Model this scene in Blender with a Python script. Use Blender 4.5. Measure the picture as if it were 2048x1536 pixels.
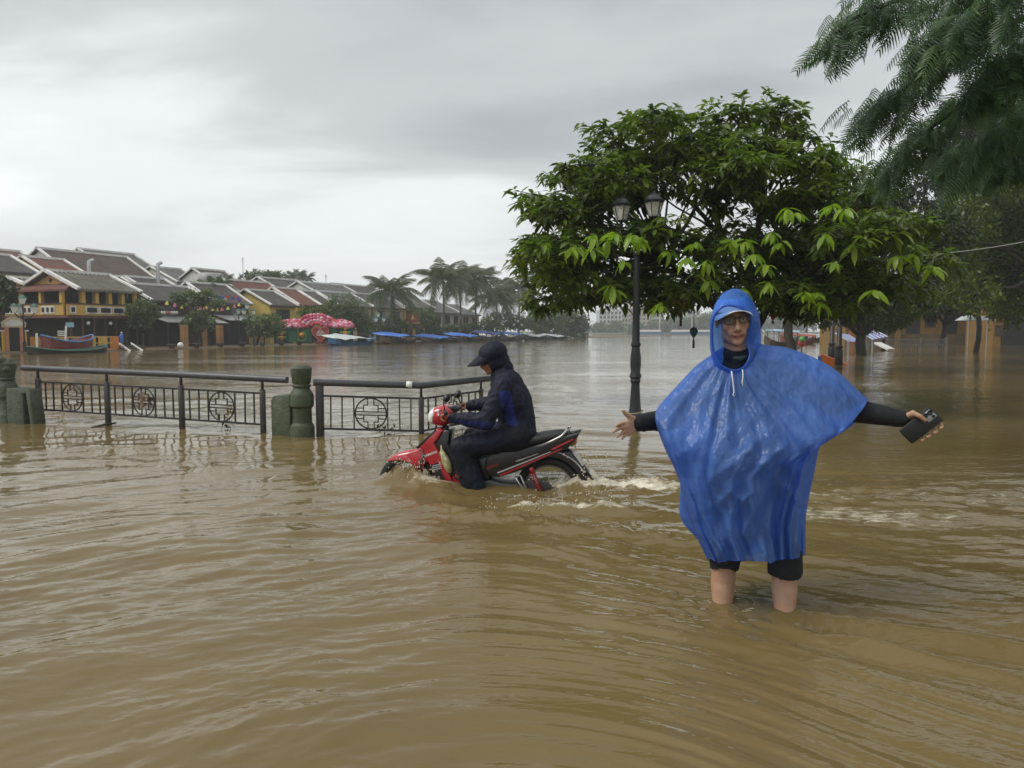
import bpy, bmesh, math, random
import numpy as np
from mathutils import Vector, Matrix, Euler

for _o in list(bpy.data.objects):
    bpy.data.objects.remove(_o, do_unlink=True)
SC = bpy.context.scene
COL = SC.collection
R = math.radians

# ------------------------------------------------------------------ camera
FPX, CAMH, HORIZON = 1480.0, 1.30, 662.0
PITCH = math.atan((768.0 - HORIZON) / FPX)
cam_data = bpy.data.cameras.new("camera")
cam_data.sensor_width = 36.0
cam_data.lens = FPX * 36.0 / 2048.0
cam_data.clip_start = 0.05
cam_data.clip_end = 4000.0
cam = bpy.data.objects.new("camera", cam_data)
COL.objects.link(cam)
cam.location = (0, 0, CAMH)
cam.rotation_euler = (R(90) - PITCH, 0, 0)
SC.camera = cam

# ------------------------------------------------------------------ world / sky
SUN_EL, SUN_AZ = R(50), R(-108)          # azimuth measured from +Y towards +X; sun behind thick cloud, to the left and a little behind the camera
world = bpy.data.worlds.new("World")
SC.world = world
world.use_nodes = True
wn = world.node_tree.nodes
wl = world.node_tree.links
wn.clear()
def WN(t, **kw):
    n = wn.new(t)
    for k, v in kw.items():
        setattr(n, k, v)
    return n
def wmath(op, a, b=None, clamp=False):
    n = WN('ShaderNodeMath', operation=op, use_clamp=clamp)
    for i, v in enumerate((a, b)):
        if v is None: continue
        if isinstance(v, (int, float)): n.inputs[i].default_value = v
        else: wl.new(v, n.inputs[i])
    return n.outputs[0]
w_out = WN('ShaderNodeOutputWorld')
w_bg = WN('ShaderNodeBackground')
w_bg.inputs['Strength'].default_value = 0.10
w_sky = WN('ShaderNodeTexSky')
w_sky.sky_type = 'NISHITA'
w_sky.sun_disc = False
w_sky.sun_elevation = SUN_EL
w_sky.sun_rotation = SUN_AZ
w_sky.dust_density = 4.0
w_tc = WN('ShaderNodeTexCoord')
w_sep = WN('ShaderNodeSeparateXYZ')
wl.new(w_tc.outputs['Generated'], w_sep.inputs[0])
zpos = wmath('MAXIMUM', w_sep.outputs['Z'], 0.0)
den = wmath('ADD', zpos, 0.24)
cx = wmath('DIVIDE', w_sep.outputs['X'], den)
cy = wmath('DIVIDE', w_sep.outputs['Y'], den)
w_cmb = WN('ShaderNodeCombineXYZ')
wl.new(cx, w_cmb.inputs[0]); wl.new(cy, w_cmb.inputs[1])
w_map = WN('ShaderNodeMapping')
w_map.inputs['Location'].default_value = (17.38, 14.62, 0.0)
w_map.inputs['Scale'].default_value = (0.55, 1.0, 1.0)
w_map.inputs['Rotation'].default_value = (0, 0, R(24))
wl.new(w_cmb.outputs[0], w_map.inputs[0])
def wnoise(scale, detail, rough, dist):
    n = WN('ShaderNodeTexNoise')
    n.inputs['Scale'].default_value = scale
    n.inputs['Detail'].default_value = detail
    n.inputs['Roughness'].default_value = rough
    n.inputs['Distortion'].default_value = dist
    wl.new(w_map.outputs[0], n.inputs['Vector'])
    return n.outputs['Fac']
nbig = wnoise(0.62, 2.0, 0.45, 0.2)
nmid = wnoise(1.9, 5.0, 0.52, 0.35)
nsum = wmath('ADD', wmath('MULTIPLY', nbig, 0.70), wmath('MULTIPLY', nmid, 0.30))
w_ramp = WN('ShaderNodeValToRGB')
cr = w_ramp.color_ramp
cr.interpolation = 'EASE'
cr.elements[0].position = 0.36; cr.elements[0].color = (0.35, 0.372, 0.392, 1)
cr.elements[1].position = 0.64; cr.elements[1].color = (0.93, 0.96, 0.965, 1)
e = cr.elements.new(0.46); e.color = (0.475, 0.50, 0.515, 1)
e = cr.elements.new(0.55); e.color = (0.72, 0.755, 0.76, 1)
wl.new(nsum, w_ramp.inputs[0])
# overcast thins towards the horizon into even pale air
w_hz = WN('ShaderNodeMapRange')
w_hz.interpolation_type = 'SMOOTHSTEP'
w_hz.inputs['From Min'].default_value = 0.0
w_hz.inputs['From Max'].default_value = 0.26
w_hz.inputs['To Min'].default_value = 0.80
w_hz.inputs['To Max'].default_value = 0.0
wl.new(zpos, w_hz.inputs['Value'])
w_mixh = WN('ShaderNodeMix', data_type='RGBA')
wl.new(w_hz.outputs[0], w_mixh.inputs['Factor'])
wl.new(w_ramp.outputs[0], w_mixh.inputs['A'])
w_mixh.inputs['B'].default_value = (0.70, 0.725, 0.72, 1)
w_gain = WN('ShaderNodeMix', data_type='RGBA', blend_type='MULTIPLY')
w_gain.inputs['Factor'].default_value = 1.0
wl.new(w_mixh.outputs['Result'], w_gain.inputs['A'])
w_gain.inputs['B'].default_value = (10, 10, 10, 1)
w_mix = WN('ShaderNodeMix', data_type='RGBA')
w_mix.inputs['Factor'].default_value = 0.96      # cloud cover over the clear sky
wl.new(w_sky.outputs[0], w_mix.inputs['A'])
wl.new(w_gain.outputs['Result'], w_mix.inputs['B'])
wl.new(w_mix.outputs['Result'], w_bg.inputs['Color'])
wl.new(w_bg.outputs[0], w_out.inputs['Surface'])

# ------------------------------------------------------------------ sun (diffused by cloud)
sun_data = bpy.data.lights.new("sun", 'SUN')
sun_data.energy = 1.5
sun_data.angle = R(24)
sun_data.color = (1.0, 0.955, 0.88)
sun = bpy.data.objects.new("sun", sun_data)
COL.objects.link(sun)
_sd = Vector((math.sin(SUN_AZ) * math.cos(SUN_EL), math.cos(SUN_AZ) * math.cos(SUN_EL), math.sin(SUN_EL)))
sun.rotation_euler = (-_sd).to_track_quat('-Z', 'Y').to_euler()
sun.location = _sd * 60

vs = SC.view_settings
vs.view_transform = 'Standard'
vs.look = 'None'
vs.exposure = 0.40
vs.gamma = 1.0
vs.use_curve_mapping = False
SC.cycles.max_bounces = 8
SC.cycles.transparent_max_bounces = 10
SC.cycles.volume_bounces = 0
SC.cycles.caustics_reflective = False
SC.cycles.caustics_refractive = False

# ------------------------------------------------------------------ helpers
_cp, _sp = math.cos(PITCH), math.sin(PITCH)
def _dir(px, py):
    u = (px - 1024.0) / FPX
    v = (768.0 - py) / FPX
    return Vector((u, _cp + v * _sp, -_sp + v * _cp))
def P(px, py, Y):
    "photo pixel (2048 wide) at world depth Y"
    d = _dir(px, py)
    return Vector((0, 0, CAMH)) + d * (Y / d.y)
def W(px, py, z=0.0):
    "photo pixel on the level z"
    d = _dir(px, py)
    return Vector((0, 0, CAMH)) + d * ((z - CAMH) / d.z)

def tag(o, label=None, cat=None, group=None, kind=None):
    if label: o['label'] = label
    if cat: o['category'] = cat
    if group: o['group'] = group
    if kind: o['kind'] = kind
    return o
def empty(name, loc=(0, 0, 0), rz=0.0):
    o = bpy.data.objects.new(name, None)
    o.empty_display_size = 0.1
    COL.objects.link(o)
    o.location = loc
    o.rotation_euler = (0, 0, rz)
    return o
def copy_tree(o, parent=None):
    c = o.copy()
    COL.objects.link(c)
    c.parent = parent
    for ch in list(o.children):
        copy_tree(ch, c)
    return c
def link_mesh(name, me, mat, parent=None, smooth=False):
    mats = mat if isinstance(mat, (list, tuple)) else [mat]
    for m in mats:
        if m is not None: me.materials.append(m)
    if smooth:
        me.polygons.foreach_set('use_smooth', [True] * len(me.polygons))
    o = bpy.data.objects.new(name, me)
    COL.objects.link(o)
    if parent is not None: o.parent = parent
    return o
def share(name, me, parent=None, loc=(0, 0, 0), rot=(0, 0, 0), scale=(1, 1, 1)):
    o = bpy.data.objects.new(name, me)
    COL.objects.link(o)
    if parent is not None: o.parent = parent
    o.location = loc; o.rotation_euler = rot; o.scale = scale
    return o

class MB:
    "collects shapes, builds one mesh object"
    def __init__(s):
        s.v = []; s.f = []; s.m = []; s.cur = 0
    def add(s, vs_, fs_, mi=None):
        b = len(s.v)
        s.v.extend([tuple(q) for q in vs_])
        for f in fs_:
            s.f.append(tuple(i + b for i in f))
            s.m.append(s.cur if mi is None else mi)
        return s
    def box(s, c, size, rot=None):
        hx, hy, hz = size[0] / 2, size[1] / 2, size[2] / 2
        pts = [Vector((x, y, z)) for x in (-hx, hx) for y in (-hy, hy) for z in (-hz, hz)]
        if rot is not None:
            M = rot if isinstance(rot, Matrix) else Euler(rot).to_matrix()
            pts = [M @ p for p in pts]
        c = Vector(c)
        s.add([p + c for p in pts], [(0, 1, 3, 2), (4, 6, 7, 5), (0, 4, 5, 1), (2, 3, 7, 6), (0, 2, 6, 4), (1, 5, 7, 3)])
        return s
    def hexa(s, p):
        "8 corners: bottom 4 ccw, top 4 ccw"
        s.add(p, [(3, 2, 1, 0), (4, 5, 6, 7), (0, 1, 5, 4), (1, 2, 6, 5), (2, 3, 7, 6), (3, 0, 4, 7)])
        return s
    def beam(s, a, b, w, h, up=(0, 0, 1)):
        a = Vector(a); b = Vector(b)
        d = (b - a).normalized()
        up = Vector(up)
        x = d.cross(up)
        if x.length < 1e-5: x = d.cross(Vector((1, 0, 0)))
        x.normalize(); z = x.cross(d).normalized()
        x = x * (w / 2); z = z * (h / 2)
        s.hexa([a - x - z, a + x - z, b + x - z, b - x - z, a - x + z, a + x + z, b + x + z, b - x + z])
        return s
    def tube(s, pts, r, n=8, caps=True, squash=None):
        pts = [Vector(p) for p in pts]
        k = len(pts)
        rs = r if isinstance(r, (list, tuple)) else [r] * k
        vs_ = []; prev = None
        for i, p in enumerate(pts):
            if i == 0: d = pts[1] - p
            elif i == k - 1: d = p - pts[i - 1]
            else: d = (pts[i + 1] - pts[i - 1])
            d.normalize()
            if prev is None:
                ref = Vector((0, 0, 1)) if abs(d.z) < 0.9 else Vector((0, 1, 0))
                x = d.cross(ref).normalized()
            else:
                x = (prev - d * prev.dot(d)).normalized()
            prev = x
            y = d.cross(x)
            q = squash if squash else (1, 1)
            for j in range(n):
                a = 2 * math.pi * j / n
                vs_.append(p + x * (math.cos(a) * rs[i] * q[0]) + y * (math.sin(a) * rs[i] * q[1]))
        fs_ = []
        for i in range(k - 1):
            for j in range(n):
                j2 = (j + 1) % n
                fs_.append((i * n + j, i * n + j2, (i + 1) * n + j2, (i + 1) * n + j))
        if caps:
            fs_.append(tuple(reversed(range(n))))
            fs_.append(tuple((k - 1) * n + j for j in range(n)))
        s.add(vs_, fs_)
        return s
    def lathe(s, prof, n=16, at=(0, 0, 0), rot=None, rings=None):
        at = Vector(at)
        vs_ = []
        for (r_, z_) in prof:
            for j in range(n):
                a = 2 * math.pi * j / n
                p = Vector((r_ * math.cos(a), r_ * math.sin(a), z_))
                if rot is not None: p = rot @ p
                vs_.append(p + at)
        fs_ = []
        for i in range(len(prof) - 1):
            for j in range(n):
                j2 = (j + 1) % n
                fs_.append((i * n + j, i * n + j2, (i + 1) * n + j2, (i + 1) * n + j))
        fs_.append(tuple(reversed(range(n))))
        fs_.append(tuple((len(prof) - 1) * n + j for j in range(n)))
        s.add(vs_, fs_)
        return s
    def ball(s, c, r, n=10, m=7, rot=None):
        r = r if isinstance(r, (list, tuple)) else (r, r, r)
        c = Vector(c)
        vs_ = []
        for i in range(m + 1):
            t = math.pi * i / m
            for j in range(n):
                a = 2 * math.pi * j / n
                p = Vector((r[0] * math.sin(t) * math.cos(a), r[1] * math.sin(t) * math.sin(a), r[2] * math.cos(t)))
                if rot is not None: p = rot @ p
                vs_.append(c + p)
        fs_ = []
        for i in range(m):
            for j in range(n):
                j2 = (j + 1) % n
                a, b, c2, d = i * n + j, (i + 1) * n + j, (i + 1) * n + j2, i * n + j2
                if i == 0: fs_.append((a, b, c2))
                elif i == m - 1: fs_.append((a, b, d))
                else: fs_.append((a, b, c2, d))
        s.add(vs_, fs_)
        return s
    def prism(s, poly, vec):
        "planar polygon (3D points) pushed along vec"
        n = len(poly); vec = Vector(vec)
        a = [Vector(p) for p in poly]
        s.add(a + [p + vec for p in a], [tuple(reversed(range(n))), tuple(range(n, 2 * n))] +
              [(i, (i + 1) % n, n + (i + 1) % n, n + i) for i in range(n)])
        return s
    def mesh(s, name):
        me = bpy.data.meshes.new(name)
        me.from_pydata(s.v, [], s.f)
        if any(s.m): me.polygons.foreach_set('material_index', s.m)
        me.update()
        return me
    def build(s, name, mat, parent=None, smooth=False):
        return link_mesh(name, s.mesh(name), mat, parent, smooth)

def autosmooth(o, ang=40):
    "smooth faces, keep edges sharper than ang"
    me = o.data
    bm = bmesh.new(); bm.from_mesh(me)
    bmesh.ops.recalc_face_normals(bm, faces=bm.faces)
    lim = R(ang)
    for e_ in bm.edges:
        e_.smooth = not (len(e_.link_faces) == 2 and e_.calc_face_angle(0) > lim)
    for f_ in bm.faces: f_.smooth = True
    bm.to_mesh(me); bm.free()
    return o
def bevel(o, w, seg=2, ang=35):
    me = o.data
    bm = bmesh.new(); bm.from_mesh(me)
    bmesh.ops.recalc_face_normals(bm, faces=bm.faces)
    es = [e_ for e_ in bm.edges if len(e_.link_faces) == 2 and e_.calc_face_angle(0) > R(ang)]
    bmesh.ops.bevel(bm, geom=es, offset=w, segments=seg, affect='EDGES', profile=0.5, clamp_overlap=True)
    for f_ in bm.faces: f_.smooth = True
    lim = R(50)
    for e_ in bm.edges:
        e_.smooth = not (len(e_.link_faces) == 2 and e_.calc_face_angle(0) > lim)
    bm.to_mesh(me); bm.free()
    return o

# materials ---------------------------------------------------------
MATS = {}
def mat(name, col, rough=0.6, var=0.15, scale=8.0, bump=0.0, bscale=40.0, metal=0.0, dirt=None, dscale=3.0, spec=0.5,
        emit=None, estr=0.0, trans=0.0, coat=0.0, coord='Object', stretch=None, dlo=0.5, dhi=0.75):
    if name in MATS: return MATS[name]
    m = bpy.data.materials.new(name)
    m.use_nodes = True
    nt = m.node_tree; N = nt.nodes; L = nt.links
    b = N['Principled BSDF']
    b.inputs['Roughness'].default_value = rough
    b.inputs['Metallic'].default_value = metal
    b.inputs['Specular IOR Level'].default_value = spec
    b.inputs['Coat Weight'].default_value = coat
    b.inputs['Coat Roughness'].default_value = 0.08
    tc = N.new('ShaderNodeTexCoord')
    vec = tc.outputs[coord]
    if stretch:
        mp = N.new('ShaderNodeMapping'); mp.inputs['Scale'].default_value = stretch
        L.new(vec, mp.inputs[0]); vec = mp.outputs[0]
    ns = N.new('ShaderNodeTexNoise')
    ns.inputs['Scale'].default_value = scale; ns.inputs['Detail'].default_value = 5; ns.inputs['Roughness'].default_value = 0.6
    L.new(vec, ns.inputs['Vector'])
    mr = N.new('ShaderNodeMapRange')
    mr.inputs['From Min'].default_value = 0.25; mr.inputs['From Max'].default_value = 0.75
    mr.inputs['To Min'].default_value = 1 - var; mr.inputs['To Max'].default_value = 1 + var
    L.new(ns.outputs['Fac'], mr.inputs['Value'])
    mx = N.new('ShaderNodeMix'); mx.data_type = 'RGBA'; mx.blend_type = 'MULTIPLY'
    mx.inputs['Factor'].default_value = 1.0
    mx.inputs['A'].default_value = (*col, 1)
    L.new(mr.outputs[0], mx.inputs['B'])
    cout = mx.outputs['Result']
    if dirt is not None:
        n2 = N.new('ShaderNodeTexNoise'); n2.inputs['Scale'].default_value = dscale; n2.inputs['Detail'].default_value = 7
        n2.inputs['Roughness'].default_value = 0.65
        L.new(vec, n2.inputs['Vector'])
        r2 = N.new('ShaderNodeMapRange'); r2.inputs['From Min'].default_value = dlo; r2.inputs['From Max'].default_value = dhi
        L.new(n2.outputs['Fac'], r2.inputs['Value'])
        m2 = N.new('ShaderNodeMix'); m2.data_type = 'RGBA'
        L.new(r2.outputs[0], m2.inputs['Factor']); L.new(cout, m2.inputs['A']); m2.inputs['B'].default_value = (*dirt, 1)
        cout = m2.outputs['Result']
    L.new(cout, b.inputs['Base Color'])
    if emit is not None:
        b.inputs['Emission Color'].default_value = (*emit, 1); b.inputs['Emission Strength'].default_value = estr
    if bump > 0:
        n3 = N.new('ShaderNodeTexNoise'); n3.inputs['Scale'].default_value = bscale; n3.inputs['Detail'].default_value = 4
        L.new(vec, n3.inputs['Vector'])
        bp = N.new('ShaderNodeBump'); bp.inputs['Strength'].default_value = bump; bp.inputs['Distance'].default_value = 0.02
        L.new(n3.outputs['Fac'], bp.inputs['Height']); L.new(bp.outputs[0], b.inputs['Normal'])
    MATS[name] = m
    return m

# numpy noise -------------------------------------------------------
def _hash2(ix, iy, seed):
    h = (ix.astype(np.int64) * 374761393 + iy.astype(np.int64) * 668265263 + seed * 974634777) & 0xFFFFFFFF
    h = ((h ^ (h >> 13)) * 1274126177) & 0xFFFFFFFF
    h = h ^ (h >> 16)
    return h
def perlin(x, y, seed=0):
    x = np.asarray(x, dtype=np.float64); y = np.asarray(y, dtype=np.float64)
    ix = np.floor(x); iy = np.floor(y)
    fx = x - ix; fy = y - iy
    def g(ax, ay, dx, dy):
        a = _hash2(ax, ay, seed) * (2 * np.pi / 4294967296.0)
        return np.cos(a) * dx + np.sin(a) * dy
    u = fx * fx * fx * (fx * (fx * 6 - 15) + 10); v = fy * fy * fy * (fy * (fy * 6 - 15) + 10)
    a = g(ix, iy, fx, fy); b = g(ix + 1, iy, fx - 1, fy)
    c = g(ix, iy + 1, fx, fy - 1); d = g(ix + 1, iy + 1, fx - 1, fy - 1)
    return (a * (1 - u) + b * u) * (1 - v) + (c * (1 - u) + d * u) * v
def fbm(x, y, oct_=4, seed=0, gain=0.5, lac=2.03):
    t = 0; amp = 1.0; f = 1.0
    for i in range(oct_):
        t = t + amp * perlin(x * f + 17.3 * i, y * f - 9.1 * i, seed + i)
        amp *= gain; f *= lac
    return t
def sstep(a, b, x):
    t = np.clip((x - a) / (b - a), 0, 1)
    return t * t * (3 - 2 * t)
# ================================================================== WATER
GROUND_Z = -0.35
def gauss(x, s): return np.exp(-(x / s) ** 2)
# bike axis and the man's legs, used by the water and by the things themselves
BIKE_F = Vector((-0.89, 6.45, 0)); BIKE_R = Vector((0.31, 6.25, 0))
LEG_A = W(1443, 1207); LEG_B = W(1576, 1234)

def water_height(x, y):
    r = np.hypot(x, y)
    near = 1 - sstep(9, 30, r)
    # warp
    wx = x + 0.22 * perlin(x * 0.7, y * 0.7, 3) + 0.5 * perlin(x * 0.23, y * 0.23, 4)
    wy = y + 0.22 * perlin(x * 0.7 + 9, y * 0.7, 5) + 0.5 * perlin(x * 0.23, y * 0.23 + 7, 6)
    # crests lie along (cos t, sin t): they climb to the right on the left side, fall to the right beside the man
    t = R(30) - R(58) * sstep(-0.4, 2.2, x) * (1 - 0.75 * sstep(5.0, 7.5, y)) - R(20) * sstep(3.5, 8, y) * sstep(1.0, -2.0, x)
    ct, st = np.cos(t), np.sin(t)
    a = wx * ct + wy * st           # along the crest
    b = -wx * st + wy * ct          # across the crest
    patch = 0.55 + 0.9 * np.clip(0.5 + fbm(x * 0.55, y * 0.55, 2, 40), 0, 1)
    h = 0.026 * fbm(a * 0.55, b * 1.15, 2, 11)
    h = h + 0.0170 * patch * fbm(a * 1.5, b * 3.6, 3, 21, 0.54)
    rid = 1 - 2 * np.abs(perlin(a * 2.2 + 5, b * 4.6, 31))
    h = h + 0.0050 * patch * rid
    h = h + 0.0040 * patch * near * fbm(a * 6.5, b * 12.0, 2, 26)
    tick = np.clip(0.35 + 1.6 * fbm(x * 0.9 + 3, y * 0.9, 2, 45), 0, 1.3) * (1 - sstep(4.5, 9, r))
    h = h + tick * (0.0030 * (1 - 2 * np.abs(perlin(a * 8 + 2 + 0.6 * perlin(x * 3, y * 3, 29), b * 16, 27))) + 0.0017 * perlin(a * 18, b * 30, 28))
    h = h * near + 0.016 * (1 - near) * (1 - sstep(60, 160, r)) * fbm(x * 0.28, y * 0.62, 3, 71)
    # calmer sheet right behind the man up to the tree shade, then a current seam at about 6.8 m
    seam_y = 6.75 + 0.10 * perlin(x * 0.8, y * 0 + 2, 8) - 0.05 * x
    seam = sstep(1.0, 2.2, x) * (1 - sstep(9, 14, x))
    h = h - seam * 0.028 * sstep(-0.10, 0.12, y - seam_y) * (1 - sstep(0.2, 1.2, y - seam_y))
    calm = seam * sstep(0.0, 0.3, y - seam_y) * (1 - sstep(10, 16, y))
    h = h * (1 - 0.72 * calm)
    riff = seam * gauss(y - (seam_y - 0.75), 0.65)
    h = h + riff * 0.026 * fbm(x * 3.2, y * 5.5, 3, 61)
    # ---- bike: bow wave, side wave, wake
    ax, ay = BIKE_F.x, BIKE_F.y
    dx, dy = x - ax, y - (ay - 0.0)
    # bow wave line from front wheel sweeping back and toward the camera
    line = -0.16 - 0.42 * np.clip(dx, 0, None) ** 0.85
    near_side = gauss(dy - line, 0.13 + 0.10 * np.clip(dx, 0, 3)) * sstep(-0.42, 0.05, dx) * (1 - sstep(0.3, 1.9, dx))
    far_side = gauss(dy + line * 0.8 - 0.05, 0.12 + 0.1 * np.clip(dx, 0, 3)) * sstep(-0.35, 0.05, dx) * (1 - sstep(0.3, 2.2, dx))
    lump = 1 + 0.8 * fbm(x * 4, y * 7, 4, 51, 0.6)
    h = h + (0.018 + 0.040 * (1 - sstep(0.1, 0.55, dx))) * near_side * lump + 0.035 * far_side * lump
    # trough behind the crest
    h = h - 0.050 * gauss(dy - (line - 0.32 - 0.12 * np.clip(dx, 0, 3)), 0.22) * sstep(0.0, 0.4, dx) * (1 - sstep(0.8, 2.6, dx))
    h = h + 0.040 * gauss(dy - (line - 0.66 - 0.2 * np.clip(dx, 0, 3)), 0.2) * sstep(0.1, 0.7, dx) * (1 - sstep(1.0, 3.2, dx)) * lump
    # churn under and behind the bike
    rx, ry = BIKE_R.x, BIKE_R.y
    churn = sstep(-0.7, 0.3, x - rx) * (1 - sstep(0.9, 2.0, x - rx)) * gauss(y - ry + 0.06 * (x - rx), 0.20 + 0.16 * np.clip(x - rx, 0, 3))
    h = h + churn * (0.010 + 0.052 * fbm(x * 5.5, y * 7.5, 5, 81, 0.62))
    tail = gauss(x - rx - 0.30, 0.16) * gauss(y - ry, 0.14)
    h = h + 0.06 * tail * (1 + 1.6 * fbm(x * 10, y * 10, 4, 85, 0.65))
    wheel = gauss(x - ax + 0.02, 0.22) * gauss(y - ay + 0.10, 0.11)
    h = h + 0.070 * wheel * (1 + 1.3 * fbm(x * 9, y * 9, 4, 87, 0.6))
    # a diagonal white-topped wave shed by the rear wheel towards the camera
    l2 = ry - 0.70 - 0.24 * (x - rx + 0.4)
    w2 = gauss(y - l2, 0.085) * sstep(-0.45, -0.2, x - rx) * (1 - sstep(0.35, 0.75, x - rx))
    h = h - 0.055 * sstep(-0.62, -0.35, x) * (1 - sstep(0.35, 0.60, x)) * gauss(y - 6.02, 0.20)
    h = h + 0.045 * w2 * (1 + 1.0 * fbm(x * 7, y * 9, 3, 91))
    # ---- legs: rings and a downstream V
    for L_, s_ in ((LEG_A, 1.0), (LEG_B, 1.15)):
        qx, qy = x - L_.x, y - L_.y
        d = np.hypot(qx, qy)
        ring = np.sin(d * 2 * np.pi / 0.105 - 1.2) * np.exp(-d / 0.26) * sstep(0.03, 0.08, d)
        h = h + 0.0075 * s_ * ring * (0.7 + 0.6 * perlin(x * 3, y * 3, 95))
        h = h + 0.012 * s_ * np.exp(-(d / 0.095) ** 2)
        # wake folds sweeping to lower right
        for k, (sl, off) in enumerate(((-0.42, 0.03), (-0.80, -0.10), (0.02, 0.12))):
            lw = sl * np.clip(qx, 0, None) ** 0.9 + off
            env = sstep(0.02, 0.25, qx) * (1 - sstep(0.6, 2.2, qx)) * np.clip(0.7 + 1.3 * perlin(x * 1.7 + k, y * 1.7, 97), 0, 1.4) * (0.55 if k == 2 else 1.0)
            wv = np.cos((qy - lw) * 2 * np.pi / (0.26 + 0.14 * np.clip(qx, 0, 2))) * gauss(qy - lw, 0.24 + 0.12 * np.clip(qx, 0, 2))
            h = h + 0.0150 * env * wv * s_
    # fine chop spreading from the legs towards the camera
    chop = gauss(x - 1.15, 0.55) * sstep(-1.3, -0.2, y - 3.35) * (1 - sstep(0.0, 0.3, y - 3.3))
    h = h + 0.0028 * chop * fbm(x * 13, y * 16, 2, 99)
    # water piling on fence feet
    for (fx, fy) in FENCE_FEET:
        d = np.hypot(x - fx, (y - fy))
        h = h + 0.004 * np.sin(d * 2 * np.pi / 0.22) * np.exp(-d / 0.35)
    return h

def water_foam(x, y, h):
    rx, ry = BIKE_R.x, BIKE_R.y
    ax, ay = BIKE_F.x, BIKE_F.y
    f = 0.95 * sstep(-0.5, 0.25, x - rx) * (1 - sstep(0.7, 1.9, x - rx)) * gauss(y - ry + 0.10 * (x - rx), 0.16 + 0.14 * np.clip(x - rx, 0, 3))
    l2 = ry - 0.70 - 0.24 * (x - rx + 0.4)
    f = np.maximum(f, 0.78 * gauss(y - l2, 0.06) * sstep(-0.45, -0.25, x - rx) * (1 - sstep(0.4, 0.8, x - rx)))
    f = np.maximum(f, 0.8 * gauss(x - ax - 0.22, 0.26) * gauss(y - ay + 0.26, 0.10))
    f = np.maximum(f, 0.6 * gauss(x - ax - 0.85, 0.3) * gauss(y - ay + 0.42, 0.08))
    f = np.maximum(f, 0.62 * sstep(0.9, 1.6, x - rx) * (1 - sstep(2.2, 4.2, x - rx)) * gauss(y - 5.35 + 0.14 * (x - 1), 0.42))
    f = np.maximum(f, 0.5 * sstep(1.0, 2.0, x) * (1 - sstep(4, 8, x)) * gauss(y - 5.75, 0.5))
    return f

FENCE_FEET = [tuple(W(px, py).xy) for px, py in ((80, 838), (217, 848), (365, 857), (527, 863), (605, 871), (641, 870), (843, 868))]

def make_water():
    rows = []
    r = 0.9
    while r < 16:
        rows.append(r)
        r += max(0.008, 0.00105 * r * r)
    while r < 900:
        rows.append(r)
        r *= 1.018
    rows = np.array(rows)
    cols = np.linspace(R(-62), R(62), 1050)
    rr, aa = np.meshgrid(rows, cols, indexing='ij')
    x = rr * np.sin(aa); y = rr * np.cos(aa)
    z = water_height(x, y)
    f = water_foam(x, y, z)
    nr, nc = x.shape
    co = np.stack([x, y, z], -1).reshape(-1, 3).astype(np.float32)
    idx = np.arange(nr * nc).reshape(nr, nc)
    quads = np.stack([idx[:-1, :-1], idx[:-1, 1:], idx[1:, 1:], idx[1:, :-1]], -1).reshape(-1, 4)[:, ::-1]
    me = bpy.data.meshes.new('flood_water')
    me.vertices.add(len(co)); me.vertices.foreach_set('co', co.ravel())
    nq = len(quads)
    me.loops.add(nq * 4); me.loops.foreach_set('vertex_index', quads.ravel().astype(np.int32))
    me.polygons.add(nq)
    me.polygons.foreach_set('loop_start', np.arange(0, nq * 4, 4, dtype=np.int32))
    me.polygons.foreach_set('loop_total', np.full(nq, 4, dtype=np.int32))
    me.polygons.foreach_set('use_smooth', np.ones(nq, dtype=bool))
    me.update(calc_edges=True)
    at = me.attributes.new('foam', 'FLOAT', 'POINT')
    at.data.foreach_set('value', f.ravel().astype(np.float32))
    return me

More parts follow.
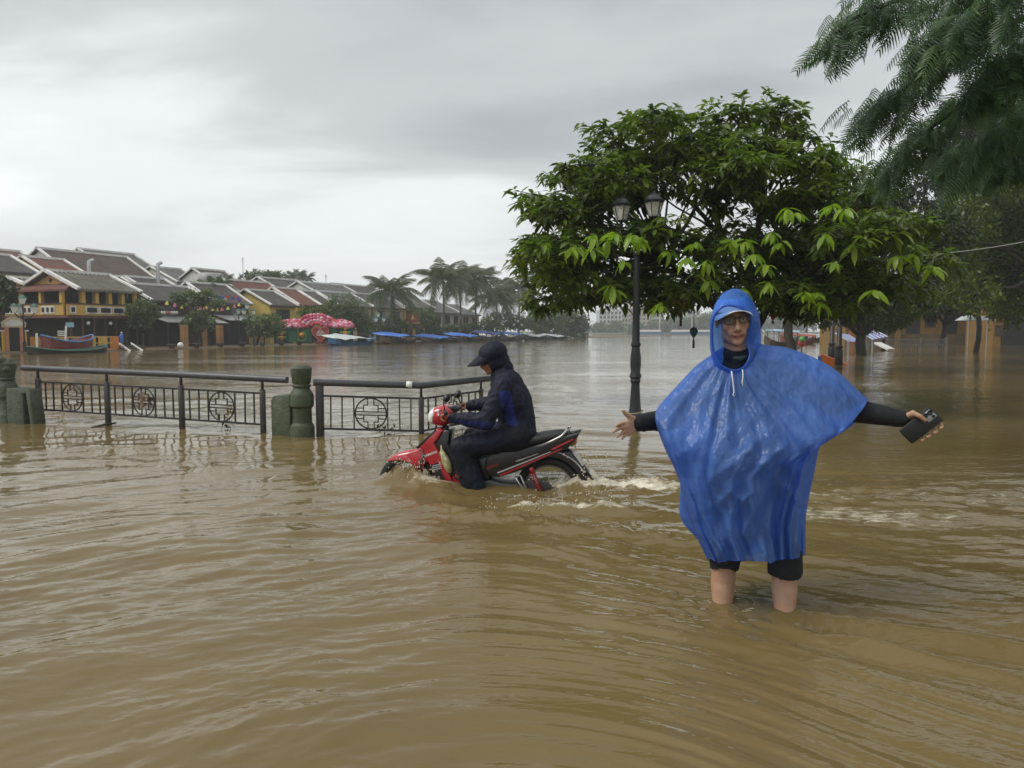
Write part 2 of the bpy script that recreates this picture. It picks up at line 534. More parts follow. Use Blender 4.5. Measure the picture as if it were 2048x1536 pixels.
def water_material():
    m = bpy.data.materials.new('muddy_water')
    m.use_nodes = True
    nt = m.node_tree; N = nt.nodes; L = nt.links
    b = N['Principled BSDF']
    tc = N.new('ShaderNodeTexCoord')
    # silt colour with slow drifts
    n1 = N.new('ShaderNodeTexNoise'); n1.inputs['Scale'].default_value = 0.45; n1.inputs['Detail'].default_value = 4
    L.new(tc.outputs['Object'], n1.inputs['Vector'])
    cr = N.new('ShaderNodeValToRGB')
    cr.color_ramp.elements[0].position = 0.3; cr.color_ramp.elements[0].color = (0.132, 0.092, 0.032, 1)
    cr.color_ramp.elements[1].position = 0.7; cr.color_ramp.elements[1].color = (0.182, 0.133, 0.058, 1)
    L.new(n1.outputs['Fac'], cr.inputs[0])
    at = N.new('ShaderNodeAttribute'); at.attribute_name = 'foam'
    mp = N.new('ShaderNodeMapping'); mp.inputs['Scale'].default_value = (7, 13, 10)
    L.new(tc.outputs['Object'], mp.inputs[0])
    n2 = N.new('ShaderNodeTexNoise'); n2.inputs['Scale'].default_value = 1.0; n2.inputs['Detail'].default_value = 8
    n2.inputs['Roughness'].default_value = 0.68; n2.inputs['Distortion'].default_value = 0.6
    L.new(mp.outputs[0], n2.inputs['Vector'])
    ad = N.new('ShaderNodeMath'); ad.operation = 'ADD'
    ms = N.new('ShaderNodeMath'); ms.operation = 'MULTIPLY_ADD'; ms.inputs[1].default_value = 0.66; ms.inputs[2].default_value = -0.70
    L.new(at.outputs['Fac'], ms.inputs[0])
    L.new(ms.outputs[0], ad.inputs[0]); L.new(n2.outputs['Fac'], ad.inputs[1])
    fr = N.new('ShaderNodeMapRange'); fr.inputs['From Min'].default_value = 0.12; fr.inputs['From Max'].default_value = 0.42
    fr.clamp = True
    L.new(ad.outputs[0], fr.inputs['Value'])
    mx = N.new('ShaderNodeMix'); mx.data_type = 'RGBA'
    L.new(fr.outputs[0], mx.inputs['Factor']); L.new(cr.outputs[0], mx.inputs['A']); mx.inputs['B'].default_value = (0.70, 0.65, 0.53, 1)
    L.new(mx.outputs['Result'], b.inputs['Base Color'])
    rg = N.new('ShaderNodeMapRange'); rg.inputs['To Min'].default_value = 0.035; rg.inputs['To Max'].default_value = 0.6
    L.new(fr.outputs[0], rg.inputs['Value']); L.new(rg.outputs[0], b.inputs['Roughness'])
    b.inputs['IOR'].default_value = 1.333
    # fine ripples: two stretched noises
    def rip(scale, sx, sy, rot, dist, det):
        mm = N.new('ShaderNodeMapping'); mm.inputs['Scale'].default_value = (sx, sy, 1); mm.inputs['Rotation'].default_value = (0, 0, rot)
        L.new(tc.outputs['Object'], mm.inputs[0])
        n = N.new('ShaderNodeTexNoise'); n.inputs['Scale'].default_value = scale; n.inputs['Detail'].default_value = det
        n.inputs['Roughness'].default_value = 0.5; n.inputs['Distortion'].default_value = dist
        L.new(mm.outputs[0], n.inputs['Vector'])
        return n.outputs['Fac']
    a1 = rip(6.5, 0.62, 1.5, R(-12), 0.5, 3)
    a2 = rip(2.3, 0.5, 1.3, R(8), 0.4, 2)
    a3 = rip(24.0, 0.55, 1.5, R(-18), 0.5, 2)
    m1 = N.new('ShaderNodeMath'); m1.operation = 'MULTIPLY'; m1.inputs[1].default_value = 0.0105
    m2 = N.new('ShaderNodeMath'); m2.operation = 'MULTIPLY'; m2.inputs[1].default_value = 0.016
    L.new(a1, m1.inputs[0]); L.new(a2, m2.inputs[0])
    s3 = N.new('ShaderNodeMath'); s3.operation = 'MULTIPLY_ADD'; s3.inputs[1].default_value = 0.0034
    L.new(a3, s3.inputs[0]); L.new(m1.outputs[0], s3.inputs[2])
    sm = N.new('ShaderNodeMath'); sm.operation = 'ADD'
    L.new(s3.outputs[0], sm.inputs[0]); L.new(m2.outputs[0], sm.inputs[1])
    fo = N.new('ShaderNodeMath'); fo.operation = 'MULTIPLY_ADD'; fo.inputs[1].default_value = 0.012
    L.new(fr.outputs[0], fo.inputs[0]); L.new(sm.outputs[0], fo.inputs[2])
    pm = N.new('ShaderNodeMapping'); pm.inputs['Scale'].default_value = (0.035, 0.16, 1); pm.inputs['Rotation'].default_value = (0, 0, R(6))
    L.new(tc.outputs['Object'], pm.inputs[0])
    pn = N.new('ShaderNodeTexNoise'); pn.inputs['Scale'].default_value = 1.6; pn.inputs['Detail'].default_value = 5; pn.inputs['Roughness'].default_value = 0.62
    L.new(pm.outputs[0], pn.inputs['Vector'])
    pr = N.new('ShaderNodeMapRange'); pr.inputs['From Min'].default_value = 0.38; pr.inputs['From Max'].default_value = 0.64
    pr.inputs['To Min'].default_value = 0.22; pr.inputs['To Max'].default_value = 0.95
    L.new(pn.outputs['Fac'], pr.inputs['Value'])
    bp = N.new('ShaderNodeBump'); bp.inputs['Distance'].default_value = 1.0
    L.new(pr.outputs[0], bp.inputs['Strength'])
    L.new(fo.outputs[0], bp.inputs['Height'])
    L.new(bp.outputs[0], b.inputs['Normal'])
    return m
M_WATER = water_material()
water = link_mesh('flood_water', make_water(), M_WATER)
tag(water, 'muddy brown flood water over the street and the river', 'water', kind='structure')

# the drowned street and river bed below
gb = MB()
gb.add([(-1500, -60, GROUND_Z), (1500, -60, GROUND_Z), (1500, 1500, GROUND_Z), (-1500, 1500, GROUND_Z)], [(0, 1, 2, 3)])
g = gb.build('ground', mat('silt_ground', (0.16, 0.12, 0.07), 0.9, 0.2, 0.6))
tag(g, 'flooded street and river bed under the muddy water', 'ground', kind='structure')
# ================================================================== RAILING, BOLLARDS, STREET LAMP
M_IRON = mat('dark_iron_paint', (0.022, 0.017, 0.016), 0.42, 0.35, 9, 0.25, 60, dirt=(0.10, 0.05, 0.028), dscale=7, dlo=0.55, dhi=0.85)
M_RAIL = mat('grey_rail_paint', (0.055, 0.06, 0.068), 0.38, 0.3, 6, 0.2, 40, dirt=(0.11, 0.085, 0.065), dscale=9, dlo=0.56, dhi=0.8)
M_GREEN = mat('mossy_green_paint', (0.050, 0.066, 0.032), 0.55, 0.35, 7, 0.5, 30, dirt=(0.13, 0.14, 0.10), dscale=5, dlo=0.55, dhi=0.85)
M_MOSS = mat('weathered_stone_green', (0.075, 0.088, 0.062), 0.75, 0.4, 12, 0.8, 30, dirt=(0.03, 0.034, 0.022), dscale=6)
M_WHITE_PAINT = mat('worn_white_paint', (0.72, 0.72, 0.70), 0.5, 0.1, 10)
M_BLACK = mat('lamp_black_iron', (0.018, 0.020, 0.024), 0.38, 0.3, 12, 0.2, 50)

def baluster_mesh(h):
    return MB().box((0, 0, h / 2), (0.016, 0.016, h)).mesh('baluster')
def medallion(parent, M, r):
    "ring with stepped fret, drawn in the local x-z plane of the panel (M maps to world)"
    mb = MB()
    n = 28
    ring = [M @ Vector((r * math.cos(2 * math.pi * i / n), 0, r * math.sin(2 * math.pi * i / n))) for i in range(n + 1)]
    mb.tube(ring, 0.0095, 6, caps=False)
    def bar(x0, z0, x1, z1):
        mb.beam(M @ Vector((x0, 0, z0)), M @ Vector((x1, 0, z1)), 0.013, 0.013, up=M.to_3x3() @ Vector((0, 1, 0)))
    a, b_, c = 0.20 * r, 0.46 * r, 0.24 * r
    for s in (1, -1):
        bar(-math.sqrt(r * r - (0.11 * r) ** 2), s * 0.11 * r, math.sqrt(r * r - (0.11 * r) ** 2), s * 0.11 * r)
        for q in (1, -1):
            zt = math.sqrt(r * r - a * a)
            bar(q * a, s * zt, q * a, s * 0.55 * r)
            bar(q * a - q * 0.006, s * 0.55 * r, q * b_ + q * 0.006, s * 0.55 * r)
            bar(q * b_, s * 0.55 * r, q * b_, s * 0.11 * r)
            bar(q * b_, s * 0.34 * r, q * math.sqrt(r * r - (0.34 * r) ** 2), s * 0.34 * r)
    return mb.build('medallion', M_IRON, parent)

def railing(feet, rails, ptop, pbot, label, end_stub, first_square=False, square_w=0.05):
    """feet: list of (x,y); rails: matching rail centre heights; panel bars run at heights ptop/pbot under the rail"""
    root = empty('railing', (0, 0, 0))
    root.location = (feet[0][0], feet[0][1], GROUND_Z)
    tag(root, label, 'railing')
    off = Vector(root.location)
    def L3(x, y, z): return Vector((x, y, z)) - off
    pts = []
    if end_stub[0] is not None: pts.append(L3(*end_stub[0]))
    for (x, y), z in zip(feet, rails): pts.append(L3(x, y, z))
    if end_stub[1] is not None: pts.append(L3(*end_stub[1]))
    rail = MB().tube(pts, 0.043, 14).build('handrail', M_RAIL, root, True)
    autosmooth(rail, 50)
    for i, ((x, y), z) in enumerate(zip(feet, rails)):
        p = MB()
        w = 0.085 if (first_square and i == 0) else square_w
        if first_square and i == 0:
            p.box(L3(x, y, (GROUND_Z + z - 0.03) / 2), (w, w, z - 0.03 - GROUND_Z))
        else:
            p.box(L3(x, y, (GROUND_Z + z - 0.14) / 2), (w + 0.012, w + 0.012, z - 0.14 - GROUND_Z))
            p.box(L3(x, y, z - 0.08), (w - 0.018, w - 0.018, 0.13))
        bevel(p.build('post', M_IRON, root), 0.004, 1)
    for i in range(len(feet) - 1):
        A = Vector((*feet[i], rails[i])); B = Vector((*feet[i + 1], rails[i + 1]))
        h = (B - A).xy.length
        ux = Vector((B.x - A.x, B.y - A.y, B.z - A.z)) / h      # sloped with the rail
        f = MB()
        for dz in (ptop, pbot):
            f.beam(A - off + Vector((0, 0, dz)), B - off + Vector((0, 0, dz)), 0.026, 0.024)
        frame = f.build('panel_frame', M_IRON, root)
        ht = abs(pbot - ptop)
        rr = ht / 2 - 0.012
        mid = h * 0.5
        M = Matrix(((ux.x, -ux.y, 0, 0), (ux.y, ux.x, 0, 0), (ux.z, 0, 1, 0), (0, 0, 0, 1)))
        c = A + ux * mid + Vector((0, 0, (ptop + pbot) / 2))
        M.translation = c - off
        medallion(frame, M, rr)
        bm_ = baluster_mesh(ht - 0.024)
        bm_.materials.append(M_IRON)
        rest = (h - 2 * rr) / 2
        xs = [rest * k for k in (0.30, 0.62, 0.965)]
        xs = xs + [h - q for q in reversed(xs)]
        for q in xs:
            pos = A + ux * q + Vector((0, 0, pbot + 0.012)) - off
            o = share('baluster', bm_, frame, pos, (random.uniform(-.012, .012), random.uniform(-.012, .012), math.atan2(ux.y, ux.x)))
    return root

random.seed(5)
ft1 = [W(80, 842), W(217, 850), W(365, 859), W(527, 866)]
rz1 = [P(80, 737, ft1[0].y).z, P(217, 743, ft1[1].y).z, P(365, 749, ft1[2].y).z, P(527, 757, ft1[3].y).z]
f1 = [(p.x, p.y) for p in ft1]
d1 = (Vector(f1[3]) - Vector(f1[2])).normalized()
e0 = Vector(f1[0]) + (Vector(f1[0]) - Vector(f1[1])).normalized() * 0.30
e1 = Vector(f1[3]) + d1 * 0.36
railing(f1, rz1, -0.19, -0.59, 'long dark iron railing of three fretwork panels under a grey tube handrail',
        ((e0.x, e0.y, rz1[0] + 0.005), (e1.x, e1.y, rz1[3] - 0.012)))
# short stub bars that tie the panel into the stone block
ft2 = [W(641, 871), W(843, 869)]
rz2 = [P(641, 765, ft2[0].y).z, P(843, 771, ft2[1].y).z]
e2 = P(962, 758, 10.45)
e3 = P(990, 755.5, 10.75)
f2 = [(p.x, p.y) for p in ft2] + [(e2.x, e2.y)]
s0 = Vector(f2[0]) - (Vector(f2[1]) - Vector(f2[0])).normalized() * 0.07
rl = railing(f2, rz2 + [rz2[1] - 0.0], -0.165, -0.575, 'short dark iron railing that bends behind the motorbike',
        ((s0.x, s0.y, rz2[0]), (e3.x, e3.y, rz2[1])), True)
# worn white patch on its handrail
pa = P(818, 767, 9.2)
_o = Vector(rl.location)
ptc = MB().tube([P(813, 769.4, ft2[1].y - 0.01) - _o, P(825, 769.9, ft2[1].y - 0.01) - _o], 0.0438, 14).build('paint_patch', M_WHITE_PAINT, rl, True)

def bollard(px, py, label, m, block_w, damaged=False, scale=1.0):
    b = W(px, py)
    root = empty('bollard', (b.x, b.y, GROUND_Z))
    tag(root, label, 'bollard')
    zz = lambda z: (z - GROUND_Z)
    prof = [(0.150, 0.0), (0.150, zz(0.105)), (0.140, zz(0.135)), (0.122, zz(0.165)), (0.118, zz(0.33)), (0.120, zz(0.345)), (0.147, zz(0.375)),
            (0.147, zz(0.50)), (0.138, zz(0.53)), (0.108, zz(0.575)), (0.098, zz(0.60)), (0.112, zz(0.612)), (0.114, zz(0.632)), (0.100, zz(0.645)),
            (0.112, zz(0.665)), (0.128, zz(0.80)), (0.130, zz(0.838)), (0.120, zz(0.852)), (0.105, zz(0.868)), (0.070, zz(0.887)), (0.0, zz(0.893))]
    prof = [(r_ * scale, z_) for r_, z_ in prof]
    o = MB().lathe(prof, 26).build('pillar', m, root)
    autosmooth(o, 28)
    blk = MB()
    dirv = Vector((d1.x, d1.y))
    w = block_w
    if damaged:
        # block on the railing side
        poly = [(0.10, 0, 0), (0.10 + w, 0, 0), (0.10 + w, 0, zz(0.44)), (0.10 + w * 0.7, 0, zz(0.50)), (0.10, 0, zz(0.50))]
        a = math.atan2(d1.y, d1.x)
    else:
        poly = [(-0.10, 0, 0), (-0.10 - w, 0, 0), (-0.10 - w, 0, zz(0.44)), (-0.10 - w * 0.86, 0, zz(0.50)), (-0.10, 0, zz(0.52))]
        a = math.atan2(d1.y, d1.x)
    Mr = Matrix.Rotation(a, 3, 'Z')
    blk.prism([Mr @ (Vector(q) + Vector((0, -0.11, 0))) for q in poly], Mr @ Vector((0, 0.22, 0)))
    bevel(blk.build('base_block', m, root), 0.012, 2)
    return root, b
br, bb = bollard(605, 871, 'moss green stone bollard with a round cap between the two railings', M_GREEN, 0.27)
# stub holding the long handrail above the block
sb = P(568, 765, bb.y + 0.03)
bl2, bb2 = bollard(18, 845, 'weathered green bollard with a broken lumpy cap at the end of the long railing', M_MOSS, 0.30, True, 0.92)
# lumpy broken stone on top of the second bollard
lm = MB()
random.seed(3)
for k in range(7):
    lm.ball((random.uniform(-.07, .07), random.uniform(-.07, .07), 0.83 - GROUND_Z + random.uniform(-.09, .07)), (random.uniform(.045, .085), random.uniform(.05, .08), random.uniform(.04, .08)), 8, 6)
autosmooth(lm.build('broken_cap', M_MOSS, bl2), 60)
# small broken slab leaning at the block of the weathered bollard
bs = MB()
_p = Vector((*f1[0], 0)) - Vector((bb2.x, bb2.y, 0))
_dir2 = Vector((d1.x, d1.y, 0))
bs.box(Vector((0, 0, 0.42)) + _dir2 * 0.52, (0.07, 0.2, 0.84), Matrix.Rotation(math.atan2(d1.y, d1.x), 3, 'Z') @ Matrix.Rotation(R(-7), 3, 'Y'))
bevel(bs.build('broken_slab', M_MOSS, bl2), 0.01, 1)

# drift wood and leaves caught in the railing -----------------------
M_TWIG = mat('wet_twig', (0.045, 0.030, 0.018), 0.6, 0.3, 20)
M_YLEAF = mat('yellow_leaf', (0.42, 0.30, 0.03), 0.5, 0.2, 20)
tw = MB()
a_, b_ = W(182, 857), W(232, 851)
tw.tube([a_ + Vector((0, 0, .01)), (a_ + b_) / 2 + Vector((0, 0.02, 0.03)), b_ + Vector((0, 0, 0.035))], [0.008, 0.016, 0.013], 6)
o = tw.build('driftwood_stick', M_TWIG, None, True); tag(o, 'dark wet stick washed against the railing foot', 'stick')
def caught(px, py, Y, n, name, label, m, spread=0.05, L=0.07):
    c = P(px, py, Y)
    mb = MB()
    for k in range(n):
        p = c + Vector((random.uniform(-spread, spread), random.uniform(-.01, .01), random.uniform(-spread, spread)))
        a = random.uniform(0, 6.28)
        u = Vector((math.cos(a), 0.2, math.sin(a))) * L / 2
        v = Vector((-math.sin(a), random.uniform(-.4, .4), math.cos(a))) * L * 0.18
        mb.add([p - u, p + v, p + u, p - v], [(0, 1, 2, 3)])
    for k in range(n):
        p = c + Vector((random.uniform(-spread, spread), random.uniform(-.015, .015), random.uniform(-spread, spread)))
        q = p + Vector((random.uniform(-.05, .05), 0, -random.uniform(.03, .14)))
        mb.tube([p, (p + q) / 2 + Vector((random.uniform(-.02, .02), 0, 0)), q], 0.003, 4, False)
    o = mb.build(name, m)
    return tag(o, label, 'debris', kind='stuff')
caught(460, 825, ft1[3].y + 0.15, 5, 'leaf_debris', 'yellow leaf caught in the last fretwork ring of the long railing', M_YLEAF)
caught(450, 848, ft1[3].y + 0.2, 9, 'root_debris', 'dark stringy roots hanging from the bottom bar of the long railing', M_TWIG, 0.10)
caught(118, 838, ft1[0].y - 0.1, 5, 'leaf_debris', 'yellow leaf floating at the first panel of the long railing', M_YLEAF, 0.08)
caught(772, 866, ft2[0].y, 12, 'root_debris', 'dark stringy roots under the short railing panel', M_TWIG, 0.12)
caught(290, 800, ft1[1].y - .25, 9, 'reed_debris', 'dry brown reeds caught in the middle fretwork ring', mat('dry_reed', (0.14, 0.085, 0.04), 0.7, 0.3, 20), 0.09, 0.12)

# ---- street lamp
lb = W(1270, 834)
LAMP = empty('street_lamp', (lb.x, lb.y, GROUND_Z))
tag(LAMP, 'tall black iron street lamp with two glass lanterns beside the leafy tree', 'street lamp')
S_ = FPX / lb.y
def lz(py): return CAMH + (HORIZON - py) / S_ - GROUND_Z - 0.0
prof = [(0.12, 0), (0.112, lz(838)), (0.094, lz(828)), (0.078, lz(800)), (0.063, lz(768)), (0.064, lz(766)), (0.080, lz(762)), (0.072, lz(757)), (0.092, lz(754)),
        (0.086, lz(749)), (0.070, lz(744)), (0.082, lz(730)), (0.080, lz(715)), (0.066, lz(700)), (0.060, lz(694)), (0.075, lz(691)), (0.075, lz(688)), (0.058, lz(684)),
        (0.053, lz(640)), (0.047, lz(520)), (0.046, lz(514)), (0.058, lz(512)), (0.058, lz(508)), (0.048, lz(505)), (0.062, lz(492)), (0.078, lz(490)), (0.078, lz(487)), (0.055, lz(484)),
        (0.060, lz(478)), (0.066, lz(474)), (0.050, lz(470)), (0.060, lz(462)), (0.045, lz(457)), (0.02, lz(453)), (0, lz(452))]
o = MB().lathe(prof, 20).build('post', M_BLACK, LAMP); autosmooth(o, 30)
bd = MB().tube([Vector((0.115 * math.cos(a), 0.115 * math.sin(a), lz(824) + 0.02 * math.sin(a + 1))) for a in np.linspace(0, 6.283, 17)], 0.008, 5, False)
bd.build('tied_band', mat('pale_cord', (0.4, 0.36, 0.22), 0.7), LAMP)
def glass_mat():
    m = bpy.data.materials.new('lantern_glass'); m.use_nodes = True
    b = m.node_tree.nodes['Principled BSDF']
    b.inputs['Base Color'].default_value = (0.78, 0.76, 0.68, 1)
    b.inputs['Roughness'].default_value = 0.12
    b.inputs['Alpha'].default_value = 0.32
    n = m.node_tree.nodes.new('ShaderNodeTexNoise'); n.inputs['Scale'].default_value = 9
    r_ = m.node_tree.nodes.new('ShaderNodeMapRange'); r_.inputs['To Min'].default_value = 0.15; r_.inputs['To Max'].default_value = 0.5
    m.node_tree.links.new(n.outputs['Fac'], r_.inputs['Value']); m.node_tree.links.new(r_.outputs[0], b.inputs['Alpha'])
    return m
M_LGLASS = glass_mat()
M_BULB = mat('milky_bulb', (0.80, 0.74, 0.58), 0.35, 0.05)
def lantern(parent, cx, base, rot, s=1.0, n=6):
    root = empty('lantern'); root.parent = parent
    root.location = (cx, 0, base); root.rotation_euler = (0, 0, rot)
    hb, ht, rb, rt = 0.06 * s, 0.275 * s, 0.075 * s, 0.138 * s
    ang = [2 * math.pi * (k + 0.5) / n for k in range(n)]
    bot = [Vector((rb * math.cos(a), rb * math.sin(a), hb)) for a in ang]
    top = [Vector((rt * math.cos(a), rt * math.sin(a), ht)) for a in ang]
    fr = MB()
    for k in range(n):
        fr.beam(bot[k], top[k], 0.012, 0.012, up=(math.cos(ang[k]), math.sin(ang[k]), 0))
        fr.beam(bot[k], bot[(k + 1) % n], 0.013, 0.016); fr.beam(top[k], top[(k + 1) % n], 0.014, 0.018)
    fr.lathe([(0.018, -0.04), (0.03, 0.0), (0.018, 0.03), (0.05, 0.045), (rb, hb - 0.003), (0, hb - 0.002)], 10)
    fr.build('lantern_frame', M_BLACK, root)
    for k in range(n):
        a, b_, c, d = bot[k], bot[(k + 1) % n], top[(k + 1) % n], top[k]
        cen = (a + b_ + c + d) / 4
        q = [cen + (v - cen) * 0.90 for v in (a, b_, c, d)]
        nrm = (b_ - a).cross(d - a).normalized() * 0.003
        MB().prism(q, nrm).build('glass_pane', M_LGLASS, root)
    rf = MB().lathe([(rt + 0.018, ht + 0.01), (rt + 0.022, ht + 0.022), (rt * 0.95, ht + 0.04), (rt * 0.80, ht + 0.075), (rt * 0.62, ht + 0.10), (rt * 0.42, ht + 0.118),
                     (rt * 0.30, ht + 0.122), (rt * 0.33, ht + 0.130), (rt * 0.15, ht + 0.142), (0.008, ht + 0.16), (0, ht + 0.16)], 12)
    autosmooth(rf.build('lantern_roof', M_BLACK, root), 35)
    MB().lathe([(0.030, hb + 0.01), (0.034, hb + 0.05), (0.044, hb + 0.07), (0.048, hb + 0.13), (0.040, hb + 0.165), (0, hb + 0.18)], 12).build('bulb', M_BULB, root, True)
    return root
ARM = lz(462)
for sx, dz, rot, dy in ((-0.245, 0.03, 0.12, -0.05), (0.235, 0.085, 0.5, -0.06)):
    ar = MB()
    pts = []
    for k in range(15):
        t = k / 14
        x = sx * (0.15 + 0.85 * t)
        z = ARM - 0.045 - 0.075 * math.sin(math.pi * min(1, t * 1.05)) + (dz + 0.055) * t * t
        pts.append((x, dy * t, z))
    pts.append((sx, dy, ARM + dz + 0.03))
    ar.tube(pts, 0.0165, 8)
    ar.tube([(sx * 0.25, 0, ARM - 0.02), (sx * 0.42, 0, ARM + 0.03), (sx * 0.6, dy * .5, ARM + 0.015), (sx * 0.62, dy * .5, ARM - 0.03)], 0.010, 6)
    ar.build('arm', M_BLACK, LAMP, True)
    ln = lantern(LAMP, sx, ARM + dz + 0.03, rot)
    ln.location.y = dy
# ================================================================== PEOPLE HELPERS
def remesh_to(name, mb, voxel, smooth, m, parent=None, facs=0.5):
    "fuse overlapping closed shapes into one continuous surface"
    me0 = mb.mesh(name + '_src')
    tmp = bpy.data.objects.new(name + '_src', me0)
    COL.objects.link(tmp)
    rm = tmp.modifiers.new('r', 'REMESH'); rm.mode = 'VOXEL'; rm.voxel_size = voxel; rm.adaptivity = 0.0
    if smooth:
        sm = tmp.modifiers.new('s', 'SMOOTH'); sm.factor = facs; sm.iterations = smooth
    dg = bpy.context.evaluated_depsgraph_get()
    dg.update()
    me = bpy.data.meshes.new_from_object(tmp.evaluated_get(dg))
    bpy.data.objects.remove(tmp, do_unlink=True)
    bpy.data.meshes.remove(me0)
    me.name = name
    me.materials.clear()
    return link_mesh(name, me, m, parent, True)

def limb(mb, pts, rs, n=14, sub=4):
    "tapered limb through joints, with ball joints, smooth radius in between"
    pts = [Vector(p) for p in pts]
    P2, R2 = [], []
    for i in range(len(pts) - 1):
        for k in range(sub):
            t = k / sub
            P2.append(pts[i].lerp(pts[i + 1], t)); 
            tt = t * t * (3 - 2 * t)
            R2.append(rs[i] * (1 - tt) + rs[i + 1] * tt)
    P2.append(pts[-1]); R2.append(rs[-1])
    mb.tube(P2, R2, n)
    for p, r_ in zip(pts, rs):
        mb.ball(p, r_ * 0.995, n, 8)

def skin_mat(name, base, blush):
    m = bpy.data.materials.new(name); m.use_nodes = True
    N = m.node_tree.nodes; L = m.node_tree.links
    b = N['Principled BSDF']
    tc = N.new('ShaderNodeTexCoord')
    n1 = N.new('ShaderNodeTexNoise'); n1.inputs['Scale'].default_value = 18; n1.inputs['Detail'].default_value = 5
    L.new(tc.outputs['Object'], n1.inputs['Vector'])
    mx = N.new('ShaderNodeMix'); mx.data_type = 'RGBA'
    mx.inputs['A'].default_value = (*base, 1); mx.inputs['B'].default_value = (*blush, 1)
    mr = N.new('ShaderNodeMapRange'); mr.inputs['From Min'].default_value = 0.35; mr.inputs['From Max'].default_value = 0.7
    L.new(n1.outputs['Fac'], mr.inputs['Value']); L.new(mr.outputs[0], mx.inputs['Factor'])
    at = N.new('ShaderNodeAttribute'); at.attribute_name = 'tint'
    m2 = N.new('ShaderNodeMix'); m2.data_type = 'RGBA'
    L.new(at.outputs['Fac'], m2.inputs['Factor']); L.new(mx.outputs['Result'], m2.inputs['A'])
    m2.inputs['B'].default_value = (blush[0] * 0.72, blush[1] * 0.42, blush[2] * 0.42, 1)
    L.new(m2.outputs['Result'], b.inputs['Base Color'])
    b.inputs['Roughness'].default_value = 0.48
    b.inputs['Subsurface Weight'].default_value = 0.12
    b.inputs['Subsurface Radius'].default_value = (0.012, 0.004, 0.002)
    n3 = N.new('ShaderNodeTexNoise'); n3.inputs['Scale'].default_value = 160; n3.inputs['Detail'].default_value = 3
    L.new(tc.outputs['Object'], n3.inputs['Vector'])
    bp = N.new('ShaderNodeBump'); bp.inputs['Strength'].default_value = 0.18; bp.inputs['Distance'].default_value = 0.004
    L.new(n3.outputs['Fac'], bp.inputs['Height']); L.new(bp.outputs[0], b.inputs['Normal'])
    return m

def head_shape(mb, M, wide=1.0):
    "head in its own frame: eyes at z=0, face towards -y"
    rot = M.to_3x3()
    def B(x, y, z, rx, ry, rz, n=16, m=12):
        mb.ball(M @ Vector((x * wide, y, z)), (rx * wide, ry, rz), n, m, rot)
    B(0, 0.012, 0.032, 0.077, 0.098, 0.090)
    B(0, -0.028, -0.030, 0.066, 0.062, 0.086)
    B(0, -0.042, -0.078, 0.050, 0.046, 0.044)
    B(0, -0.072, -0.102, 0.026, 0.020, 0.020)
    for s in (-1, 1):
        B(s * 0.038, -0.062, -0.030, 0.027, 0.024, 0.026)
        B(s * 0.030, -0.083, 0.019, 0.028, 0.012, 0.008)
        B(s * 0.024, -0.074, -0.056, 0.022, 0.018, 0.024)
        B(s * 0.011, -0.101, -0.045, 0.0085, 0.011, 0.0075)
        B(s * 0.079, 0.012, -0.008, 0.010, 0.022, 0.032)
        B(s * 0.046, -0.010, -0.070, 0.018, 0.04, 0.035)
    mb.tube([M @ Vector((0, -0.086, 0.012)), M @ Vector((0, -0.100, -0.018)), M @ Vector((0, -0.113, -0.040))], [0.0085, 0.0095, 0.0125], 10)
    B(0, -0.111, -0.041, 0.0125, 0.0125, 0.011)
    mb.tube([M @ Vector((-0.029 * wide, -0.079, -0.062)), M @ Vector((-0.014 * wide, -0.094, -0.0675)), M @ Vector((0, -0.097, -0.068)), M @ Vector((0.014 * wide, -0.094, -0.0675)), M @ Vector((0.029 * wide, -0.079, -0.062))], [0.003, 0.0055, 0.006, 0.0055, 0.003], 8)
    mb.tube([M @ Vector((-0.022 * wide, -0.081, -0.072)), M @ Vector((0, -0.096, -0.081)), M @ Vector((0.022 * wide, -0.081, -0.072))], [0.0035, 0.0070, 0.0035], 8)

def finger(mb, pts, r0, r1, n=8):
    k = len(pts)
    rs = [r0 + (r1 - r0) * i / (k - 1) for i in range(k)]
    mb.tube(pts, rs, n)
    for p, r_ in zip(pts, rs): mb.ball(p, r_ * 1.04, n, 6)

def set_tint(o, fn):
    me = o.data
    co = np.empty(len(me.vertices) * 3, dtype=np.float32)
    me.vertices.foreach_get('co', co)
    t = fn(co.reshape(-1, 3)).astype(np.float32)
    at = me.attributes.new('tint', 'FLOAT', 'POINT')
    at.data.foreach_set('value', t)

# ================================================================== THE MAN IN THE BLUE PONCHO
MAN_O = Vector((LEG_A.x * 0.5 + LEG_B.x * 0.5, 3.46, GROUND_Z))
def Q(px, py, Y): return P(px, py, Y) - MAN_O          # local to the person
M_SKIN = skin_mat('skin_pale', (0.43, 0.265, 0.175), (0.40, 0.215, 0.135))
hd = Q(1466.5, 637, 3.46)
HM = Matrix.Translation(hd) @ Matrix.Rotation(R(-5.5), 4, 'Y') @ Matrix.Rotation(R(-7), 4, 'Z') @ Matrix.Rotation(R(4), 4, 'X')
body = MB()
head_shape(body, HM, 0.95)
nk = Q(1482, 722, 3.50)
limb(body, [HM @ Vector((0, 0.03, -0.07)), Q(1474, 698, 3.475), nk], [0.055, 0.054, 0.066], 16)
# torso
shA, shB = Q(1414, 768, 3.47), Q(1562, 748, 3.47)
pelv = Q(1507, 962, 3.50); chest = Q(1487, 800, 3.50); waist = Q(1498, 890, 3.49)
body.ball(chest, (0.165, 0.105, 0.19), 20, 14)
body.ball(waist, (0.150, 0.115, 0.17), 20, 14)
body.ball(pelv, (0.165, 0.115, 0.14), 20, 14)
limb(body, [shA, chest + Vector((0, 0, 0.09)), shB], [0.058, 0.10, 0.058], 14)
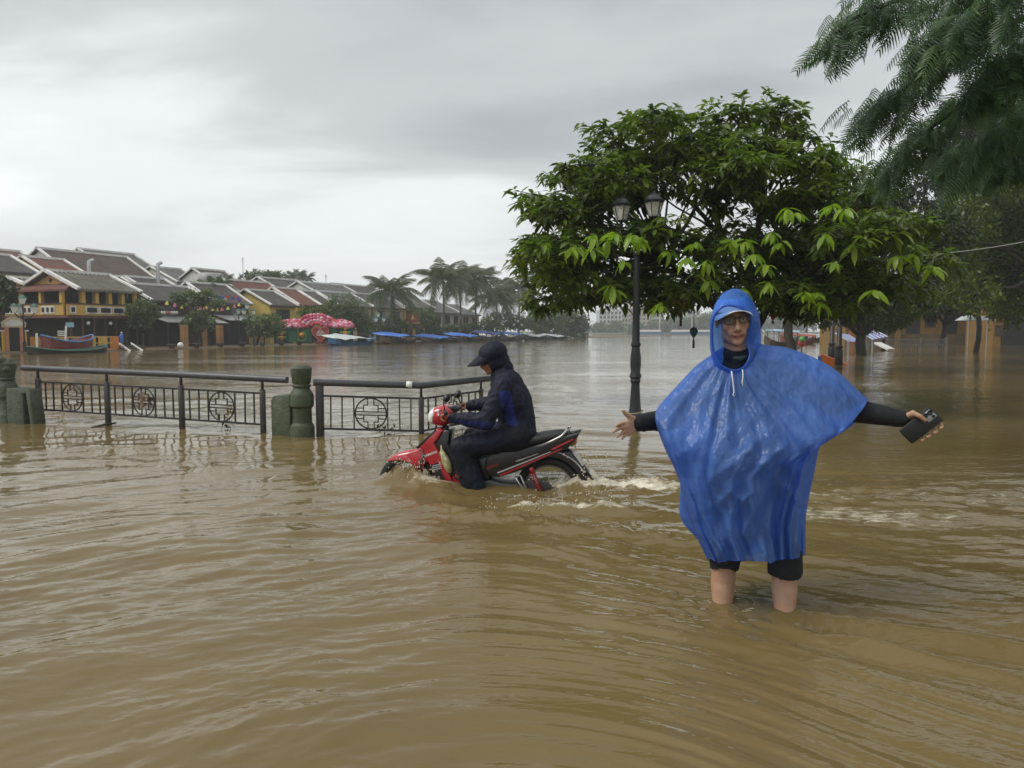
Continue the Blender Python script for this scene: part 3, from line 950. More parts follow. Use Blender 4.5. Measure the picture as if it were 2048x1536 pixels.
# legs: bare below the knee
def leg(hip, knee, ankle, foot_dir):
    limb(body, [hip, hip.lerp(knee, 0.5), knee + Vector((0, 0, 0.03)), knee], [0.088, 0.078, 0.060, 0.056], 16)
    calf = knee.lerp(ankle, 0.20) + Vector((0, 0.012, 0))
    limb(body, [knee, calf, knee.lerp(ankle, 0.46), knee.lerp(ankle, 0.72), ankle], [0.056, 0.0585, 0.047, 0.040, 0.036], 16)
    body.ball(knee + Vector((0, -0.022, -0.005)), (0.036, 0.034, 0.044), 12, 9)
    heel = ankle + Vector((0, 0.035, -0.05)); toe = ankle + foot_dir * 0.19 + Vector((0, 0, -0.062))
    limb(body, [heel, ankle + foot_dir * 0.06 + Vector((0, 0, -0.035)), toe], [0.032, 0.042, 0.026], 12)
kA, kB = Q(1449, 1128, 3.51), Q(1570, 1132, 3.40)
aA = Vector((LEG_A.x, LEG_A.y + 0.01, GROUND_Z + 0.09)) - MAN_O; aB = Vector((LEG_B.x, LEG_B.y + 0.01, GROUND_Z + 0.09)) - MAN_O
leg(pelv + Vector((-0.095, 0, -0.03)), kA, aA, Vector((-0.25, -0.95, 0)).normalized())
leg(pelv + Vector((0.095, 0, -0.03)), kB, aB, Vector((0.15, -0.98, 0)).normalized())
# arm towards the lamp post (open palm)
eA, wA = Q(1344, 838, 3.56), Q(1272, 846, 3.35)
limb(body, [shA, eA, wA], [0.052, 0.042, 0.029], 14)
def FP(px, py, Y): return Q(px, py, Y)
palm = [Q(1270, 837, 3.345), Q(1270, 852, 3.345)]
kn = [FP(1253.5, 846, 3.300), FP(1253.5, 853.5, 3.296), FP(1255, 860.5, 3.300), FP(1258.5, 866.5, 3.306)]
for w_, k_ in zip((Q(1269, 837, 3.345), Q(1269.5, 843, 3.345), Q(1270, 849, 3.345), Q(1271, 854, 3.345)), kn):
    limb(body, [w_, k_], [0.0155, 0.0125], 10)
tips = [FP(1232, 852, 3.245), FP(1227, 863.5, 3.243), FP(1235, 873.5, 3.262), FP(1244, 878, 3.276)]
for k_, t_, r_ in zip(kn, tips, (0.0088, 0.009, 0.0086, 0.0075)):
    m1 = k_.lerp(t_, 0.42) + Vector((0, 0.006, 0.004)); m2 = k_.lerp(t_, 0.74) + Vector((0, 0.004, 0.002))
    finger(body, [k_, m1, m2, t_], r_ * 1.08, r_ * 0.82)
finger(body, [Q(1268, 838, 3.335), Q(1259, 833.5, 3.315), Q(1251, 827.5, 3.300), Q(1246, 821.5, 3.295)], 0.0145, 0.0082)
# arm with the phone
eB, wB = Q(1692, 818, 3.42), Q(1808, 838, 3.34)
limb(body, [shB, eB, wB], [0.053, 0.044, 0.029], 14)
pk = [Q(1868, 838, 3.325), Q(1861, 847, 3.325), Q(1851, 855, 3.325), Q(1842, 861, 3.325)]
for w_, k_ in zip((Q(1812, 832, 3.335), Q(1813, 836, 3.338), Q(1812, 841, 3.338), Q(1811, 845, 3.336)), pk):
    limb(body, [w_, w_.lerp(k_, 0.5) + Vector((0, 0.006, 0)), k_], [0.016, 0.0155, 0.0115], 10)
ft = [(Q(1881, 846, 3.318), Q(1884.5, 853, 3.300), Q(1881.5, 856.5, 3.289)), (Q(1871, 858, 3.318), Q(1873, 864, 3.300), Q(1869, 865.5, 3.289)),
      (Q(1858, 867, 3.318), Q(1859, 873, 3.300), Q(1855, 874, 3.289)), (Q(1846, 873, 3.318), Q(1847, 880, 3.301), Q(1843, 881, 3.291))]
for k_, f_, r_ in zip(pk, ft, (0.0088, 0.009, 0.0087, 0.0078)):
    finger(body, [k_, f_[0], f_[1], f_[2]], r_, r_ * 0.84)
finger(body, [Q(1813, 833, 3.325), Q(1826, 826.5, 3.302), Q(1839, 832, 3.285), Q(1850, 840.5, 3.280)], 0.0165, 0.0092)
man = remesh_to('person', body, 0.0044, 4, M_SKIN)
man.location = MAN_O
tag(man, 'man in a blue plastic rain poncho wading with both arms spread wide', 'person')
HMi = HM.inverted()
def man_tint(co):
    A = np.array(HMi)
    q = co @ A[:3, :3].T + A[:3, 3]
    lip = np.exp(-((q[:, 0] / 0.026) ** 2) ** 2 - (((q[:, 2] + 0.073) / 0.0105) ** 2) ** 2) * (q[:, 1] < -0.072)
    cheek = 0.28 * np.exp(-(((np.abs(q[:, 0]) - 0.042) / 0.02) ** 2) - ((q[:, 2] + 0.035) / 0.02) ** 2) * (q[:, 1] < -0.05)
    nose = 0.25 * np.exp(-(q[:, 0] / 0.013) ** 2 - ((q[:, 2] + 0.042) / 0.014) ** 2) * (q[:, 1] < -0.09)
    return np.clip(0.75 * lip + cheek + nose, 0, 1)
set_tint(man, man_tint)

# face details
M_EYE = mat('eye_white', (0.62, 0.58, 0.54), 0.25, 0.05)
M_IRIS = mat('eye_dark', (0.035, 0.035, 0.04), 0.15, 0.05)
M_BROW = mat('grey_brow_hair', (0.14, 0.105, 0.08), 0.8, 0.2, 60)
for s in (-1, 1):
    ey = MB().ball(HM @ Vector((s * 0.030, -0.0765, 0.000)), (0.0125, 0.0105, 0.0068), 14, 10, HM.to_3x3()).build('eye', M_EYE, man, True)
    MB().ball(HM @ Vector((s * 0.030 - 0.001, -0.0862, 0.000)), (0.0052, 0.0022, 0.0050), 10, 8, HM.to_3x3()).build('iris', M_IRIS, ey, True)
    MB().tube([HM @ Vector((s * 0.015, -0.0955, 0.0225)), HM @ Vector((s * 0.030, -0.0945, 0.0245)), HM @ Vector((s * 0.047, -0.081, 0.018))], [0.003, 0.0034, 0.002], 6).build('eyebrow', M_BROW, man, True)
    MB().tube([HM @ Vector((s * 0.0175, -0.0865, 0.004)), HM @ Vector((s * 0.030, -0.0885, 0.0085)), HM @ Vector((s * 0.0435, -0.080, 0.003))], [0.0016, 0.0026, 0.0016], 6).build('eyelid', M_SKIN, man, True)
MB().tube([HM @ Vector((-0.032, -0.0840, -0.0640)), HM @ Vector((-0.016, -0.0955, -0.0725)), HM @ Vector((0, -0.0995, -0.0748)), HM @ Vector((0.016, -0.0955, -0.0725)), HM @ Vector((0.032, -0.0840, -0.0640))], [0.0012, 0.0020, 0.0022, 0.0020, 0.0012], 6).build('mouth_line', mat('mouth_dark', (0.10, 0.032, 0.028), 0.5), man, True)
# glasses
gl = MB()
M_FRAME = mat('dark_glasses_frame', (0.012, 0.010, 0.010), 0.3)
for s in (-1, 1):
    ring = []
    for k in range(25):
        a = 2 * math.pi * k / 24
        ex, ez = math.copysign(abs(math.cos(a)) ** 0.6, math.cos(a)), math.copysign(abs(math.sin(a)) ** 0.6, math.sin(a))
        ring.append(HM @ Vector((s * 0.0325 + 0.0255 * ex, -0.103 + 0.006 * (s * ex > 0.3), -0.0005 + 0.0165 * ez)))
    gl.tube(ring, 0.0013, 6, False)
    top = [HM @ Vector((s * 0.0325 + q * 0.0255, -0.1035, 0.0145 + 0.002 * (1 - q * q))) for q in (-1, -.5, 0, .5, 1)]
    gl.tube(top, 0.0023, 6)
    gl.tube([HM @ Vector((s * 0.057, -0.099, 0.011)), HM @ Vector((s * 0.074, -0.03, 0.008)), HM @ Vector((s * 0.078, 0.02, 0.002))], 0.0018, 6)
gl.tube([HM @ Vector((-0.008, -0.104, 0.008)), HM @ Vector((0, -0.108, 0.010)), HM @ Vector((0.008, -0.104, 0.008))], 0.0017, 6)
glo = gl.build('glasses', M_FRAME, man, True)
def lens_mat():
    m = bpy.data.materials.new('lens_glass'); m.use_nodes = True
    N = m.node_tree.nodes; L = m.node_tree.links
    N.remove(N['Principled BSDF'])
    t = N.new('ShaderNodeBsdfTransparent'); t.inputs[0].default_value = (0.86, 0.88, 0.88, 1)
    gl_ = N.new('ShaderNodeBsdfGlossy'); gl_.inputs['Roughness'].default_value = 0.03
    fr = N.new('ShaderNodeFresnel'); fr.inputs['IOR'].default_value = 1.5
    mx = N.new('ShaderNodeMixShader')
    L.new(fr.outputs[0], mx.inputs[0]); L.new(t.outputs[0], mx.inputs[1]); L.new(gl_.outputs[0], mx.inputs[2])
    L.new(mx.outputs[0], N['Material Output'].inputs['Surface'])
    return m
M_LENS = lens_mat()
for s in (-1, 1):
    pts = []
    for k in range(20):
        a = 2 * math.pi * k / 20
        ex, ez = math.copysign(abs(math.cos(a)) ** 0.6, math.cos(a)), math.copysign(abs(math.sin(a)) ** 0.6, math.sin(a))
        pts.append(HM @ Vector((s * 0.0325 + 0.0245 * ex, -0.1025, -0.0005 + 0.0155 * ez)))
    MB().prism(pts, HM.to_3x3() @ Vector((0, 0.0015, 0))).build('lens', M_LENS, glo)
# short grey hair at the sides, under the cap
for s in (-1, 1):
    MB().ball(HM @ Vector((s * 0.072, 0.005, 0.020)), (0.010, 0.045, 0.03), 10, 8, HM.to_3x3()).build('hair', mat('short_grey_hair', (0.16, 0.13, 0.11), 0.8, 0.3, 90), man, True)
# cap: crown and brim
M_CAP = mat('pale_cap_cloth', (0.62, 0.68, 0.72), 0.75, 0.08, 30)
cp = MB()
ns, nt = 22, 8
vs_, fs_ = [], []
for i in range(nt + 1):
    t = math.pi / 2 * i / nt
    for j in range(ns):
        a = 2 * math.pi * j / ns
        vs_.append(HM @ Vector((0.081 * math.cos(t) * math.cos(a), 0.010 + 0.104 * math.cos(t) * math.sin(a), 0.036 + 0.076 * math.sin(t))))
for i in range(nt):
    for j in range(ns):
        fs_.append((i * ns + j, i * ns + (j + 1) % ns, (i + 1) * ns + (j + 1) % ns, (i + 1) * ns + j))
cp.add(vs_, fs_)
cap = cp.build('cap', M_CAP, man, True)
br_ = MB()
vt, vb = [], []
na, nrr = 17, 6
for i in range(nrr):
    rr_ = i / (nrr - 1)
    for j in range(na):
        a = math.pi * (1.0 + j / (na - 1))
        x = (0.080 + 0.006 * rr_) * math.cos(a)
        y = 0.000 + (0.092 + 0.060 * rr_) * math.sin(a)
        z = 0.040 + 0.004 * rr_ - 0.024 * rr_ * (x / 0.08) ** 2 - 0.016 * (x / 0.08) ** 2
        vt.append(HM @ Vector((x, y, z + 0.0022))); vb.append(HM @ Vector((x, y, z - 0.0022)))
nn = na * nrr
f_ = []
for i in range(nrr - 1):
    for j in range(na - 1):
        a = i * na + j
        f_.append((a, a + 1, a + na + 1, a + na)); f_.append((nn + a, nn + a + na, nn + a + na + 1, nn + a + 1))
for j in range(na - 1):
    a = (nrr - 1) * na + j
    f_.append((a, a + 1, nn + a + 1, nn + a))
br_.add(vt + vb, f_)
br_.build('brim', M_CAP, cap, True)

# shirt and shorts
M_SHIRT = mat('black_knit', (0.008, 0.009, 0.011), 0.85, 0.25, 40, 0.3, 120)
sh = MB()
sh.ball(chest, (0.182, 0.118, 0.20), 20, 14); sh.ball(waist, (0.166, 0.128, 0.18), 20, 14); sh.ball(pelv, (0.176, 0.124, 0.13), 20, 14)
limb(sh, [shA, chest + Vector((0, 0, 0.09)), shB], [0.07, 0.112, 0.07], 14)
limb(sh, [shA, eA, eA.lerp(wA, 0.5), wA.lerp(eA, 0.0)], [0.064, 0.054, 0.047, 0.040], 16)
limb(sh, [shB, eB, eB.lerp(wB, 0.5), wB.lerp(eB, 0.04)], [0.066, 0.060, 0.050, 0.040], 16)
for a_, b_ in ((eA, wA), (eB, wB)):
    for k in range(4):
        c = a_.lerp(b_, 0.25 + 0.19 * k)
        sh.ball(c + Vector((0.005, -0.004, -0.006 * (k % 2))), (0.02, 0.046 - 0.003 * k, 0.050 - 0.003 * k), 12, 9)
limb(sh, [Q(1474, 706, 3.485), Q(1482, 724, 3.50)], [0.066, 0.085], 16)
remesh_to('shirt', sh, 0.0085, 3, M_SHIRT, man)
M_COLLAR = mat('dark_green_stripe', (0.012, 0.035, 0.034), 0.8)
MB().tube([Q(1466, 716, 3.395), Q(1480, 718, 3.39), Q(1496, 713, 3.40)], [0.008, 0.014, 0.008], 8).build('collar_trim', M_COLLAR, man, True)
so = MB()
limb(so, [pelv + Vector((-0.09, 0, 0)), kA.lerp(pelv, 0.30), kA + Vector((0, 0, 0.045)), kA + Vector((-0.0, 0, 0.0))], [0.115, 0.096, 0.078, 0.072], 18)
limb(so, [pelv + Vector((0.09, 0, 0)), kB.lerp(pelv, 0.30), kB + Vector((0, 0, 0.05)), kB + Vector((0.0, 0, -0.022))], [0.105, 0.088, 0.078, 0.080], 18)
so.ball(pelv, (0.18, 0.13, 0.12), 18, 12)
so.ball(kB + Vector((0.058, 0, -0.018)), (0.024, 0.05, 0.022), 10, 8)
sho = remesh_to('shorts', so, 0.0085, 3, M_SHIRT, man)
# open the leg ends of the shorts
bm = bmesh.new(); bm.from_mesh(sho.data)
kill = [f for f in bm.faces if (f.calc_center_median().x < (kA.x + kB.x) / 2 and f.calc_center_median().z < kA.z - 0.012 + 0.012 * math.sin(40 * f.calc_center_median().x)) or
        (f.calc_center_median().x >= (kA.x + kB.x) / 2 and f.calc_center_median().z < kB.z - 0.048 + 0.25 * abs(f.calc_center_median().x - kB.x) ** 1.2)]
bmesh.ops.delete(bm, geom=kill, context='FACES')
bm.to_mesh(sho.data); bm.free()

# ---- plastic film material
def film_mat(name, col, alpha_lo, alpha_hi, bumpk=0.5):
    m = bpy.data.materials.new(name); m.use_nodes = True
    N = m.node_tree.nodes; L = m.node_tree.links
    b = N['Principled BSDF']
    out = N['Material Output']
    tc = N.new('ShaderNodeTexCoord')
    b.inputs['Base Color'].default_value = (*col, 1)
    b.inputs['Roughness'].default_value = 0.28
    b.inputs['Specular IOR Level'].default_value = 0.7
    tl = N.new('ShaderNodeBsdfTranslucent'); tl.inputs[0].default_value = (col[0] * 1.25, col[1] * 1.3, min(1, col[2] * 1.25), 1)
    tr = N.new('ShaderNodeBsdfTransparent'); tr.inputs[0].default_value = (0.30, 0.48, 0.92, 1)
    m1 = N.new('ShaderNodeMixShader'); m1.inputs[0].default_value = 0.36
    L.new(b.outputs[0], m1.inputs[1]); L.new(tl.outputs[0], m1.inputs[2])
    m2 = N.new('ShaderNodeMixShader')
    ns_ = N.new('ShaderNodeTexNoise'); ns_.inputs['Scale'].default_value = 5; ns_.inputs['Detail'].default_value = 3
    L.new(tc.outputs['Object'], ns_.inputs['Vector'])
    mr = N.new('ShaderNodeMapRange'); mr.inputs['From Min'].default_value = 0.3; mr.inputs['From Max'].default_value = 0.7
    mr.inputs['To Min'].default_value = alpha_lo; mr.inputs['To Max'].default_value = alpha_hi
    L.new(ns_.outputs['Fac'], mr.inputs['Value']); L.new(mr.outputs[0], m2.inputs[0])
    L.new(m1.outputs[0], m2.inputs[1]); L.new(tr.outputs[0], m2.inputs[2])
    L.new(m2.outputs[0], out.inputs['Surface'])
    # crinkles: sharp-edged small facets
    mp = N.new('ShaderNodeMapping'); mp.inputs['Scale'].default_value = (1.0, 1.0, 0.55)
    L.new(tc.outputs['Object'], mp.inputs[0])
    nz = N.new('ShaderNodeTexNoise'); nz.inputs['Scale'].default_value = 7; nz.inputs['Detail'].default_value = 3
    L.new(mp.outputs[0], nz.inputs['Vector'])
    mv = N.new('ShaderNodeMix'); mv.data_type = 'VECTOR'; mv.inputs['Factor'].default_value = 0.12
    L.new(mp.outputs[0], mv.inputs['A']); L.new(nz.outputs['Color'], mv.inputs['B'])
    vo = N.new('ShaderNodeTexVoronoi'); vo.feature = 'F1'; vo.inputs['Scale'].default_value = 15
    L.new(mv.outputs['Result'], vo.inputs['Vector'])
    nf = N.new('ShaderNodeTexNoise'); nf.inputs['Scale'].default_value = 26; nf.inputs['Detail'].default_value = 4
    L.new(mp.outputs[0], nf.inputs['Vector'])
    ad = N.new('ShaderNodeMath'); ad.operation = 'MULTIPLY_ADD'; ad.inputs[1].default_value = 0.7
    L.new(vo.outputs['Distance'], ad.inputs[0]); L.new(nf.outputs['Fac'], ad.inputs[2])
    bp = N.new('ShaderNodeBump'); bp.inputs['Strength'].default_value = bumpk; bp.inputs['Distance'].default_value = 0.012
    L.new(ad.outputs[0], bp.inputs['Height'])
    L.new(bp.outputs[0], b.inputs['Normal']); L.new(bp.outputs[0], tl.inputs['Normal'])
    return m
M_FILM = film_mat('blue_plastic_film', (0.135, 0.29, 0.74), 0.30, 0.52, 1.1)
M_HOODF = film_mat('blue_plastic_hood', (0.10, 0.29, 0.78), 0.38, 0.58, 0.6)
M_HEMF = film_mat('blue_plastic_doubled', (0.03, 0.12, 0.55), 0.04, 0.10, 0.3)

def catmull(ctrl, n):
    "ctrl (k, d) -> (n, d)"
    c = np.asarray(ctrl, float)
    k = len(c)
    c = np.vstack([2 * c[0] - c[1], c, 2 * c[-1] - c[-2]])
    u = np.linspace(0, k - 1, n)
    i = np.minimum(u.astype(int), k - 2); t = (u - i)[:, None]
    p0, p1, p2, p3 = c[i], c[i + 1], c[i + 2], c[i + 3]
    return 0.5 * ((2 * p1) + (-p0 + p2) * t + (2 * p0 - 5 * p1 + 4 * p2 - p3) * t * t + (-p0 + 3 * p1 - 3 * p2 + p3) * t ** 3)

def poncho():
    # rows: xL,yL,YL, xR,yR,YR, front y (centre), front depth, back y, back depth, front squareness
    rows = [
        (1432, 704, 3.47, 1518, 690, 3.47, 744, 0.115, 686, 0.06),
        (1392, 732, 3.47, 1580, 697, 3.46, 782, 0.150, 705, 0.11),
        (1350, 776, 3.45, 1660, 732, 3.44, 830, 0.185, 750, 0.17),
        (1318, 812, 3.42, 1726, 790, 3.40, 880, 0.200, 805, 0.19),
        (1310, 836, 3.40, 1729, 800, 3.40, 915, 0.205, 850, 0.20),
        (1326, 884, 3.42, 1662, 838, 3.43, 950, 0.210, 890, 0.22),
        (1345, 925, 3.44, 1640, 890, 3.45, 985, 0.215, 935, 0.22),
        (1362, 970, 3.46, 1627, 950, 3.47, 1020, 0.215, 980, 0.23),
        (1378, 1030, 3.47, 1613, 1020, 3.47, 1060, 0.22, 1035, 0.23),
        (1396, 1075, 3.48, 1611, 1062, 3.47, 1085, 0.22, 1070, 0.23),
        (1414, 1114, 3.49, 1611, 1106, 3.47, 1114, 0.22, 1100, 0.23),
    ]
    T, NN = 120, 190
    rw = catmull(rows, T)
    phi = np.linspace(0, 2 * np.pi, NN, endpoint=False)
    c, s = np.cos(phi), np.sin(phi)                 # c: -1 left .. +1 right ; s>0 front
    t = np.linspace(0, 1, T)[:, None]
    xL, yL, YL, xR, yR, YR, fy, fd, by, bd = [rw[:, k:k + 1] for k in range(10)]
    w = (c + 1) / 2
    px = xL + (xR - xL) * w
    ys = yL + (yR - yL) * w
    front = (s > 0)
    sa = np.abs(s)
    py = np.where(front, ys + (fy - (yL + yR) / 2) * sa ** 1.3, ys + (by - (yL + yR) / 2) * sa ** 1.3)
    Ys = YL + (YR - YL) * w
    # folds: pleats fan out from the neck and run down, sharper where the film is pulled
    ang = phi[None, :]
    def tri(x): return 2 * np.abs(2 * (x - np.floor(x + 0.5))) - 1
    warp = 0.55 * perlin(np.cos(ang) * 1.6 + 1.1 * t, np.sin(ang) * 1.6 + 0.5 * t, 201) + 0.20 * perlin(np.cos(ang) * 4 + 2 * t, np.sin(ang) * 4 - t, 202)
    pleat = tri(ang / (2 * np.pi) * 15 + 1.6 * warp)
    amp1 = 0.5 + 0.9 * np.clip(perlin(np.cos(ang) * 2.5 + 7, np.sin(ang) * 2.5 + 1.4 * t, 204) + 0.3, 0, 1)
    fine = tri(ang / (2 * np.pi) * 38 + 2.2 * warp + 0.9 * t)
    # pulls running obliquely from the raised arms towards the hip
    gx_, gy_ = (px - 1480) / 100.0, (py - 760) / 100.0
    pullR = 1 - 2 * np.abs(perlin((gx_ * 0.55 + gy_ * 0.83) * 0.55, (gx_ * 0.83 - gy_ * 0.55) * 2.0, 211))
    pullL = 1 - 2 * np.abs(perlin((-gx_ * 0.62 + gy_ * 0.78) * 0.6 + 9, (gx_ * 0.78 + gy_ * 0.62) * 1.7, 213))
    D = np.where(front, fd, bd) * sa ** 0.75
    grow = (0.10 + 0.90 * t ** 0.8)
    D = D + (0.040 * pleat * amp1 + 0.010 * fine) * grow * sa ** 0.4 + (0.030 * pullR * (c > -0.2) + 0.034 * pullL * (c < 0.25)) * sstep(0.10, 0.35, t) * sa ** 0.6
    Y = Ys - np.where(front, D, -D)
    # back panel blows out past the side near the hem on the lamp side
    bl = np.exp(-((phi[None, :] - np.pi * 1.13) / 0.20) ** 2) * np.exp(-((t - 0.80) / 0.10) ** 2)
    px = px - 26 * bl
    # and hangs behind the raised arm on the other side
    bl2 = np.exp(-((phi[None, :] - np.pi * 1.87) / 0.17) ** 2) * np.exp(-((t - 0.47) / 0.07) ** 2)
    px = px + 26 * bl2; py = py + 22 * bl2
    # hem uneven
    py = py + (t ** 6) * (6 * perlin(c * 2.5, s * 2.5, 207) + 9 * np.clip(perlin(c * 5, s * 5, 209), 0, 1))[None, :]
    # to world
    u = (px - 1024.0) / FPX; v = (768.0 - py) / FPX
    dy = _cp + v * _sp; dz = -_sp + v * _cp
    k = Y / dy
    X = np.stack([u * k, Y, CAMH + dz * k], -1) - np.array(MAN_O)
    return X

def relax(X0, pins, steps=55, iters=6, gx=1.045, gy=1.015, grav=0.0009, kpin=0.035, seed=1):
    "let an over-long film settle into creases (position based dynamics on a closed tube grid)"
    rng = np.random.default_rng(seed)
    X = X0 + rng.normal(0, 0.0012, X0.shape)
    T, NN = X.shape[:2]
    def dist(a, b): return np.linalg.norm(a - b, axis=-1, keepdims=True)
    Lh = dist(X0, np.roll(X0, -1, 1)) * gx
    Lv = dist(X0[:-1], X0[1:]) * gy
    Ld = dist(X0[:-1], np.roll(X0, -1, 1)[1:]) * (gx * gy) ** 0.5
    Lh2 = dist(X0, np.roll(X0, -3, 1)) * 1.0
    V = np.zeros_like(X)
    for st_ in range(steps):
        prev = X.copy()
        X = X + V * 0.90
        X[..., 2] -= grav
        for it in range(iters):
            for off in (0, 1):
                sl = slice(off, NN - (0 if off == 0 else 1), 2)
                A = X[:, off:NN - 1:2]; B = X[:, off + 1:NN:2]
                n_ = min(A.shape[1], B.shape[1]); A = A[:, :n_]; B = B[:, :n_]
                d = B - A; l = np.linalg.norm(d, axis=-1, keepdims=True) + 1e-9
                cr = d * (0.5 * (l - Lh[:, off:NN - 1:2][:, :n_]) / l)
                A += cr; B -= cr
            d = X[:, 0] - X[:, -1]; l = np.linalg.norm(d, axis=-1, keepdims=True) + 1e-9
            cr = d * (0.5 * (l - Lh[:, -1]) / l); X[:, -1] += cr; X[:, 0] -= cr
            for off in (0, 1):
                A = X[off:T - 1:2]; B = X[off + 1:T:2]
                n_ = min(len(A), len(B)); A = A[:n_]; B = B[:n_]
                d = B - A; l = np.linalg.norm(d, axis=-1, keepdims=True) + 1e-9
                cr = d * (0.5 * (l - Lv[off::2][:n_]) / l)
                A += cr; B -= cr
            # shear (jacobi)
            XR = np.roll(X, -1, 1)
            d = XR[1:] - X[:-1]; l = np.linalg.norm(d, axis=-1, keepdims=True) + 1e-9
            cr = d * (0.12 * (l - Ld) / l)
            X[:-1] += cr; X[1:] -= np.roll(cr, 1, 1)
        X = X + (X0 - X) * np.maximum(kpin, pins)[..., None]
        V = X - prev
    return X

def tube_mesh(name, X):
    T, NN = X.shape[:2]
    idx = np.arange(T * NN).reshape(T, NN)
    r_ = np.roll(idx, -1, 1)
    f = np.stack([idx[:-1], r_[:-1], r_[1:], idx[1:]], -1).reshape(-1, 4)
    me = bpy.data.meshes.new(name)
    me.from_pydata(X.reshape(-1, 3).tolist(), [], f.tolist())
    me.update()
    return me
X0 = poncho()
pins = np.zeros(X0.shape[:2]); pins[0] = 1.0; pins[1:4] = 0.4
c_ = np.abs(np.cos(np.linspace(0, 2 * np.pi, X0.shape[1], endpoint=False)))
pins = np.maximum(pins, 0.30 * (c_ ** 14)[None, :])
XP = relax(X0, pins, 45, 5, 1.035, 1.015, 0.0005, 0.03)
pon = link_mesh('poncho', tube_mesh('poncho', XP), M_FILM, man, True)
pon['label'] = 'thin blue plastic rain poncho, creased and see-through'
# welded hem strip
hem = XP[-1]
MB().tube([Vector(p) for p in np.vstack([hem, hem[:1]])], 0.0022, 5, False).build('hem', M_HEMF, pon, True)

# ---- hood
def hood():
    # opening edge, clockwise from top (px, py, Y)
    op = [(1457, 611, 3.335), (1438, 619, 3.335), (1426, 640, 3.345), (1424, 672, 3.36), (1428, 704, 3.365), (1442, 730, 3.355), (1468, 741, 3.345),
          (1489, 733, 3.355), (1500, 710, 3.37), (1495, 686, 3.385), (1500, 660, 3.38), (1501, 635, 3.37), (1484, 617, 3.345)]
    mid = [(1462, 578, 3.43), (1440, 592, 3.44), (1424, 628, 3.45), (1421, 672, 3.45), (1424, 708, 3.44), (1436, 738, 3.42), (1468, 750, 3.39),
           (1500, 744, 3.42), (1516, 718, 3.45), (1521, 690, 3.46), (1521, 656, 3.46), (1515, 620, 3.45), (1493, 588, 3.44)]
    cr_ = [(1457, 597, 3.36), (1437, 609, 3.365), (1423.5, 636, 3.38), (1422, 672, 3.40), (1425, 706, 3.395), (1438, 735, 3.38), (1468, 746, 3.36),
           (1495, 740, 3.38), (1509, 714, 3.41), (1508, 688, 3.42), (1512, 658, 3.41), (1510, 628, 3.40), (1489, 604, 3.375)]
    bk = [(1474, 581, 3.55), (1455, 593, 3.55), (1438, 632, 3.56), (1434, 672, 3.56), (1436, 706, 3.55), (1446, 728, 3.55), (1474, 736, 3.55),
          (1504, 728, 3.55), (1514, 706, 3.56), (1516, 680, 3.57), (1514, 650, 3.57), (1506, 618, 3.56), (1492, 589, 3.55)]
    bk2 = [(1474 + (x - 1474) * 0.45, 660 + (y - 660) * 0.5, 3.605) for x, y, Y in bk]
    rings = []
    for rg in (op, cr_, mid, bk, bk2):
        q = np.array([list(Q(*p)) for p in rg])
        q = np.vstack([q[-2:], q, q[:3]])
        cc = catmull(q, (len(q) - 1) * 8 + 1)
        cc = cc[16:16 + 13 * 8]
        rings.append(cc)
    G = np.array(rings)                 # (5, 104, 3)
    out = np.stack([catmull(G[:, j], 34) for j in range(G.shape[1])], 1)
    return out
XH0 = hood()
ph = np.zeros(XH0.shape[:2]); ph[0] = 0.9; ph[1:3] = 0.3
XH = relax(XH0, ph, 35, 5, 1.035, 1.03, 0.0004, 0.07, 4)
ho = link_mesh('hood', tube_mesh('hood', XH), M_HOODF, pon, True)
edge = XH[0]
MB().tube([Vector(p) for p in np.vstack([edge, edge[:1]])], 0.0052, 7, False).build('hood_rim', M_HEMF, pon, True)
M_STRING = mat('white_cord', (0.75, 0.75, 0.73), 0.6)
MB().tube([Q(1463, 742, 3.325), Q(1465, 757, 3.318), Q(1466.5, 772, 3.312), Q(1468, 784, 3.309), Q(1466, 790, 3.307), Q(1469, 793, 3.306)], 0.0024, 6).build('drawstring', M_STRING, pon, True)
MB().tube([Q(1485, 739, 3.328), Q(1486, 752, 3.318), Q(1484.5, 764, 3.312), Q(1485.5, 772, 3.309)], 0.0024, 6).build('drawstring', M_STRING, pon, True)

# ---- phone, held
ph_c = (P(1857.5, 814, 3.292) + P(1798.5, 862, 3.292)) / 2
cTop, cRight, cBot, cLeft = P(1857, 814, 3.296), P(1888.5, 840.6, 3.292), P(1825, 888, 3.294), P(1798.5, 862, 3.298)
ctr = (cTop + cRight + cBot + cLeft) / 4
ph_root = empty('phone', ctr)
tag(ph_root, 'black smartphone in a dark cover with a silver camera plate, held out in a hand', 'phone')
q4 = [cTop - ctr, cRight - ctr, cBot - ctr, cLeft - ctr]
nrm = (q4[1] - q4[0]).cross(q4[3] - q4[0]).normalized()
if nrm.y > 0: nrm = -nrm
M_PHONE = mat('dark_phone_cover', (0.010, 0.012, 0.012), 0.5, 0.15, 60)
bevel(MB().prism([p - nrm * -0.0 for p in q4], -nrm * 0.011).build('cover', M_PHONE, ph_root), 0.003, 2)
def inpl(a, b): return q4[0] * ((1 - a) * (1 - b)) + q4[1] * (a * (1 - b)) + q4[2] * (a * b) + q4[3] * ((1 - a) * b)
plate = [inpl(0.10, 0.04), inpl(0.60, 0.03), inpl(0.62, 0.30), inpl(0.10, 0.31)]
pl = MB().prism([p + nrm * 0.0002 for p in plate], nrm * 0.0022).build('camera_plate', mat('silver_grey_plate', (0.42, 0.46, 0.46), 0.3, 0.05, metal=0.3), ph_root)
bevel(pl, 0.001, 1)
rotn = nrm.to_track_quat('Z', 'Y').to_matrix()
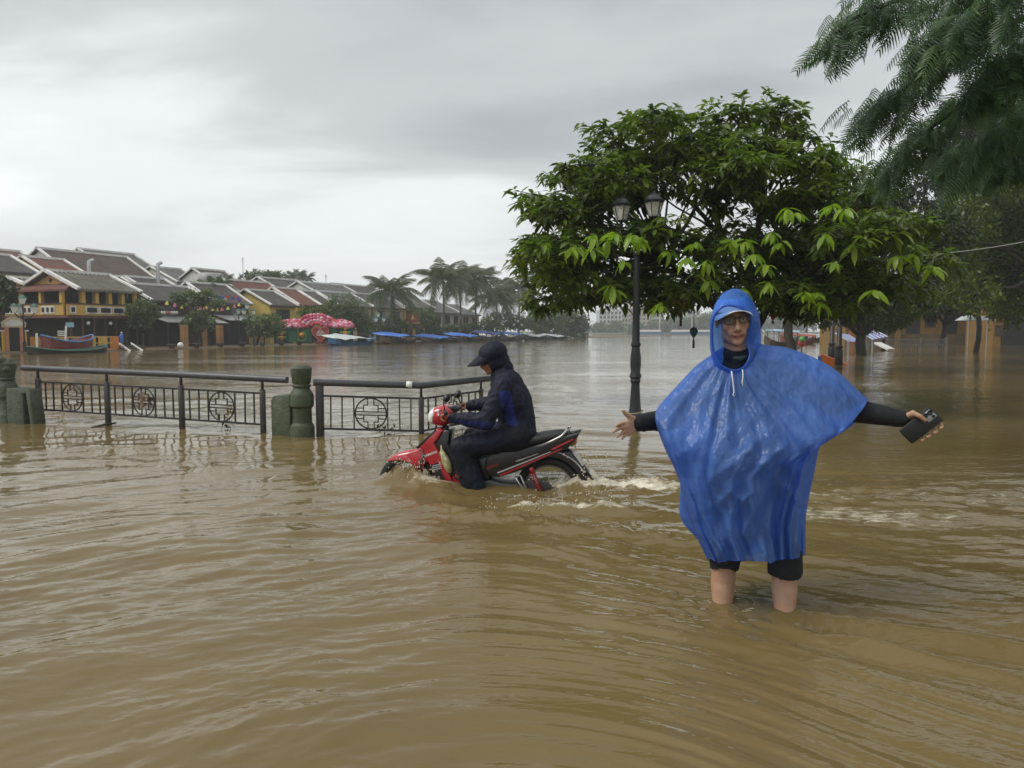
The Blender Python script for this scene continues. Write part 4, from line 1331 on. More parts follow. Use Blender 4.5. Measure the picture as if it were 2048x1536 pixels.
for a, b, r_ in ((0.25, 0.10, 0.0125), (0.22, 0.235, 0.0115), (0.50, 0.105, 0.007)):
    MB().lathe([(r_, 0), (r_, 0.0030), (r_ * 0.8, 0.0036), (r_ * 0.75, 0.0030), (0, 0.0028)], 16, inpl(a, b) + nrm * 0.0022, rotn).build('camera_lens', mat('black_lens', (0.006, 0.006, 0.008), 0.12), ph_root, True)
# ================================================================== MOTORBIKE AND RIDER
from mathutils import noise as mnoise
def displace(o, amp, scale, seed=0.0, stretch=(1, 1, 1), where=None):
    me = o.data
    n = len(me.vertices)
    co = np.empty(n * 3, dtype=np.float64); me.vertices.foreach_get('co', co); co = co.reshape(-1, 3)
    nr = np.empty(n * 3, dtype=np.float64); me.vertex_normals.foreach_get('vector', nr); nr = nr.reshape(-1, 3)
    off = Vector((seed, seed * 1.7, -seed)); o2 = Vector((5, 3, 1))
    d = np.empty(n)
    q = co * np.array(stretch) * scale
    for i in range(n):
        p = Vector(q[i]) + off
        d[i] = mnoise.noise(p) * 0.6 + (1 - 2 * abs(mnoise.noise(p * 1.9 + o2))) * 0.5
    co += nr * (amp * d)[:, None]
    me.vertices.foreach_set('co', co.ravel())
    me.update()

BAX = (BIKE_F - BIKE_R).normalized()
BN = Vector((BAX.y * -1, BAX.x, 0)).normalized()
if BN.y > 0: BN = -BN
BO = Vector((BIKE_R.x, BIKE_R.y, GROUND_Z))
def BP(px, py, o=0.0):
    Y = BIKE_R.y + (BIKE_F.y - BIKE_R.y) * (1098.0 - px) / (1098.0 - 820.0)
    return P(px, py, Y) + BN * o - BO
bike = empty('motorbike', BO)
tag(bike, 'red and black underbone motorbike driving through the flood', 'motorbike')
M_RED = mat('red_bike_paint', (0.42, 0.010, 0.022), 0.22, 0.08, 5, spec=0.6, coat=0.6, dirt=(0.26, 0.05, 0.04), dscale=6, dlo=0.62, dhi=0.9)
M_BPLAST = mat('black_bike_plastic', (0.010, 0.010, 0.012), 0.32, 0.2, 8, coat=0.2)
M_BRUB = mat('black_rubber', (0.016, 0.015, 0.015), 0.75, 0.25, 20, 0.3, 80)
M_SEATV = mat('black_vinyl', (0.012, 0.013, 0.014), 0.45, 0.15, 12, 0.15, 60)
M_STEEL = mat('dull_steel', (0.42, 0.42, 0.42), 0.32, 0.15, 12, metal=0.9)
M_ENG = mat('grey_engine', (0.075, 0.075, 0.078), 0.45, 0.25, 10, metal=0.4)
M_GREYT = mat('silver_stripe', (0.55, 0.55, 0.56), 0.3, 0.05)
def plate(name, pts, o0, o1, m, bev=0.010, seg=2, parent=None, taper=None):
    "panel: outline in picture points, from lateral offset o0 to o1"
    a = [BP(x, y, o0) for x, y in pts]
    b = [BP(x, y, o1) for x, y in pts]
    n = len(a)
    mb = MB()
    mb.add(a + b, [tuple(range(n)), tuple(reversed(range(n, 2 * n)))] + [(i, n + i, n + (i + 1) % n, (i + 1) % n) for i in range(n)])
    o = mb.build(name, m, parent or bike)
    if bev: bevel(o, bev, seg, 30)
    return o
def puff(name, sections, m, parent=None, n=16, pw=2.6):
    "body of superellipse sections: (px, py_top, py_bot, half_width)"
    mb = MB(); vs_ = []
    for (px, t, b_, hw) in sections:
        cy, hh = (t + b_) / 2, (b_ - t) / 2
        for k in range(n):
            a = 2 * math.pi * k / n
            ex = math.copysign(abs(math.cos(a)) ** (2 / pw), math.cos(a)); ez = math.copysign(abs(math.sin(a)) ** (2 / pw), math.sin(a))
            vs_.append(BP(px, cy - hh * ez, hw * ex))
    fs_ = []
    K = len(sections)
    for i in range(K - 1):
        for k in range(n):
            k2 = (k + 1) % n
            fs_.append((i * n + k, (i + 1) * n + k, (i + 1) * n + k2, i * n + k2))
    fs_.append(tuple(range(n))); fs_.append(tuple(reversed(range((K - 1) * n, K * n))))
    mb.add(vs_, fs_)
    return autosmooth(mb.build(name, m, parent or bike), 55)
def bike_wheel(px, py, lab):
    c = BP(px, py, 0)
    c.z = 0.29
    root = empty('wheel'); root.parent = bike; root.location = c
    # axis = BN ; ring in plane of BAX and Z
    def ringp(r_, a, o=0): return BAX * (r_ * math.cos(a)) + Vector((0, 0, r_ * math.sin(a))) + BN * o
    ang = [2 * math.pi * k / 40 for k in range(41)]
    ty = MB().tube([ringp(0.252, a) for a in ang], 0.038, 12, False)
    ty.build('tyre', M_BRUB, root, True)
    ri = MB()
    ri.tube([ringp(0.216, a) for a in ang], 0.013, 8, False, (1.0, 1.0)); ri.tube([ringp(0.222, a, 0.014) for a in ang], 0.006, 6, False); ri.tube([ringp(0.222, a, -0.014) for a in ang], 0.006, 6, False)
    ri.build('rim', M_STEEL, root, True)
    hb = MB().lathe([(0.02, -0.07), (0.055, -0.05), (0.055, 0.05), (0.02, 0.07)], 16, (0, 0, 0), BN.to_track_quat('Z', 'Y').to_matrix())
    autosmooth(hb.build('hub', M_ENG, root), 40)
    sp = MB()
    for k in range(24):
        a = 2 * math.pi * k / 24
        s = 0.03 if k % 2 else -0.03
        sp.tube([ringp(0.05, a + (0.5 if k % 4 < 2 else -0.5), s), ringp(0.212, a, s * 0.2)], 0.0016, 4, False)
    so_ = sp.build('spokes', M_STEEL, root); so_['kind'] = 'stuff'
    return root
bike_wheel(820, 988, 'front'); bike_wheel(1098, 985, 'rear')
# front mudguard: arched shell over the wheel, with a deep side skirt
def fender():
    top = [(776, 919), (786, 911), (800, 904), (820, 899), (843, 895.5), (858, 898)]
    bot = [(778, 921), (788, 919.5), (802, 917), (818, 920), (834, 930), (858, 922)]
    hw = [0.022, 0.048, 0.062, 0.068, 0.066, 0.05]
    mb = MB(); vs_ = []; n = 9
    for (tx, ty), (bx, by), h_ in zip(top, bot, hw):
        for k in range(n):
            a = math.pi * k / (n - 1)
            s = math.cos(a); u = math.sin(a) ** 0.55
            vs_.append(BP(bx + (tx - bx) * u, by + (ty - by) * u, h_ * s))
    fs_ = [(i * n + k, i * n + k + 1, (i + 1) * n + k + 1, (i + 1) * n + k) for i in range(5) for k in range(n - 1)]
    mb.add(vs_, fs_)
    o = mb.build('front_mudguard', M_RED, bike)
    return autosmooth(o, 60)
fd_ = fender()
for s in (1, -1):
    plate('mudguard_skirt', [(818, 905), (843, 896.5), (857, 899), (859, 917), (849, 934), (841, 946), (830, 946), (833, 930), (826, 922)], s * 0.045, s * 0.072, M_RED, 0.006, 2, fd_)
fk = MB()
for s in (1, -1):
    fk.tube([BP(862, 880, s * 0.062), BP(838, 945, s * 0.062), BP(821, 990, s * 0.062)], [0.016, 0.018, 0.014], 10)
fk.build('fork', M_BPLAST, bike, True)
# steering head / leg shield
nose = plate('front_cover', [(839, 891), (880, 855), (893, 857), (884, 872), (874, 884), (890, 908), (897, 925), (909, 953), (913, 975), (901, 972), (881, 956), (869, 934), (859, 913), (852, 895)], 0.055, 0.105, M_RED, 0.012, 3)
plate('front_cover', [(839, 891), (880, 855), (893, 857), (884, 872), (874, 884), (890, 908), (897, 925), (909, 953), (913, 975), (901, 972), (881, 956), (869, 934), (859, 913), (852, 895)], -0.105, -0.055, M_RED, 0.012, 3)
plate('nose_panel', [(840, 890), (881, 852), (888, 856), (862, 893), (852, 897)], -0.056, 0.056, M_RED, 0.012, 3)
plate('nose_trim', [(838, 892), (876, 856), (879, 857), (843, 894)], 0.060, 0.1075, M_BPLAST, 0.002, 1)
plate('leg_shield', [(877, 884), (892, 858), (906, 856), (903, 884), (914, 908), (919, 930), (914, 952), (906, 945), (892, 908)], -0.10, 0.10, M_BPLAST, 0.014, 2)
plate('side_decal', [(866, 925), (882, 921), (896, 955), (884, 958)], 0.100, 0.1072, M_BPLAST, 0, 1)
for k in range(3):
    y = 926 + k * 4
    plate('decal_stripe', [(871, y + 1.0), (889, y - 3.0), (890, y - 2.0), (872, y + 2.2)], 0.104, 0.1086, M_GREYT, 0, 1)
lo = plate('lower_fairing', [(905, 926), (925, 934), (938, 952), (941, 972), (936, 981), (913, 974)], 0.045, 0.095, M_RED, 0.012, 2)
plate('lower_fairing', [(905, 926), (925, 934), (938, 952), (941, 972), (936, 981), (913, 974)], -0.095, -0.045, M_RED, 0.012, 2)
for k in range(3):
    plate('fairing_vent', [(912, 938 + k * 11), (932, 943 + k * 11), (933, 947 + k * 10), (914, 943 + k * 11)], 0.085, 0.0975, M_BPLAST, 0.001, 1, lo)
# handlebar cowl with headlight
cowl = puff('handlebar_cowl', [(862, 826, 840, 0.06), (866, 818, 846, 0.085), (875, 812, 850, 0.10), (890, 808.5, 852, 0.10), (902, 810, 846, 0.075), (914, 812, 826, 0.04)], M_RED)
puff('headlight', [(858.5, 828, 840, 0.040), (860, 823, 844, 0.066), (865, 817.5, 848, 0.092), (870, 814.5, 848.5, 0.1005), (873, 816, 840, 0.094)], mat('clear_headlight', (0.72, 0.74, 0.74), 0.12, 0.05, coat=0.5), cowl)
MB().tube([BP(893, 850, 0), BP(884, 872, 0)], [0.03, 0.035], 10).build('steering_stem', M_BPLAST, bike, True)
for s in (1, -1):
    hb = MB().tube([BP(894, 822, s * 0.06), BP(900, 818, s * 0.17), BP(908, 819, s * 0.25)], 0.011, 8).build('handlebar', M_STEEL, bike, True)
    MB().tube([BP(901, 818.5, s * 0.20), BP(910, 819.5, s * 0.315)], 0.0165, 10).build('grip', M_BRUB, hb, True)
    MB().tube([BP(893, 815, s * 0.17), BP(891, 818, s * 0.24), BP(896, 824, s * 0.315)], [0.006, 0.006, 0.004], 6).build('brake_lever', M_STEEL, hb, True)
    mr_ = MB().tube([BP(898, 816, s * 0.15), BP(897, 804, s * 0.17), BP(901, 797, s * 0.19)], 0.005, 6).build('mirror_stem', M_BPLAST, bike, True)
    mh = MB().ball(BP(905, 792, s * 0.20), (0.030, 0.055, 0.040), 12, 9, Matrix.Rotation(R(18), 3, 'Y')).build('mirror', M_BPLAST, mr_, True)
plate('meter_cover', [(897, 811), (913, 811), (922, 817), (918, 822), (902, 822)], -0.06, 0.06, M_BPLAST, 0.006, 1)
# central frame + seat + tail
puff('seat', [(986, 892, 908, 0.075), (1000, 884, 906, 0.10), (1030, 876, 901, 0.12), (1060, 868, 893, 0.125), (1090, 862, 886, 0.118), (1120, 859, 878, 0.10), (1137, 860, 873, 0.075), (1141, 864, 870, 0.05)], M_SEATV)
for s in (1, -1):
    tl_ = plate('tail_panel', [(975, 917), (988, 899), (1030, 896), (1085, 884), (1140, 866), (1162, 861), (1157, 871), (1137, 894), (1110, 903), (1088, 913), (1066, 928), (1030, 941), (1004, 949), (982, 948), (976, 935)], s * 0.075, s * 0.125, M_BPLAST, 0.014, 3)
    if s == 1:
        for (pts, m, o1) in (([(1004, 944), (1070, 916), (1126, 892), (1127, 893.5), (1072, 918.5), (1006, 947)], M_RED, 0.1275),
                         ([(1000, 939), (1064, 914), (1105, 898), (1105, 899), (1065, 916), (1001, 941.5)], M_GREYT, 0.1272),
                         ([(1036, 917), (1080, 902), (1080, 903), (1037, 918.5)], M_GREYT, 0.1270),
                         ([(1105, 893), (1148, 873), (1150, 875), (1110, 895)], M_RED, 0.1274),
                         ([(978, 929), (1000, 921), (1003, 925), (981, 935)], mat('dark_red_decal', (0.16, 0.012, 0.02), 0.3), 0.1268)):
            plate('stripe', pts, 0.118, o1, m, 0, 1, tl_)
plate('tail_core', [(985, 905), (1085, 888), (1150, 868), (1136, 894), (1066, 925), (985, 945)], -0.074, 0.074, M_BPLAST, 0.0, 1)
plate('centre_cover', [(935, 935), (960, 915), (985, 905), (990, 946), (975, 962), (945, 965)], -0.085, 0.085, M_BPLAST, 0.012, 2)
plate('tail_light', [(1139, 880), (1156, 870), (1153, 888), (1143, 893)], -0.05, 0.05, mat('tail_lens_clear', (0.45, 0.36, 0.30), 0.15, 0.1), 0.006, 2)
plate('turn_signal', [(1145, 880), (1155, 874), (1154, 884), (1147, 889)], 0.05, 0.075, mat('amber_lens', (0.55, 0.16, 0.05), 0.2), 0.005, 2)
for s in (1, -1):
    MB().tube([BP(1080, 889, s * 0.115), BP(1104, 879, s * 0.13), BP(1126, 868, s * 0.13), BP(1136, 857, s * 0.115), BP(1139, 857, s * 0.08)], 0.0095, 8).build('grab_rail', mat('silver_rail', (0.5, 0.5, 0.5), 0.28, 0.1, metal=0.6), bike, True)
# rear guard arc and flap
def arc(r0, r1, a0, a1, o0, o1, name, m, k=14):
    cz = BP(1098, 985, 0); cz.z = 0.29
    mb = MB(); vs_ = []
    for i in range(k + 1):
        a = a0 + (a1 - a0) * i / k
        for r_, o_ in ((r0, o0), (r1, o0), (r1, o1), (r0, o1)):
            vs_.append(cz - BAX * (r_ * math.cos(a)) + Vector((0, 0, r_ * math.sin(a))) + BN * o_)
    fs_ = []
    for i in range(k):
        for q in range(4):
            fs_.append((i * 4 + q, i * 4 + (q + 1) % 4, (i + 1) * 4 + (q + 1) % 4, (i + 1) * 4 + q))
    fs_.append((0, 1, 2, 3)); fs_.append((k * 4 + 3, k * 4 + 2, k * 4 + 1, k * 4))
    mb.add(vs_, fs_)
    return autosmooth(mb.build(name, m, bike), 40)
arc(0.300, 0.350, R(12), R(125), -0.06, 0.06, 'rear_mudguard', M_BPLAST)
arc(0.345, 0.354, R(30), R(92), 0.058, 0.066, 'mudguard_trim', M_GREYT)
plate('mud_flap', [(1120, 902), (1138, 897), (1152, 908), (1174, 938), (1189, 959), (1180, 955), (1158, 941), (1140, 922)], -0.05, 0.05, M_BPLAST, 0.005, 1)
plate('number_plate', [(1146, 903), (1150, 903), (1168, 929), (1165, 930)], -0.07, 0.055, mat('plate_white', (0.6, 0.6, 0.58), 0.4), 0.002, 1)
# shock absorber with coil, swing arm, chain case, peg bracket, engine
sk = MB().tube([BP(1066, 932, 0.115), BP(1086, 982, 0.115)], 0.012, 8).build('shock_absorber', M_STEEL, bike, True)
a0, a1 = BP(1068, 940, 0.115), BP(1083, 974, 0.115)
dz_ = (a1 - a0); x1 = BN; y1 = dz_.normalized().cross(x1)
MB().tube([a0 + dz_ * (k / 96) + x1 * (0.024 * math.cos(k * 2 * math.pi / 12)) + y1 * (0.024 * math.sin(k * 2 * math.pi / 12)) for k in range(97)], 0.0052, 6).build('coil_spring', mat('red_spring', (0.34, 0.02, 0.02), 0.35), sk, True)
MB().tube([BP(1066, 930, 0.115), BP(1069, 941, 0.115)], 0.021, 10).build('spring_cap', mat('red_spring_cap', (0.30, 0.02, 0.02), 0.35), sk, True)
plate('chain_case', [(1050, 958), (1075, 956), (1098, 962), (1114, 974), (1120, 986), (1112, 994), (1085, 995), (1056, 985)], 0.062, 0.10, mat('dark_grey_case', (0.035, 0.035, 0.037), 0.4, 0.2, 12, metal=0.2), 0.012, 3)
plate('swing_arm', [(1000, 966), (1050, 965), (1096, 978), (1102, 988), (1090, 994), (1045, 984), (1000, 984)], 0.035, 0.062, M_ENG, 0.008, 2)
eng = plate('engine', [(950, 962), (985, 955), (1010, 962), (1052, 964), (1056, 982), (1010, 994), (955, 990)], -0.085, 0.10, M_ENG, 0.02, 3)
for k in range(4):
    plate('fin', [(1004, 967 + k * 5), (1048, 968 + k * 4.4), (1048, 969.6 + k * 4.4), (1004, 969 + k * 5)], 0.098, 0.108, M_ENG, 0, 1, eng)
MB().tube([BP(1036, 948, 0.125), BP(1045, 945, 0.125), BP(1057, 970, 0.125), BP(1050, 972, 0.125), BP(1036, 950, 0.125)], 0.0075, 6).build('peg_bracket', M_STEEL, bike, True)
MB().tube([BP(1097, 985, 0.10), BP(1097, 985, 0.135)], 0.018, 8).build('axle_nut', M_STEEL, bike, True)
MB().tube([BP(948, 983, 0.08), BP(952, 986, 0.20)], 0.012, 8).build('foot_peg', M_BRUB, bike, True)
# lettering on the red cover
def lettering(txt, a, b, h, o_, m, parent, name='lettering'):
    cu = bpy.data.curves.new(name, 'FONT'); cu.body = txt; cu.size = h; cu.extrude = 0.0015
    cu.align_x = 'CENTER'; cu.align_y = 'CENTER'
    cu.offset = 0.0004
    tmp = bpy.data.objects.new(name, cu); COL.objects.link(tmp)
    dg = bpy.context.evaluated_depsgraph_get()
    me = bpy.data.meshes.new_from_object(tmp.evaluated_get(dg))
    bpy.data.objects.remove(tmp, do_unlink=True)
    me.materials.clear(); me.materials.append(m)
    ob = bpy.data.objects.new(name, me); COL.objects.link(ob); ob.parent = parent
    x = (b - a).normalized(); 
    n = BN if o_ is None else o_
    y = n.cross(x).normalized()
    Mx = Matrix((x, y, n)).transposed().to_4x4(); Mx.translation = (a + b) / 2
    ob.matrix_local = Mx
    return ob
lettering('YAMAHA', BP(858, 908, 0.1065), BP(877, 900.5, 0.1065), 0.030, None, M_WHITE_PAINT, bike)
lettering('Sirius', BP(1030, 920, 0.1262), BP(1062, 909, 0.1262), 0.020, None, M_GREYT, bike)

# plastic bag of greens hung on the hook
bagm = mat('produce_bag_film', (0.40, 0.38, 0.16), 0.25, 0.5, 30, 0.5, 40, coat=0.3, dirt=(0.62, 0.60, 0.48), dscale=28, dlo=0.5, dhi=0.62)
bg = MB()
bag_o = BP(896, 915, 0.118) + BO
vs_ = []
nb = 12
for (px, py, r_) in ((890, 885, 0.004), (891, 893, 0.008), (893, 900, 0.026), (897, 909, 0.034), (901, 920, 0.040), (904, 930, 0.036), (906, 937, 0.022), (906.5, 940, 0.004)):
    c = BP(px, py, 0.135) + BO - bag_o
    for k in range(nb):
        a = 2 * math.pi * k / nb
        rr_ = r_ * (1 + 0.16 * math.sin(3 * a + py * 0.3) + 0.1 * math.sin(5 * a + py))
        vs_.append(c + BAX * (rr_ * math.cos(a)) + BN * (rr_ * 0.75 * math.sin(a)))
bg.add(vs_, [(i * nb + k, i * nb + (k + 1) % nb, (i + 1) * nb + (k + 1) % nb, (i + 1) * nb + k) for i in range(7) for k in range(nb)])
bag = bg.build('produce_bag', bagm, None, True)
bag.location = bag_o
tag(bag, 'small clear plastic bag of yellow green vegetables hanging behind the leg shield', 'bag')

# ---- rider
RO = BO.copy()
M_SKIN2 = skin_mat('skin_tan', (0.36, 0.17, 0.095), (0.38, 0.14, 0.085))
rb = MB()
rh = BP(984, 717, 0.0)
# face towards the direction of travel: head frame's -y maps to BAX
RH = Matrix.Translation(rh) @ Matrix.Rotation(R(-80.5), 4, 'Z') @ Matrix.Rotation(R(20), 4, 'X')
head_shape(rb, RH, 0.97)
hipN, hipF = BP(1036, 868, 0.10), BP(1040, 866, -0.10)
shN, shF = BP(1012, 770, 0.17), BP(1006, 768, -0.17)
spine = BP(1030, 800, 0)
limb(rb, [RH @ Vector((0, 0.03, -0.07)), BP(1004, 752, 0)], [0.056, 0.07], 14)
limb(rb, [BP(1008, 764, 0), BP(1024, 805, 0), BP(1038, 862, 0)], [0.11, 0.115, 0.125], 18)
limb(rb, [shN, shF], [0.055, 0.055], 12)
elN, wrN = BP(985, 836, 0.27), BP(921, 829, 0.25)
elF, wrF = BP(972, 812, -0.25), BP(930, 817, -0.24)
limb(rb, [shN, elN, wrN], [0.05, 0.04, 0.027], 12)
limb(rb, [shF, elF, wrF], [0.05, 0.04, 0.027], 12)
knN, anN = BP(930, 888, 0.17), BP(956, 972, 0.15)
knF, anF = BP(938, 880, -0.17), BP(960, 968, -0.15)
for h_, k_, a_, s in ((hipN, knN, anN, 1), (hipF, knF, anF, -1)):
    limb(rb, [h_, k_], [0.085, 0.056], 14); limb(rb, [k_, k_.lerp(a_, 0.4), a_], [0.055, 0.054, 0.036], 14)
    limb(rb, [a_ + Vector((0, 0, -0.02)) - BAX * 0.05, a_ + Vector((0, 0, -0.04)) + BAX * 0.05, a_ + Vector((0, 0, -0.055)) + BAX * 0.16], [0.032, 0.038, 0.022], 12)
for (w_, s, px0, py0) in ((wrN, 1, 909, 826), (wrF, -1, 918, 817)):
    o_ = 0.26 * s
    palm_c = BP(px0 + 3, py0 - 1, o_)
    for k in range(4):
        oo = o_ + 0.032 - 0.021 * k
        kk = BP(px0 - 3, py0 - 5 + 0.6 * k, oo)
        limb(rb, [w_, kk], [0.019, 0.0125], 8)
        finger(rb, [kk, BP(px0 - 9, py0 - 2 + .6 * k, oo), BP(px0 - 9, py0 + 5 + .6 * k, oo), BP(px0 - 4, py0 + 8 + .5 * k, oo)], 0.0105, 0.0085)
    finger(rb, [w_.lerp(palm_c, 0.5), BP(px0 + 1, py0 + 3, o_ - 0.045 * s), BP(px0 - 4, py0 + 5, o_ - 0.055 * s)], 0.013, 0.009)
rider = remesh_to('person', rb, 0.0062, 2, M_SKIN2)
rider.location = RO
tag(rider, 'rider in a dark navy hooded rain suit sitting on the red motorbike', 'person')
set_tint(rider, lambda co: np.zeros(len(co)))
# rain jacket
def cloth_mat(name, c0, c1):
    m = bpy.data.materials.new(name); m.use_nodes = True
    N = m.node_tree.nodes; L = m.node_tree.links
    b = N['Principled BSDF']; b.inputs['Roughness'].default_value = 0.6; b.inputs['Specular IOR Level'].default_value = 0.22
    at = N.new('ShaderNodeAttribute'); at.attribute_name = 'tint'
    tc = N.new('ShaderNodeTexCoord')
    n1 = N.new('ShaderNodeTexNoise'); n1.inputs['Scale'].default_value = 14; n1.inputs['Detail'].default_value = 5
    L.new(tc.outputs['Object'], n1.inputs['Vector'])
    mx = N.new('ShaderNodeMix'); mx.data_type = 'RGBA'; mx.inputs['A'].default_value = (*c0, 1); mx.inputs['B'].default_value = (*c1, 1)
    L.new(at.outputs['Fac'], mx.inputs['Factor'])
    m2 = N.new('ShaderNodeMix'); m2.data_type = 'RGBA'; m2.blend_type = 'MULTIPLY'; m2.inputs['Factor'].default_value = 1
    mr = N.new('ShaderNodeMapRange'); mr.inputs['To Min'].default_value = 0.6; mr.inputs['To Max'].default_value = 1.4
    L.new(n1.outputs['Fac'], mr.inputs['Value'])
    L.new(mx.outputs['Result'], m2.inputs['A']); L.new(mr.outputs[0], m2.inputs['B'])
    L.new(m2.outputs['Result'], b.inputs['Base Color'])
    n3 = N.new('ShaderNodeTexNoise'); n3.inputs['Scale'].default_value = 30; n3.inputs['Detail'].default_value = 4
    L.new(tc.outputs['Object'], n3.inputs['Vector'])
    bp = N.new('ShaderNodeBump'); bp.inputs['Strength'].default_value = 0.4; bp.inputs['Distance'].default_value = 0.01
    L.new(n3.outputs['Fac'], bp.inputs['Height']); L.new(bp.outputs[0], b.inputs['Normal'])
    return m
M_JACK = cloth_mat('navy_rain_cloth', (0.009, 0.011, 0.024), (0.018, 0.028, 0.150))
M_TROU = cloth_mat('dark_trouser_cloth', (0.008, 0.010, 0.018), (0.012, 0.016, 0.04))
jk = MB()
limb(jk, [BP(1003, 752, 0), BP(1014, 770, 0), BP(1028, 805, 0), BP(1034, 840, 0), BP(1036, 866, 0)], [0.085, 0.135, 0.148, 0.152, 0.150], 20)
jk.ball(BP(1024, 800, 0), (0.135, 0.19, 0.20), 18, 14, Matrix.Rotation(R(-14), 3, 'Y'))
jk.ball(BP(1034, 850, 0), (0.135, 0.19, 0.10), 18, 12)
limb(jk, [shN, shF], [0.075, 0.075], 14)
limb(jk, [shN, elN, elN.lerp(wrN, 0.5), wrN], [0.082, 0.070, 0.058, 0.043], 16)
limb(jk, [shF, elF, wrF], [0.082, 0.068, 0.043], 16)
jko = remesh_to('jacket', jk, 0.009, 3, M_JACK, rider)
displace(jko, 0.013, 11.0, 3.0, (1, 1, 0.6)); displace(jko, 0.007, 26.0, 7.0)
def jt(co):
    c = (BP(1020, 800, 0.15)); e_ = elN
    side = np.exp(-((co[:, 0] - c.x + (co[:, 2] - c.z) * 0.22) / 0.055) ** 2) * (co[:, 2] < c.z + 0.10) * (((co - np.array(RO) * 0)[:, 1]) < 0.5)
    arm = np.exp(-((co[:, 2] - (e_.z - 0.02)) / 0.045) ** 2) * (co[:, 0] < e_.x + 0.10)
    return np.clip(np.maximum(sstep(0.4, 0.6, side), 0.55 * sstep(0.5, 0.8, arm)), 0, 1)
set_tint(jko, jt)
tr = MB()
for h_, k_, a_ in ((hipN, knN, anN), (hipF, knF, anF)):
    limb(tr, [h_, h_.lerp(k_, 0.5), k_], [0.125, 0.108, 0.088], 18)
    limb(tr, [k_, k_.lerp(a_, 0.5), a_ + Vector((0, 0, 0.0)), a_ + Vector((0, 0, -0.012)) - BAX * 0.01], [0.088, 0.092, 0.098, 0.095], 18)
tr.ball(BP(1040, 868, 0), (0.14, 0.18, 0.10), 16, 12)
tro = remesh_to('trousers', tr, 0.009, 3, M_TROU, rider)
displace(tro, 0.012, 10.0, 5.0, (1, 1, 0.5)); displace(tro, 0.006, 24.0, 9.0)
set_tint(tro, lambda co: 0.5 * (np.sin(co[:, 0] * 9) > 0.5))
# hood with a stiff peak
hd2 = MB()
def RB(x, y, z, rx, ry, rz): hd2.ball(RH @ Vector((x, y, z)), (rx, ry, rz), 18, 14, RH.to_3x3())
RB(0, 0.022, 0.040, 0.104, 0.128, 0.104)
RB(0, -0.012, -0.02, 0.096, 0.085, 0.11)
RB(0, 0.045, -0.040, 0.088, 0.095, 0.105)
RB(0, 0.065, -0.120, 0.085, 0.085, 0.08)
RB(0, 0.020, -0.145, 0.082, 0.085, 0.05)
hoo = remesh_to('hood', hd2, 0.0075, 3, M_JACK, rider)
# cut a face opening
RHi = RH.inverted()
bm = bmesh.new(); bm.from_mesh(hoo.data)
kill = []
for f in bm.faces:
    q = RHi @ f.calc_center_median()
    if q.y < -0.052 - 0.10 * (q.z + 0.04) and q.z < 0.040 and q.z > -0.13 and abs(q.x) < 0.08: kill.append(f)
bmesh.ops.delete(bm, geom=kill, context='FACES')
bm.to_mesh(hoo.data); bm.free()
displace(hoo, 0.007, 14.0, 2.0)
set_tint(hoo, lambda co: np.zeros(len(co)))
pk_ = MB(); vt, vb = [], []
for i in range(6):
    r_ = i / 5
    for j in range(15):
        a = math.pi * (1 + j / 14)
        x = (0.106 - 0.022 * r_) * math.cos(a); y = -0.005 + (0.100 + 0.115 * r_) * math.sin(a)
        z = 0.062 - 0.050 * r_ - 0.040 * (x / 0.09) ** 2
        vt.append(RH @ Vector((x, y, z + 0.004))); vb.append(RH @ Vector((x, y, z - 0.004)))
f_ = []
for i in range(5):
    for j in range(14):
        a = i * 15 + j
        f_.append((a, a + 1, a + 16, a + 15)); f_.append((90 + a, 90 + a + 15, 90 + a + 16, 90 + a + 1))
for j in range(14):
    a = 75 + j; f_.append((a, a + 1, 90 + a + 1, 90 + a))
pk_.add(vt + vb, f_)
pko = pk_.build('hood_peak', M_JACK, rider, True); set_tint(pko, lambda co: np.zeros(len(co)))
for s in (-1, 1):
    MB().ball(RH @ Vector((s * 0.030, -0.079, 0.000)), (0.011, 0.009, 0.006), 10, 8, RH.to_3x3()).build('eye', M_IRIS, rider, True)
for a_ in (anN, anF):
    sd = MB()
    sd.prism([a_ + Vector((0, 0, -0.088)) + BAX * q + BN * w_ for q, w_ in ((-0.07, 0.035), (0.19, 0.045), (0.21, 0.0), (0.19, -0.045), (-0.07, -0.035), (-0.09, 0))], (0, 0, 0.018))
    sd.tube([a_ + Vector((0, 0, -0.05)) + BAX * 0.06 + BN * 0.048, a_ + Vector((0, 0, -0.02)) + BAX * 0.10, a_ + Vector((0, 0, -0.05)) + BAX * 0.06 - BN * 0.048], 0.009, 6)
    sd.build('sandal', mat('red_brown_sandal', (0.15, 0.035, 0.03), 0.55), rider)
